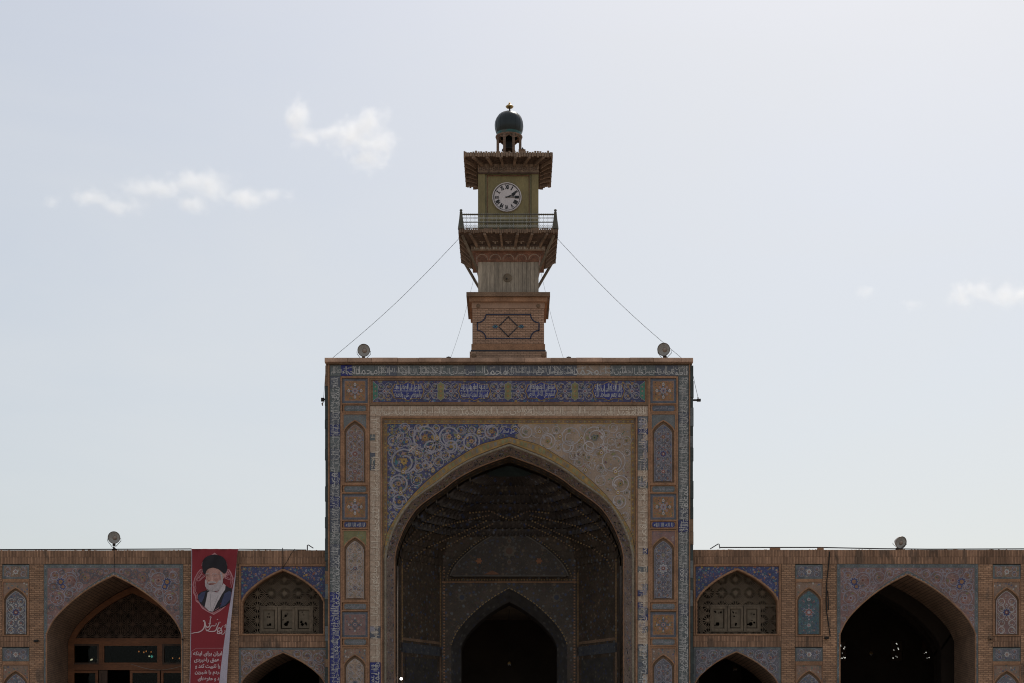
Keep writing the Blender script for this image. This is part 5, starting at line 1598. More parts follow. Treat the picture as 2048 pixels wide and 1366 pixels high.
for s in (-1, 1):
    q = MB(); c0 = (cx + s * 26, cy_)
    for dx, dy, mm in ((0, 0, T_BLACK), (-2.4, 0, T_TURQ), (2.4, 0, T_TURQ), (0, -2.4, T_TURQ), (0, 2.4, T_TURQ), (-4.6, 0, T_TURQ), (4.6, 0, T_TURQ), (-2.2, -2.2, T_BLUE), (2.2, 2.2, T_BLUE), (-2.2, 2.2, T_BLUE), (2.2, -2.2, T_BLUE)): q.box(PT, c0[0] + dx - 1.1, c0[1] + dy - 1.1, c0[0] + dx + 1.1, c0[1] + dy + 1.1, -.012, .01, mm)
    q.build('flower_inlay', sh)
# brick cornice in steps
m = MB()
stage(m, 146, 603, 616.8, M_TBRICK); stage(m, 157, 594, 602.9, M_TRIM); stage(m, 158, 592.4, 593.9, T_BLACK); stage(m, 167.5, 584, 592.3, M_TRIMDK)
m.build('brick_cornice', tower)
for s in (-1, 1):
    m = MB(); PC = Plane(TY - hwof(146)); m.lathe([(.0, -.035), (.05, -.03), (.07, -.01), (.075, .02)], M_TRIMDK, 12, (PC.x(1016.5 + s * 60), PC.y, PC.z(612)), 'y'); m.build('rosette', tower)
    m = MB(); PC2 = Plane(TY - hwof(154)); m.lathe([(.0, -.04), (.06, -.035), (.085, -.01), (.09, .02)], M_TRIMDK, 12, (PC2.x(1017.5 + s * 70), PC2.y, PC2.z(711)), 'y'); m.build('rosette', tower)
# planked metal-grey stage
PK = Plane(TY - hwof(121)); hk = hwof(121)
m = MB(); stage(m, 119, 518, 586, W_DARK); m.build('stage_core', tower)
rr = random.Random(501)
zk0, zk1 = tz(586, hk), tz(518, hk)
n = 15
for face in range(4):
    for i in range(n):
        a, b = -hk + 2 * hk * i / n + .004, -hk + 2 * hk * (i + 1) / n - .004
        d = rr.uniform(-.006, .006)
        m = MB()
        if face == 0: m.box3(TX + a, TX + b, TY - hk + d, TY - hk + .03, zk0, zk1, W_PLANK)
        elif face == 1: m.box3(TX + a, TX + b, TY + hk - .03, TY + hk + d, zk0, zk1, W_PLANK)
        elif face == 2: m.box3(TX - hk + d, TX - hk + .03, TY + a, TY + b, zk0, zk1, W_PLANK)
        else: m.box3(TX + hk - .03, TX + hk + d, TY + a, TY + b, zk0, zk1, W_PLANK)
        m.build('plank', tower)
q = MB()
q.lathe([(0, -.04), (.05, -.04), (.06, -.02), (.10, -.02), (.11, -.03), (.145, -.03), (.15, 0)], W_OLIVE, 14, (PK.x(1015), PK.y, PK.z(555.5)), 'y')
q.lathe([(0, -.06), (.025, -.055), (.028, -.03)], X_IRON, 8, (PK.x(1013.5), PK.y, PK.z(558)), 'y')
q.build('medallion', tower)

def coffer_row(name, w0, pyt, w1, pyb, nb, mdk, mlt, carve=True):
    """sloping underside with brackets on all four sides: from the lip (w0) in to the wall (w1)"""
    h0, h1 = hwof(w0), hwof(w1)
    z0, z1 = tz(pyt, h0), tz(pyb, h1)
    m = MB()
    def rot(p, k):
        x, y = p[0], p[1]
        for _ in range(k): x, y = -y, x
        return (TX + x, TY + y, p[2])
    for k in range(4):
        m.add([rot(p, k) for p in ((-h0, -h0, z0), (h0, -h0, z0), (h1, -h1, z1), (-h1, -h1, z1))], [(0, 1, 2, 3)], mdk)
    o = m.build(name, tower)
    for k in range(4):
        for i in range(nb):
            q = MB()
            u0 = -h1 + 2 * h1 * (i + .5) / nb + rr.uniform(-.02, .02)
            u1 = u0 * h0 / h1 * .97 + rr.uniform(-.025, .025)
            w = .045 + rr.uniform(-.012, .01)
            pts = []
            for t, dz in ((0, -.012), (.5, .0), (1, -.02)):
                hh = h0 + (h1 - h0) * t; zz = z0 + (z1 - z0) * t; u = u1 + (u0 - u1) * t
                pts.append((u, -hh, zz, dz))
            vs = []
            for (u, yy, zz, dz) in pts:
                for du, d2 in ((-w, 0), (w, 0), (w, -.09), (-w, -.09)): vs.append(rot((u + du, yy - .0 + (0 if d2 == 0 else -.04), zz + d2 + dz + (.0 if d2 else .02)), k))
            f = []
            for s in range(2):
                for e in range(4): f.append((s * 4 + e, s * 4 + (e + 1) % 4, s * 4 + 4 + (e + 1) % 4, s * 4 + 4 + e))
            f += [(3, 2, 1, 0), (8, 9, 10, 11)]
            q.add(vs, f, mlt)
            q.build('bracket', o)
        # carved battens across the coffers
        q = MB()
        for t in (.28, .56, .82):
            hh = h0 + (h1 - h0) * t; zz = z0 + (z1 - z0) * t
            for i in range(nb * 3):
                if (i % 3) == 1 or rr.random() < .5:
                    a = -hh + 2 * hh * (i + .12) / (nb * 3); b = -hh + 2 * hh * (i + .88) / (nb * 3)
                    q.add([rot(p, k) for p in ((a, -hh, zz - .03), (b, -hh, zz - .03), (b, -hh + .03, zz + .0), (a, -hh + .03, zz + .0))], [(0, 1, 2, 3)], rr.choice((W_CARVED, mlt, W_EAVE)))
        q.build('carved_batten', o)
    return o
def lip(name, w, pyt, pyb, m, teeth, tm):
    q = MB(); h, z0, z1 = stage(q, w, pyt, pyb, m)
    o = q.build(name, tower)
    q = MB()
    for k in range(4):
        for i in range(teeth):
            u = -h + 2 * h * (i + .5) / teeth
            x, y = u, -h
            for _ in range(k): x, y = -y, x
            r_ = h / teeth * .8
            q.box3(TX + x - (r_ if k % 2 == 0 else .03), TX + x + (r_ if k % 2 == 0 else .03), TY + y - (.03 if k % 2 == 0 else r_), TY + y + (.03 if k % 2 == 0 else r_), z1 - .03 + rr.uniform(-.025, .02), z0 + .03 + rr.uniform(-.03, .035), tm)
    q.build('edge_trim', o)
    return h, z0, z1
# balcony
stage_m = MB(); stage(stage_m, 131, 505, 523.5, W_RED, 123); stage(stage_m, 145, 501, 505, W_RED, 131); o = stage_m.build('scalloped_band', tower)
q = MB()
PSc = Plane(TY - hwof(138) - .02)
for i in range(5):
    c0 = 1016.5 - 52 + i * 26
    q.ribbon(PSc, arc(c0, 520, 11, 180, 360, 8), 1.6, -.03, W_CARVED)
    q.ribbon(PSc, arc(c0, 521, 7, 190, 350, 8), 1.0, -.03, W_EAVEDK)
q.build('carved_scallop', o)
stage_m = MB(); stage(stage_m, 148, 492, 500.8, W_CARVED); o = stage_m.build('dentil_band', tower)
q = MB(); PD = Plane(TY - hwof(148))
for i in range(46):
    a = 1016.5 - 71 + i * 3.1
    q.box(PD, a, 493.5 + (i % 3) * .5, a + 1.7, 498.6, -.018, .01, W_PLANK if i % 4 else W_EAVE)
q.build('dentil', o)
stage_m = MB(); stage(stage_m, 153, 489, 491.8, W_EAVEDK); stage_m.build('batten', tower)
coffer_row('balcony_soffit', 195, 464.2, 150, 489.5, 6, W_EAVEDK, W_EAVE)
hb, zb0, zb1 = lip('balcony_floor', 196, 459.5, 464, W_EAVE, 44, W_EAVE)
m = MB(); PCv = Plane(TY - hwof(165))
for i in range(5):
    c0 = 1016.5 - 52 + i * 26
    for dx, dy in ((0, -3), (0, 3), (-4, 0), (4, 0), (0, 0)):
        m.disc(Plane(TY - hwof(160) + .0), (c0 + dx, 483 + dy), 2.0, -.02, W_CARVED, 6)
m.build('carved_flower', tower)
# struts at the four corners
for s in (-1, 1):
    for k in (-1, 1):
        m = MB()
        a = (TX + s * (hb - .10), TY + k * (hb - .12), zb1 - .06); b = (TX + s * (hk + .0), TY + k * (hk - .06), tz(541, hk) - (0 if k < 0 else .0))
        m.tube([a, b], .05, W_OLIVE, 6, caps=True); m.build('strut', tower)
# railing
PZ = Plane(TY - hb + .06)
hr = hb - .06
zt_, zl_ = tz(429, hr), zb0 + .035
rail = MB(); 
for k in range(4):
    c_ = [(-hr, -hr), (hr, -hr), (hr, hr), (-hr, hr)]
    a, b = c_[k], c_[(k + 1) % 4]
    for zz, r_ in ((zt_, .026), (zl_ + .04, .02), (zt_ - .27, .012)): rail.tube([(TX + a[0], TY + a[1], zz), (TX + b[0], TY + b[1], zz)], r_, X_RAIL, 5)
rl = rail.build('railing', tower)
for a, b in ((-hr, -hr), (hr, -hr), (hr, hr), (-hr, hr)):
    q = MB(); q.lathe([(.11, 0), (.10, .1), (.065, .35), (.045, zt_ - zl_ + .05), (.055, zt_ - zl_ + .06), (.03, zt_ - zl_ + .09), (.05, zt_ - zl_ + .13), (.045, zt_ - zl_ + .16), (.0, zt_ - zl_ + .19)], X_RAIL, 10, (TX + a, TY + b, zl_)); q.build('post', rl, smooth=True)
X_LATT = mat('railing_lattice', (.40, .39, .36), .5, .2, 6)
for k in range(4):
    q = MB()
    c_ = [(-hr, -hr), (hr, -hr), (hr, hr), (-hr, hr)]
    a, b = Vector((*c_[k], 0)), Vector((*c_[(k + 1) % 4], 0))
    d = (b - a).normalized(); L_ = (b - a).length
    hgt = zt_ - zl_ - .05; nrm = Vector((d.y, -d.x, 0))
    n = 44
    for i in range(n):
        u = L_ * (i + .5) / n
        base = Vector((TX, TY, zl_ + .05)) + a + d * u
        for j, zz in enumerate((.07, .20, .33, .45)):
            if zz > hgt: continue
            r_ = .032
            ring = [tuple(base + d * (r_ * math.cos(t * math.pi / 3)) + Vector((0, 0, zz + r_ * math.sin(t * math.pi / 3)))) for t in range(7)]
            for p_, q_ in zip(ring, ring[1:]): 
                v = Vector(q_) - Vector(p_)
                w = v.normalized().cross(nrm).normalized() * .006
                q.add([tuple(Vector(p_) - w), tuple(Vector(q_) - w), tuple(Vector(q_) + w), tuple(Vector(p_) + w)], [(0, 1, 2, 3)], X_LATT)
        if i % 2 == 0:
            q.tube([tuple(base), tuple(base + Vector((0, 0, hgt)))], .006, X_LATT, 3)
    q.build('railing_lattice', rl)
# clock room
hc = hwof(121)
zc0, zc1 = zb0 - .02, tz(346, hc)
for s in (-1, 1):
    for k in (-1, 1):
        ya, yb = sorted((TY + k * hc, TY + k * (hc - .235)))
        m = MB(); m.box3(TX + s * hc, TX + s * (hc - .235), ya, yb, zc0, zc1, P_YELLOW); m.build('corner_post', tower)
m = MB(); m.box3(TX - hc + .20, TX + hc - .20, TY - hc + .10, TY + hc - .10, zc0, zc1, P_YELLOW); m.build('clock_room_wall', tower)
PCl = Plane(TY - hc + .10)
m = MB()
frame(m, PCl, 969.5, 347, 1063, 462, 4.0, -.05, .0, P_OLIVE); frame(m, PCl, 973.6, 351, 1059, 462, 1.4, -.03, .0, W_RED)
m.build('panel_frame', tower)
m = MB(); m.box(PCl, 980, 440, 1053, 441.6, -.02, .0, P_OLIVE); m.box(PCl, 999, 449, 1028, 460, -.02, 0, P_OLIVE); m.box(PCl, 975, 446, 1058, 447.2, -.018, .0, P_OLIVE); m.build('apron_panel', tower)
# clock
q = MB(); cc = (1013.8, 395.2); cz = (PCl.x(cc[0]), PCl.y, PCl.z(cc[1])); sc_ = 1 / PCl.s
q.lathe([(0, -.05), (27.6 * sc_, -.05), (27.8 * sc_, -.03)], P_FACE, 48, cz, 'y')
ck = q.build('clock', tower)
q = MB(); q.lathe([(27.2 * sc_, -.056), (27.4 * sc_, -.075), (29.0 * sc_, -.075), (29.4 * sc_, -.05), (29.4 * sc_, 0)], P_FACE, 48, cz, 'y'); q.build('rim', ck)
q = MB()
for i in range(60):
    t = i * math.pi / 30
    q.ribbon(PCl, [(cc[0] + math.cos(t) * 25.2, cc[1] + math.sin(t) * 25.2), (cc[0] + math.cos(t) * 27.0, cc[1] + math.sin(t) * 27.0)], 1.5 if i % 5 else 2.0, -.053, P_BLACK)
q.ribbon(PCl, [(cc[0] + math.cos(t * math.pi / 24) * 26.9, cc[1] + math.sin(t * math.pi / 24) * 26.9) for t in range(49)], .7, -.055, P_BLACK)
q.build('minute_ring', ck)
for i, s in enumerate(('XII', 'I', 'II', 'III', 'IIII', 'V', 'VI', 'VII', 'VIII', 'IX', 'X', 'XI')):
    q = MB(); t = i * math.pi / 6
    vs, fs, ar = text_mesh(s, .06, False)
    w = {'I': 2.2, 'II': 4.0, 'III': 5.6, 'IIII': 7.4, 'V': 4.6, 'VI': 6.0, 'VII': 7.4, 'VIII': 8.6, 'IX': 5.8, 'X': 4.6, 'XI': 6.0, 'XII': 7.2}[s]
    o_ = []
    for u, v in vs:
        lx, ly = (u - .5) * w, 15.8 + v * 8.4
        o_.append(PCl.p(cc[0] + lx * math.cos(t) + ly * math.sin(t), cc[1] + lx * math.sin(t) - ly * math.cos(t), -.056))
    q.add(o_, fs, P_BLACK); q.build('numeral', ck)
def hand(ang, l, w, d, spade):
    q = MB(); a = rad(ang); ux, uy = math.sin(a), -math.cos(a)
    def pt(r_, o_): return PCl.p(cc[0] + ux * r_ - uy * o_, cc[1] + uy * r_ + ux * o_, d)
    sh_ = [(-3, w * .5), (l * .55, w * .5)] + ([(l * .62, w * 1.7), (l * .8, w * 1.5)] if spade else [(l * .7, w * .6), (l * .72, w * .9), (l * .8, w * .9)]) + [(l, .15)]
    v = [pt(r_, o_) for r_, o_ in sh_] + [pt(r_, -o_) for r_, o_ in reversed(sh_)]
    n = len(v); b = [(x, y + .006, z) for x, y, z in v]
    q.add(v + b, [tuple(range(n))] + [(i, (i + 1) % n, n + (i + 1) % n, n + i) for i in range(n)], P_BLACK); q.build('clock_hand', ck)
hand(67.5, 19, 1.9, -.066, True); hand(90.5, 25.5, 1.7, -.074, False)
# carved frieze and eave
m = MB(); stage(m, 123.5, 327, 346.5, W_CARVED, 121.5); o = m.build('carved_frieze', tower)
q = MB(); PF = Plane(TY - hwof(123.5))
for i in range(6):
    a = 956.5 + i * 20.1
    q.box(PF, a - .2, 327, a + 1.6, 346, -.03, .02, W_EAVE)
    c0 = (a + 11, 337)
    for j in range(7):
        t = j * 2 * math.pi / 7
        q.disc(PF, (c0[0] + 4.6 * math.cos(t), c0[1] + 3.6 * math.sin(t)), 1.1, -.012, W_EAVEDK, 6)
    q.disc(PF, c0, 1.6, -.012, W_EAVEDK, 6)
    for s in (-1, 1): q.ribbon(PF, arc(c0[0] + s * 6.8, c0[1], 3, 0, 300, 8), .8, -.012, W_EAVEDK)
q.box(PF, 956, 345.2, 1078, 347.6, -.03, .02, W_EAVEDK)
q.build('carved_pattern', o)
coffer_row('eave_soffit', 174, 311.5, 124.5, 327.5, 6, W_EAVEDK, W_EAVE)
he, ze0, ze1 = lip('eave', 175, 305.6, 311.3, W_EAVE, 34, W_CARVED)
m = MB()
v = [(TX + a * he, TY + b * he, ze0 + .002) for a, b in ((-1, -1), (1, -1), (1, 1), (-1, 1))] + [(TX + a * .6, TY + b * .6, ze0 + .22) for a, b in ((-1, -1), (1, -1), (1, 1), (-1, 1))]
m.add(v, [(0, 1, 5, 4), (1, 2, 6, 5), (2, 3, 7, 6), (3, 0, 4, 7), (4, 5, 6, 7)], M_TRIMDK); m.build('roof', tower)
# lantern, bell, dome, finial
PL = Plane(TY); lx = PL.x(1018)
def lz(py): return PL.z(py)
zb_ = ze0 + .1
M_LANT = mat('lantern_timber', (.20, .125, .085), .8, .35, 5, .3, 25)
for i in range(8):
    t = (i + .5) * math.pi / 4
    m = MB(); a, b = lx + .42 * math.cos(t), TY + .42 * math.sin(t)
    m.box3(a - .045, a + .045, b - .045, b + .045, zb_, lz(276), M_LANT)
    m.tube([(a, b, lz(282)), (lx + .42 * math.cos(t + .39), TY + .42 * math.sin(t + .39), lz(277.5)), (lx + .42 * math.cos(t + .785), TY + .42 * math.sin(t + .785), lz(282))], .03, M_LANT, 5)
    m.build('lantern_post', tower)
m = MB(); m.lathe([(.30, lz(277)), (.44, lz(277)), (.47, lz(275)), (.47, lz(273.5)), (.40, lz(272))], M_LANT, 24, (lx, TY, 0)); m.build('lantern_ring', tower)
m = MB(); m.lathe([(0, lz(281)), (.10, lz(281.5)), (.13, lz(285)), (.15, lz(292)), (.20, lz(298)), (.235, lz(300.5)), (.22, lz(300.5)), (.1, lz(290)), (0, lz(286))], X_IRON, 20, (lx - .02, TY, 0)); m.tube([(lx - .02, TY, lz(281)), (lx - .02, TY, lz(274))], .03, X_IRON, 6); m.build('bell', tower, smooth=True)
m = MB(); m.lathe([(.425, lz(278)), (.44, lz(275)), (.435, lz(266)), (.40, lz(264))], X_DOMEBAND, 32, (lx, TY, 0)); m.build('dome_drum', tower)
m = MB()
pf = [(.425, 268.5), (.462, 264), (.488, 258), (.496, 251), (.482, 244), (.44, 237.5), (.375, 232), (.29, 228), (.20, 225.5), (.09, 224.2), (0, 224)]
n = 48
for (r0, y0), (r1, y1) in zip(pf, pf[1:]): pass
m.lathe([(r_, lz(y)) for r_, y in pf], X_DOME, 32, (lx, TY, 0))
o = m.build('dome', tower, smooth=True)
q = MB()
for i in range(16):
    t = i * math.pi / 8 + .1
    q.tube([(lx + r_ * math.cos(t), TY + r_ * math.sin(t), lz(y)) for r_, y in pf[:-1]], .005, X_DOME, 4)
q.build('dome_rib', o)
m = MB(); m.tube([(lx + .015, TY, lz(226)), (lx + .03, TY, lz(213))], .026, X_IRON, 6); m.lathe([(.02, lz(216.5)), (.10, lz(216)), (.14, lz(213.5)), (.11, lz(211.5)), (.05, lz(209)), (.025, lz(207.5)), (.04, lz(206.5)), (.03, lz(205.5)), (0, lz(204.5))], X_BRASS, 20, (lx + .02, TY, 0)); m.build('finial', tower, smooth=True)
# little box on the roof edge
PX = Plane(TY - .2)
m = MB(); m.box(PX, 1037, 300.5, 1051, 309, -.1, .15, M_TRIMDK); m.cham(PX, 1042, 298, 1048, 300.4, -.05, .1, X_IRON, .6); m.lathe([(0, .0), (.025, .01), (.02, .05), (0, .06)], X_IRON, 8, (PX.x(1045), PX.y, PX.z(298)))
tag(m.build('roof_box'), 'small dark box on the tower eave right of the lantern', 'box')

# ---------------------------------------------------------------- guy wires and their clamps
wires = [((918, 477, TY - hb), (664, 716.8, .3), 'left slanting guy wire from the balcony down to the portal corner', True), ((1114.5, 477, TY - hb), (1364, 716.8, .3), 'right slanting guy wire from the balcony down to the portal corner', True),
         ((947, 560, TY), (901, 716.8, .3), 'steep thin guy wire just left of the tower base', False), ((1082, 545, TY), (1127, 716.8, .3), 'steep thin guy wire just right of the tower base', False)]
for (a, b, ya), (c, d, yb), lab, tw in wires:
    A_, B_ = Vector(Plane(ya).p(a, b)), Vector(Plane(yb).p(c, d))
    m = MB(); pts = []
    for i in range(41):
        t = i / 40; p = A_.lerp(B_, t); p.z -= math.sin(t * math.pi) * .16; pts.append(tuple(p))
    m.tube(pts, .0055 if tw else .0045, X_IRON, 4)
    if tw:
        for i in range(0, 40):
            p = Vector(pts[i]); m.tube([tuple(p + Vector((0, 0, .0))), tuple(Vector(pts[i + 1]) + Vector((0, 0, .0)))], [.008, .005], X_IRON, 4)
    tag(m.build('guy_wire'), lab, 'wire', 'guy wires bracing the tower')
for px, lab in ((897, 'small clamp on the coping left of the tower'), (1137, 'small clamp on the coping right of the tower')):
    m = MB(); m.cham(P0, px - 4, 715.0, px + 5, 717.4, -.1, .1, X_IRON, .5); m.cham(P0, px - 1.5, 713.4, px + 2, 715, -.04, .06, X_IRON, .4)
    tag(m.build('wire_clamp'), lab, 'clamp', 'clamps on the portal coping')

# ---------------------------------------------------------------- floodlights (one built, three copied)
def floodlight():
    t = thing('floodlight', (0, 0, 0), '', 'floodlight', 'floodlights along the roof edges')
    r_ = .205; cz = .30
    m = MB(); m.lathe([(r_ * .35, .16), (r_ * .55, .10), (r_ * .82, 0), (r_ * .95, -.07), (r_, -.10), (r_ * 1.03, -.11), (r_ * 1.03, -.085), (r_ * .86, 0.02), (r_ * .58, .12), (r_ * .36, .20), (0, .21)], X_DISH, 28, (0, 0, 0), 'y')
    hd = m.build('lamp_housing', t, smooth=True)
    m = MB(); m.lathe([(0, -.045), (r_ * .5, -.05), (r_ * .93, -.085)], X_DISHGREY, 24, (0, 0, 0), 'y'); g_ = m.build('lamp_glass', hd, smooth=True)
    m = MB(); m.lathe([(0, -.075), (.05, -.072), (.075, -.06), (.085, -.045)], X_DISH, 14, (.03, 0, -.01), 'y'); b_ = m.build('bulb', hd, smooth=True)
    m = MB(); m.box3(-.05, .05, -.05, .09, -r_ - .085, -r_ + .005, X_IRON); x_ = m.build('ballast_box', hd)
    m = MB(); m.tube([(-r_ - .02, 0, -.04), (-r_ - .01, 0, -.12), (-.05, 0, -r_ - .13)], .008, X_IRON, 4); m.tube([(r_ + .02, 0, -.02), (r_ + .03, 0, -.12), (.05, 0, -r_ - .11)], .010, X_IRON, 4); y_ = m.build('yoke', t)
    m = MB(); m.tube([(.0, 0, -r_ - .08), (-.02, 0, -r_ - .13), (.05, .02, -r_ - .22)], [.03, .035, .05], X_IRON, 6, caps=True); m.box3(-.06, .09, -.05, .07, -r_ - .25, -r_ - .20, X_IRON); z_ = m.build('bracket', t)
    return t, hd, y_
fl, hd, yk = floodlight()
spots = [(727, 700, P0, .05, (12, 0, 8), 1.0, 'round floodlight on the portal coping left of the tower'), (1329, 698, P0, .05, (14, 0, -18), 1.03, 'round floodlight on the portal coping right of the tower'), (226, 1073.5, PA, .15, (10, 0, 12), .98, 'round floodlight on the parapet left of the red banner'), (1801, 1083, PA, .15, (16, 0, 24), 1.0, 'round tilted floodlight on the parapet above the far right big arch')]
for i, (px, py, P, dy, rot_, s, lab) in enumerate(spots):
    o = fl if i == 0 else copy_tree(fl)
    o.location = P.p(px, py, dy); o['label'] = lab
    for c in o.children:
        if c.name.startswith('lamp_housing'):
            c.rotation_euler = [rad(a) for a in rot_]; c.scale = (s, s, s)
        elif i == 3:
            c.scale = (1.0, 1.0, .62)
ORG['floodlight'] = (0, 0, 0)

# ---------------------------------------------------------------- pipes and cables on the parapets
def pipe(name, pts, P, dy, r_, m_, lab, cat, group=None):
    m = MB(); m.tube([P.p(x, y, dy + (z[0] if z else 0)) for x, y, *z in pts], r_, m_, 6, caps=True)
    return tag(m.build(name), lab, cat, group)
pipe('roof_pipe', [(-200, 1098.5), (100, 1098.2), (382, 1097.0)], PA, .1, .02, X_IRON, 'thin dark pipe along the parapet left of the banner', 'pipe', 'pipes along the parapets')
pipe('roof_pipe', [(477, 1097.5), (560, 1098.5), (612, 1099)], PA, .1, .016, X_IRON, 'thin dark pipe on the parapet between banner and portal', 'pipe', 'pipes along the parapets')
pipe('roof_pipe', [(1441, 1094), (1640, 1094), (1760, 1096.5), (1860, 1097.5), (2300, 1096)], PA, .1, .02, X_IRON, 'long dark pipe along the parapet of the right arcade', 'pipe', 'pipes along the parapets')
pipe('pipe_bracket', [(614, 1099.5), (614, 1089.5), (616, 1089), (626, 1095.5)], PA, .1, .018, X_IRON, 'bent iron bracket on the parapet just left of the portal', 'bracket', 'bent brackets on the parapets')
pipe('pipe_bracket', [(1421, 1097), (1437, 1087), (1439, 1087.5), (1440.5, 1096)], PA, .1, .018, X_IRON, 'bent iron bracket on the parapet just right of the portal', 'bracket', 'bent brackets on the parapets')
for px, w, lab in ((1551, 10, 'first low block under the right roof pipe'), (1642, 6, 'second low block under the right roof pipe, above the hanging cable')):
    m = MB(); m.cham(PA, px - w, 1095.2, px + w, 1099.6, .03, .2, M_TRIM, .4); tag(m.build('pipe_block'), lab, 'block', 'blocks under the roof pipe')
pipe('hanging_cable', [(1659, 1103), (1657, 1130), (1653.5, 1160), (1652, 1200), (1653, 1225), (1657, 1250), (1660, 1273)], PA, -.03, .018, X_IRON, 'thick dark cable hanging down the pier beside the turquoise panel', 'cable')
pipe('hanging_cable', [(1655, 1181), (1656.5, 1200), (1656.5, 1220)], PA, -.03, .016, X_IRON, 'short cable stub beside the long hanging cable', 'cable')
pipe('hanging_cable', [(565.5, 1096), (566, 1110), (566, 1128), (566, 1139)], PA, -.03, .014, X_IRON, 'cable dropping straight to the tip of the left screened arch', 'cable')
pipe('hanging_cable', [(590, 1098), (583, 1107), (575, 1122), (567, 1134)], PA, -.03, .009, X_IRON, 'thin cable slanting to the tip of the left screened arch', 'cable')
pipe('hanging_cable', [(228.5, 1101), (229, 1120), (228.6, 1146)], PA, -.03, .007, X_IRON, 'thin cable running down to the tip of the left big arch', 'cable')
for px, py, lab in ((73, 1282, 'small rusty lamp on the far left brick pier'), (1652.5, 1276, 'small dark lamp below the hanging cable'), (1980, 1277, 'small brown lamp on the far right brick pier'), (366.5, 1277, 'tiny rusty lamp beside the right foot of the left big arch')):
    m = MB(); w = 4.2 if px != 366.5 else 2
    m.cham(PA, px - w, py - 2.2, px + w, py + 2.2, -.12, -.0, X_IRON if px in (1652.5, 73) else M_TRIMDK, .6); m.tube([PA.p(px - w * .3, py, -.1), PA.p(px - w * .3, py + 3.2, -.14)], .02, X_IRON, 5)
    tag(m.build('wall_lamp'), lab, 'wall lamp', 'small lamps on the piers')
# lamps sticking out of the portal edges
m = MB(); m.cham(P0, 641.5, 794.5, 648, 801, .05, .17, X_IRON, .8); m.tube([P0.p(648, 797.5, .1), P0.p(652, 797.5, .1)], .02, X_IRON, 5); m.tube([P0.p(645, 801, .1), P0.p(646, 803, .1), P0.p(643.5, 806, .1), P0.p(644.5, 810, .1)], [.012, .012, .028, .02], M_TRIMDK, 5)
m.tube([P0.p(646.5, 795, .1), P0.p(648.5, 770, .1), P0.p(650.5, 742, .1)], .006, X_IRON, 4)
tag(m.build('edge_lamp'), 'small black lamp box sticking out of the left portal edge', 'lamp', 'lamps on the portal edges')
m = MB(); m.box(P0, 1384.5, 797.5, 1398, 800.6, .06, .12, X_IRON); m.cham(P0, 1394.5, 796.8, 1402, 801.5, .03, .15, X_IRON, .5); m.tube([P0.p(1397, 797, .1), P0.p(1396.5, 793, .1)], .02, X_IRON, 5); m.tube([P0.p(1396.5, 793, .1), P0.p(1390, 765, .1), P0.p(1386.6, 748, .1)], .007, X_IRON, 4)
tag(m.build('edge_lamp'), 'black lamp arm with a stay wire on the right portal edge', 'lamp', 'lamps on the portal edges')

# ---------------------------------------------------------------- lamps inside
G_WARM = glow('bulb_warm', (1.0, .5, .2), .9); G_COOL = glow('bulb_cool', (.75, 1.0, .95), 2.0); G_WHITE = glow('bulb_white', (1.0, .98, .95), 9.0); G_TEAL = glow('glint_teal', (.1, .6, .7), 1.0)
PN = Plane(1.0)
m = MB(); m.lathe([(0, -.045), (.03, -.035), (.045, 0), (.03, .035), (0, .045)], G_WHITE, 12, PN.p(802.5, 1357.5))
o = m.build('lit_bulb')
tag(o, 'small lit bulb low on the left side of the portal niche', 'light bulb')
q = MB(); a = PN.p(802.5, 1357.5); q.tube([(a[0], a[1], a[2] + .04), (a[0], a[1], a[2] + .12), (a[0] - .12, a[1], a[2] + .12)], .012, X_IRON, 5); q.build('lamp_holder', o)
def hanging(px, py, Y, lab, top, bulb, n=4, wid=.12):
    P = Plane(Y); x, y, z = P.p(px, py)
    t = thing('hanging_lamp', (x, y, z), lab, 'hanging lamp')
    m = MB(); m.tube([(x, y, z), (x, y, top)], .008, X_IRON, 4); m.build('cord', t)
    m = MB(); m.lathe([(0, .10), (.03, .09), (.07, .04), (.08, 0), (.02, -.02)], X_BRASS, 12, (x, y, z)); m.build('lamp_shade', t)
    for i in range(n):
        a = i * 2 * math.pi / n + .4
        m = MB(); m.lathe([(0, -.03), (.022, 0), (0, .04)], bulb, 8, (x + wid * math.cos(a), y + wid * math.sin(a), z - .03)); m.build('bulb', t)
    return t
B_DIM = mat('bulb_off', (.5, .45, .4), .3, .1)
hanging(1018.5, 1328, 7.5, 'tiny unlit hanging lamp in the dark central doorway', 8.78, B_DIM, 3, .05)
hanging(1470, 1338, 5.0, 'tiny unlit hanging lamp in the dark low arch right of the portal', PA.z(1300), B_DIM, 3, .05)
hanging(1742, 1308, 6.5, 'thin unlit hanging lamp in the right big arch', 8.6, B_DIM, 2, .03)
hanging(187, 1318, 4.6, 'small white chandelier behind the left transom pane', 8.6, G_COOL, 3, .14)
hanging(301, 1311, 4.4, 'bright chandelier with teal glint behind the middle transom pane', 8.6, G_COOL, 2, .05)
hanging(290, 1302, 5.2, 'warm orange chandelier behind the middle transom pane', 8.6, G_WARM, 4, .22)
hanging(352, 1315, 4.8, 'faint orange lamp behind the right transom pane', 8.6, G_WARM, 2, .12)
m = MB(); m.lathe([(0, -.06), (.05, 0), (0, .06)], G_TEAL, 8, Plane(4.3).p(303.5, 1313)); tag(m.build('teal_glint_bead'), 'glowing bead standing in for the teal glint beside the bright chandelier', 'glint')  # emissive bead added to imitate a teal glint in the window
m = MB(); P31 = Plane(2.9); m.tube([P31.p(262 + i * 4.9, 1328 + 12 * math.sin(i / 23 * math.pi), 0) for i in range(24)], .006, X_DISHGREY, 4); tag(m.build('drooping_wire'), 'thin wire drooping across the timber screen in the left big arch', 'wire')
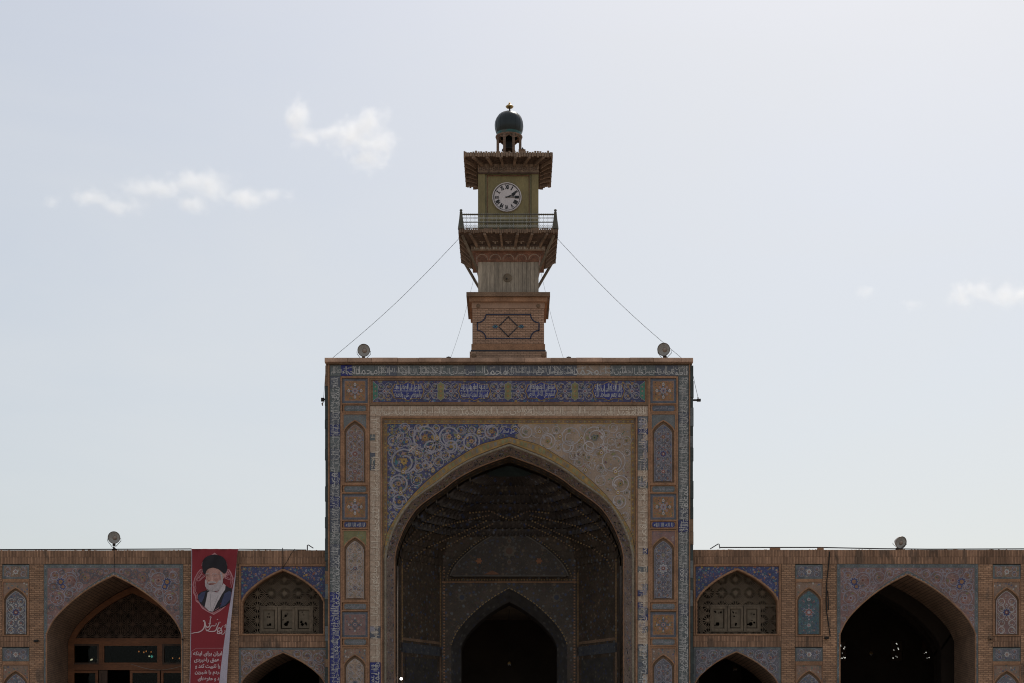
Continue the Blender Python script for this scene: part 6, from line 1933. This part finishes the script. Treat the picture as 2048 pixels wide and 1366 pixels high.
# ---------------------------------------------------------------- the red banner
PQ = Plane(.20)
def zc(x, y): return (370 + x / 4.95, 1090 + y / 4.95)
def zcs(*a): return [zc(*p) for p in a]
def ripple(px, py):             # slack cloth: long shallow folds, a pinch at the top edge
    t = max(0.0, min(1.0, (py - 1098) / 60.0))
    return .022 * math.sin((px - 383) * .11 + py * .012) * (1 - .4 * t) + .012 * math.sin(py * .05 + px * .03) + (.035 * (1 - t) * math.sin((px - 383) * .25 + py * .09))
RE = [(1098, 476.5), (1104, 475.5), (1128, 473.0), (1160, 468.5), (1200, 461.5), (1240, 454.5), (1290, 447.5), (1330, 442.5), (1366, 438.5), (1500, 425)]
FE = [(1098, 477.5), (1104, 477), (1128, 474.4), (1160, 471.5), (1200, 467), (1240, 463), (1290, 460), (1330, 457), (1366, 454.5), (1500, 446)]
LE = [(1098, 383.2), (1200, 382), (1366, 379.5), (1500, 377.5)]
def interp(tab, y):
    for (a, b), (c, d) in zip(tab, tab[1:]):
        if a <= y <= c: return b + (d - b) * (y - a) / (c - a)
    return tab[-1][1]
banner = thing('banner', PQ.p(430, 1098), 'tall red cloth banner with portrait of a bearded man in black turban', 'banner')
m = MB(); rows, cols = 68, 16
grid = []
for i in range(rows + 1):
    y = 1098 + 402 * i / rows
    l, r = interp(LE, y), interp(RE, y)
    for j in range(cols + 1):
        x = l + (r - l) * j / cols
        grid.append(PQ.p(x, y, ripple(x, y)))
m.add(grid, [(i * (cols + 1) + j, i * (cols + 1) + j + 1, (i + 1) * (cols + 1) + j + 1, (i + 1) * (cols + 1) + j) for i in range(rows) for j in range(cols)], C_RED)
# top hem laid back over the parapet
m.add([PQ.p(383.2, 1098.05, ripple(383, 1098)), PQ.p(476.5, 1098.05, ripple(476, 1098)), PA.p(476, 1097.4, .3), PA.p(384, 1097.4, .3)], [(0, 1, 2, 3)], C_RED)
cl = m.build('cloth', banner, smooth=True)
m = MB(); A, B = [], []
for i in range(60):
    y = 1103 + 397 * i / 59
    r, f = interp(RE, y), interp(FE, y)
    A.append(PQ.p(r, y, ripple(r, y))); B.append(PQ.p(f, y, ripple(r, y) - .10 - .05 * math.sin(y * .03)))
m.strip(A, B, C_BACK); m.build('folded_edge', banner, smooth=True)
m = MB()
A = [PQ.p(interp(LE, y), y, ripple(interp(LE, y), y) - .004) for y in range(1100, 1500, 6)]; B = [PQ.p(interp(LE, y) + 1.1, y, ripple(interp(LE, y) + 1, y) - .004) for y in range(1100, 1500, 6)]
m.strip(A, B, C_BACK); m.build('pale_hem', banner)
# printed picture, one shallow layer above another
def pr(mb, pts, layer, mm):
    """flat print that follows the folds of the cloth"""
    bm = bmesh.new(); vs = [bm.verts.new((x, y, 0)) for x, y in pts]
    es = [bm.edges.new((vs[i], vs[(i + 1) % len(vs)])) for i in range(len(vs))]
    bmesh.ops.triangle_fill(bm, edges=es, use_beauty=True)
    for _ in range(2): bmesh.ops.subdivide_edges(bm, edges=[e for e in bm.edges if e.calc_length() > 4], cuts=1)
    bmesh.ops.triangulate(bm, faces=bm.faces[:])
    bm.verts.index_update()
    mb.add([PQ.p(v.co.x, v.co.y, ripple(v.co.x, v.co.y) - .005 - .0022 * layer) for v in bm.verts], [[v.index for v in f.verts] for f in bm.faces], mm)
    bm.free()
def crs(pts, k=4):               # closed smooth outline
    out = []; n = len(pts)
    for i in range(n):
        p0, p1, p2, p3 = pts[i - 1], pts[i], pts[(i + 1) % n], pts[(i + 2) % n]
        for j in range(k):
            t = j / k
            out.append(tuple(.5 * (2 * p1[a] + (p2[a] - p0[a]) * t + (2 * p0[a] - 5 * p1[a] + 4 * p2[a] - p3[a]) * t * t + (3 * p1[a] - p0[a] - 3 * p2[a] + p3[a]) * t ** 3) for a in (0, 1)))
    return out
def prl(mb, pts, w, layer, mm):
    n = len(pts); A, B = [], []
    for i in range(n):
        a, b = pts[max(i - 1, 0)], pts[min(i + 1, n - 1)]
        dx, dy = b[0] - a[0], b[1] - a[1]; q = math.hypot(dx, dy) or 1
        for L_, s in ((A, 1), (B, -1)):
            x, y = pts[i][0] - dy / q * w / 2 * s, pts[i][1] + dx / q * w / 2 * s
            L_.append(PQ.p(x, y, ripple(x, y) - .005 - .0022 * layer))
    mb.strip(A, B, mm)
q = MB()
med = zcs((297, 78), (322, 98), (352, 112), (376, 128), (408, 165), (418, 195), (412, 232), (440, 245), (458, 272), (482, 330), (474, 372), (486, 420), (466, 462), (468, 520), (440, 566), (400, 612), (352, 652), (285, 692), (226, 664), (170, 628), (140, 580), (106, 556), (100, 508), (78, 470), (84, 430), (74, 396), (92, 330), (126, 268), (150, 240), (182, 236), (164, 205), (170, 172), (200, 140), (250, 108))
cm = (sum(p[0] for p in med) / len(med), sum(p[1] for p in med) / len(med))
def inset(pts, k): return [(cm[0] + (x - cm[0]) * k, cm[1] + (y - cm[1]) * k) for x, y in pts]
def lim(pts): return [(min(x, interp(RE, y) - .5), y) for x, y in pts]
pr(q, lim(med), 0, C_PINK); pr(q, lim(inset(med, .93)), 1, C_REDDK)
prl(q, lim(inset(med, .955)) , .7, 1.4, C_RED)
prl(q, lim(inset(med, .88) + inset(med, .88)[:1]), .8, 1.6, C_PINK)
for s, pts in enumerate(([(118, 345), (150, 300), (178, 262), (200, 300), (170, 330), (140, 355)], [(388, 318), (420, 290), (440, 262), (462, 310), (470, 345), (430, 340)])):
    prl(q, crs(zcs(*pts)), 1.0, 1.8, C_PINK); prl(q, crs(inset_ := [((x * .55 + sum(p[0] for p in zcs(*pts)) / 6 * .45), (y * .55 + sum(p[1] for p in zcs(*pts)) / 6 * .45)) for x, y in zcs(*pts)]), .8, 1.8, C_PINK)
q.build('printed_medallion', cl)
q = MB()
pr(q, lim(crs(zcs((128, 500), (150, 472), (200, 452), (260, 440), (330, 432), (400, 405), (440, 425), (468, 440), (470, 540), (420, 590), (390, 612), (270, 662), (238, 655), (185, 612), (150, 575), (132, 540)))), 2, C_BLK)
pr(q, lim(zcs((130, 505), (165, 470), (205, 462), (190, 520), (165, 570), (140, 560))), 3, C_NAVY)
pr(q, lim(zcs((392, 480), (440, 455), (464, 470), (462, 535), (400, 596), (345, 622), (365, 560))), 3, C_NAVY)
pr(q, zcs((225, 470), (250, 455), (320, 470), (380, 380), (402, 400), (398, 440), (365, 490), (320, 570), (278, 660), (240, 656), (196, 612), (212, 540)), 4, C_SHIRT)
prl(q, zcs((256, 485), (250, 560), (262, 648)), .6, 5, C_GREYLINE); prl(q, zcs((330, 500), (300, 570), (272, 650)), .6, 5, C_GREYLINE)
q.build('printed_robe', cl)
q = MB()
pr(q, crs(zcs((206, 290), (214, 250), (240, 228), (300, 226), (352, 252), (384, 285), (382, 318), (368, 345), (350, 372), (300, 392), (240, 385), (212, 350))), 6, C_SKIN)
pr(q, crs(zcs((364, 288), (388, 276), (396, 298), (384, 328), (368, 332))), 6.5, C_SKIN)
pr(q, crs(zcs((200, 345), (214, 352), (228, 388), (262, 396), (304, 386), (336, 350), (352, 318), (366, 318), (376, 352), (366, 400), (340, 440), (300, 458), (252, 452), (216, 430), (200, 400))), 7, C_BEARD)
pr(q, crs(zcs((228, 372), (250, 362), (282, 360), (308, 368), (296, 380), (262, 384), (236, 384))), 8, C_BEARD)
pr(q, crs(zcs((240, 380), (268, 374), (300, 376), (290, 386), (262, 390)), 3), 8.5, C_SKINDK)
pr(q, crs(zcs((228, 310), (244, 318), (248, 346), (236, 356), (224, 346)), 3), 7.5, C_SKINDK)
pr(q, crs(zcs((232, 308), (250, 318), (256, 342), (242, 350), (230, 340)), 3), 8, C_SKIN)
for a, b in ((222, 302), (290, 300)):
    pr(q, crs(zcs((a - 12, b), (a, b - 5), (a + 13, b), (a, b + 5)), 3), 8, C_SKINDK)
    prl(q, zcs((a - 16, b - 15), (a, b - 20), (a + 20, b - 15)), 1.0, 8, C_BEARD)
    prl(q, zcs((a - 17, b - 8), (a + 22, b - 8), (a + 20, b + 13), (a - 14, b + 13), (a - 17, b - 8)), .5, 9, C_GREYLINE)
prl(q, zcs((312, 296), (366, 292)), .5, 9, C_GREYLINE)
bq = random.Random(77)
pr(q, crs(zcs((262, 312), (274, 312), (280, 348), (270, 362), (254, 356), (262, 340)), 3), 7.6, mat('print_skin_light', (.58, .34, .28), .7, .06))
pr(q, crs(zcs((330, 262), (364, 284), (360, 330), (344, 352), (336, 310)), 3), 7.4, mat('print_skin_shade', (.40, .20, .16), .7, .1))
pr(q, crs(zcs((214, 262), (226, 250), (236, 262), (222, 300), (212, 296)), 3), 7.4, MATS['print_skin_shade'])
pr(q, crs(zcs((348, 268), (366, 280), (372, 330), (362, 346), (354, 310)), 3), 7.8, C_BEARD)
pr(q, crs(zcs((290, 338), (316, 330), (326, 348), (304, 360)), 3), 7.4, MATS['print_skin_shade'])
C_BD2 = mat('print_beard_shade', (.40, .33, .33), .7, .1)
for i in range(70):
    a = bq.uniform(204, 366); b = bq.uniform(382, 440); l = bq.uniform(14, 34)
    if abs(a - 285) > 86 - (b - 380) * .4: continue
    prl(q, zcs((a, b), (a + bq.uniform(-3, 3), b + l * .5), (a + (285 - a) * .12, b + l)), .45, 9, bq.choice((C_BD2, C_SHIRT, C_BD2, C_WHITE)))
for i in range(9): prl(q, zcs((222 + i * 16, 400 + (i % 3) * 8), (220 + i * 15, 440 + (i % 2) * 14)), .5, 9, C_SHIRT)
q.build('printed_face', cl)
q = MB()
pr(q, crs(zcs((172, 205), (182, 152), (225, 112), (296, 98), (362, 112), (402, 152), (416, 205), (412, 262), (388, 284), (366, 268), (330, 240), (280, 226), (236, 238), (212, 262), (200, 292), (180, 268))), 10, C_BLK)
q.build('printed_turban', cl)
def ptext(s, x0, y0, x1, y1, mm, bold, rmax=True):
    q = MB()
    vs, fs, _ = text_mesh(s, bold)
    pts = [(x0 + u * (x1 - x0), y1 - v * (y1 - y0)) for u, v in vs]
    ok = [p[0] < interp(RE, p[1]) - .3 for p in pts]
    q.add([PQ.p(a, b, ripple(a, b) - .008) for a, b in pts], [f for f in fs if all(ok[i] for i in f)], mm)
    return q.build('lettering', cl)
for s, x0, y0, x1, y1 in (('ایران برای اینکه', 80, 1052, 368, 1104), ('کند عمق راهبردی', 90, 1114, 415, 1168), ('ما را تثبیت کند و', 102, 1176, 398, 1228), ('مردم را شیرین', 98, 1238, 362, 1292), ('کند و حفره‌های', 128, 1300, 378, 1352), ('امنیتی را پر کند', 110, 1364, 350, 1420)):
    a, b = zc(x0, y0), zc(x1, y1); ptext(s, a[0], a[1], b[0], b[1], C_WHITE, .035)
# the hand-written signature
q = MB()
def sig(pts, w):
    p = crs(zcs(*pts), 5)[: -5 * 1]
    p = [x for x in p if x[0] < interp(RE, x[1]) - .3]
    n = len(p); A, B = [], []
    for i in range(n):
        a, b = p[max(i - 1, 0)], p[min(i + 1, n - 1)]; dx, dy = b[0] - a[0], b[1] - a[1]; l = math.hypot(dx, dy) or 1
        ww = w * 1.25 * (.5 + .5 * math.sin(math.pi * min(1, (i + 1) / n)))
        for L_, s in ((A, 1), (B, -1)): L_.append(PQ.p(p[i][0] - dy / l * ww / 2 * s, p[i][1] + dx / l * ww / 2 * s, ripple(*p[i]) - .009))
    q.strip(A, B, C_WHITE)
sig([(245, 715), (250, 745), (243, 800), (222, 815), (205, 800), (196, 770), (196, 800), (178, 838), (140, 862), (100, 868), (72, 862)], 2.0)
sig([(196, 768), (182, 752), (196, 752), (206, 790), (214, 812)], 1.3)
sig([(305, 775), (296, 800), (262, 802), (236, 840), (216, 850), (206, 820), (216, 795)], 1.4)
sig([(330, 770), (322, 800), (300, 848), (255, 856), (232, 850), (224, 828)], 1.8)
sig([(380, 800), (362, 820), (356, 842), (340, 852), (320, 850), (332, 822), (350, 826), (366, 860), (340, 876), (318, 872), (330, 856), (372, 884), (396, 858), (392, 838)], 1.5)
sig([(392, 800), (406, 788), (404, 810), (392, 812), (416, 822), (422, 770)], 1.3)
sig([(424, 768), (416, 800), (410, 850), (408, 900), (412, 906)], 1.4)
for a, b in ((322, 740), (238, 782), (252, 778), (346, 766)): prl(q, zcs((a - 5, b), (a, b - 4), (a + 5, b)), 1.3, 2, C_WHITE)
q.build('lettering', cl, label='white hand-written signature')
q = MB(); prl(q, zcs((64, 1112), (64, 1052), (112, 1022), (388, 1022)), .7, 1, C_PINK); q.build('printed_rule', cl)

# ---------------------------------------------------------------- a tree behind the pierced windows of the right bay
rr = random.Random(601)
L_GREEN = mat('leaf_green', (.075, .12, .03), .7, .3, 2, tint=.3); L_BARK = mat('bark', (.12, .085, .06), .9, .3, 4)
tx, ty = PR.x(1840) + 3.2, 21.0
tree = thing('courtyard_tree', (tx, ty, 0), 'green tree glimpsed through the pierced windows of the right big arch', 'tree')
m = MB(); m.tube([(tx, ty, 0), (tx + .1, ty, 2.2), (tx, ty + .1, 4.2), (tx + .1, ty, 6.2)], [.24, .18, .13, .05], L_BARK, 8)
for i in range(7):
    a = i * .9; m.tube([(tx, ty, 2.6 + i * .45), (tx + 1.1 * math.cos(a), ty + 1.1 * math.sin(a), 3.6 + i * .5), (tx + 1.9 * math.cos(a + .2), ty + 1.9 * math.sin(a + .2), 4.2 + i * .5)], [.08, .05, .02], L_BARK, 5)
m.build('trunk', tree)
m = MB()
for i in range(2600):
    a, b = rr.uniform(0, 6.28), math.acos(rr.uniform(-1, 1)); r_ = rr.uniform(.45, 1) ** .5
    c = Vector((tx + 2.6 * r_ * math.sin(b) * math.cos(a), ty + 2.4 * r_ * math.sin(b) * math.sin(a), 5.2 + 2.5 * r_ * math.cos(b) + .4 * math.sin(a * 3)))
    d1 = Vector((rr.gauss(0, 1), rr.gauss(0, 1), rr.gauss(0, 1))).normalized() * .11; d2 = d1.cross(Vector((rr.gauss(0, 1), rr.gauss(0, 1), 1))).normalized() * .055
    m.add([tuple(c - d1), tuple(c - d2), tuple(c + d1), tuple(c + d2)], [(0, 1, 2, 3)], L_GREEN, rr.random())
m.build('crown', tree)

# ---------------------------------------------------------------- clouds: soft volumes in lumpy hulls
def cloud(lab, blobs, dist, dens, seed, rag=.85):
    """blobs: (px, py, rx, ry) in photograph pixels at this distance"""
    P = Plane(dist); s = 1 / P.s
    B_ = [(Vector(P.p(a, b)), rx * s * 1.25, ry * s * 1.25) for a, b, rx, ry in blobs]
    c0 = sum((b[0] for b in B_), Vector()) / len(B_)
    bm = bmesh.new()
    for c, rx, rz in B_:
        ry = (rx + rz) / 2
        bmesh.ops.create_icosphere(bm, subdivisions=2, radius=1.0, matrix=Matrix.Translation(c - c0) @ Matrix.Diagonal((rx * 1.12, ry * 1.12, rz * 1.12, 1)))
    r = bmesh.ops.convex_hull(bm, input=bm.verts[:])
    junk = list({g for g in r['geom_interior'] + r['geom_unused'] if isinstance(g, bmesh.types.BMVert)})
    bmesh.ops.delete(bm, geom=junk, context='VERTS')
    me = bpy.data.meshes.new('cloud'); bm.to_mesh(me); bm.free()
    o = bpy.data.objects.new('cloud', me); COL.objects.link(o); o.location = c0
    tag(o, lab, 'cloud', 'small white clouds')
    mt = bpy.data.materials.new('cloud_vapour'); mt.use_nodes = True
    nt = mt.node_tree; N, L = nt.nodes, nt.links
    N.remove(N['Principled BSDF'])
    tc = N.new('ShaderNodeTexCoord')
    field = None
    for c, rx, rz in B_:
        sb = N.new('ShaderNodeVectorMath'); sb.operation = 'SUBTRACT'; L.new(tc.outputs['Object'], sb.inputs[0]); sb.inputs[1].default_value = c - c0
        dv = N.new('ShaderNodeVectorMath'); dv.operation = 'DIVIDE'; L.new(sb.outputs[0], dv.inputs[0]); dv.inputs[1].default_value = (rx, (rx + rz) / 2, rz)
        ln = N.new('ShaderNodeVectorMath'); ln.operation = 'LENGTH'; L.new(dv.outputs[0], ln.inputs[0])
        iv = N.new('ShaderNodeMath'); iv.operation = 'SUBTRACT'; iv.inputs[0].default_value = 1.0; L.new(ln.outputs['Value'], iv.inputs[1])
        if field is None: field = iv.outputs[0]
        else:
            mx = N.new('ShaderNodeMath'); mx.operation = 'SMOOTH_MAX'; mx.inputs[2].default_value = .25; L.new(field, mx.inputs[0]); L.new(iv.outputs[0], mx.inputs[1]); field = mx.outputs[0]
    mp = N.new('ShaderNodeMapping'); mp.inputs['Location'].default_value = (seed * 7.3, seed * 3.1, 0); L.new(tc.outputs['Object'], mp.inputs['Vector'])
    n1 = N.new('ShaderNodeTexNoise'); n1.inputs['Scale'].default_value = .11; n1.inputs['Detail'].default_value = 7.0; n1.inputs['Roughness'].default_value = .68; L.new(mp.outputs[0], n1.inputs['Vector'])
    a = N.new('ShaderNodeMath'); a.operation = 'SUBTRACT'; L.new(n1.outputs['Fac'], a.inputs[0]); a.inputs[1].default_value = .56
    b = N.new('ShaderNodeMath'); b.operation = 'MULTIPLY_ADD'; L.new(a.outputs[0], b.inputs[0]); b.inputs[1].default_value = rag * 3.2; L.new(field, b.inputs[2])
    r = N.new('ShaderNodeMapRange'); r.interpolation_type = 'SMOOTHSTEP'; L.new(b.outputs[0], r.inputs[0])
    for i, x in enumerate((.0, 1.0, 0, dens)): r.inputs[1 + i].default_value = x
    pv = N.new('ShaderNodeVolumePrincipled'); pv.inputs['Color'].default_value = (1, 1, 1, 1); pv.inputs['Anisotropy'].default_value = .35
    L.new(r.outputs[0], pv.inputs['Density']); L.new(pv.outputs[0], N['Material Output'].inputs['Volume'])
    me.materials.append(mt)
    return o
CD = 900.0
cloud('bright ragged cloud just left of the clock tower dome', [(597, 232, 30, 40), (612, 275, 36, 22), (660, 265, 34, 18), (705, 272, 48, 36), (735, 255, 34, 40), (760, 285, 44, 26), (735, 318, 40, 30), (745, 225, 34, 18)], CD, 0.087, 1)
cloud('long flat cloud at far left below the ragged one', [(185, 395, 46, 20), (245, 412, 48, 20), (285, 372, 50, 24), (330, 380, 50, 22), (385, 362, 62, 28), (425, 375, 60, 30), (385, 408, 42, 22), (490, 395, 56, 22), (545, 388, 44, 14)], CD, 0.052, 2)
cloud('faint small puff left of the long flat cloud', [(104, 401, 24, 16)], CD, 0.039, 3)
cloud('white cloud cut by the right edge of the sky', [(1925, 595, 36, 26), (1955, 580, 36, 22), (2005, 590, 40, 24), (2050, 586, 40, 28), (2100, 590, 50, 30)], CD, 0.078, 4)
cloud('faint wisp left of the right edge cloud', [(1732, 582, 26, 15)], CD, 0.043, 5)
cloud('faint low wisp nearest the right edge cloud', [(1822, 607, 24, 13)], CD, 0.043, 6)

for o in list(bpy.data.objects):
    if o.name.startswith('lettering_source'): bpy.data.objects.remove(o)
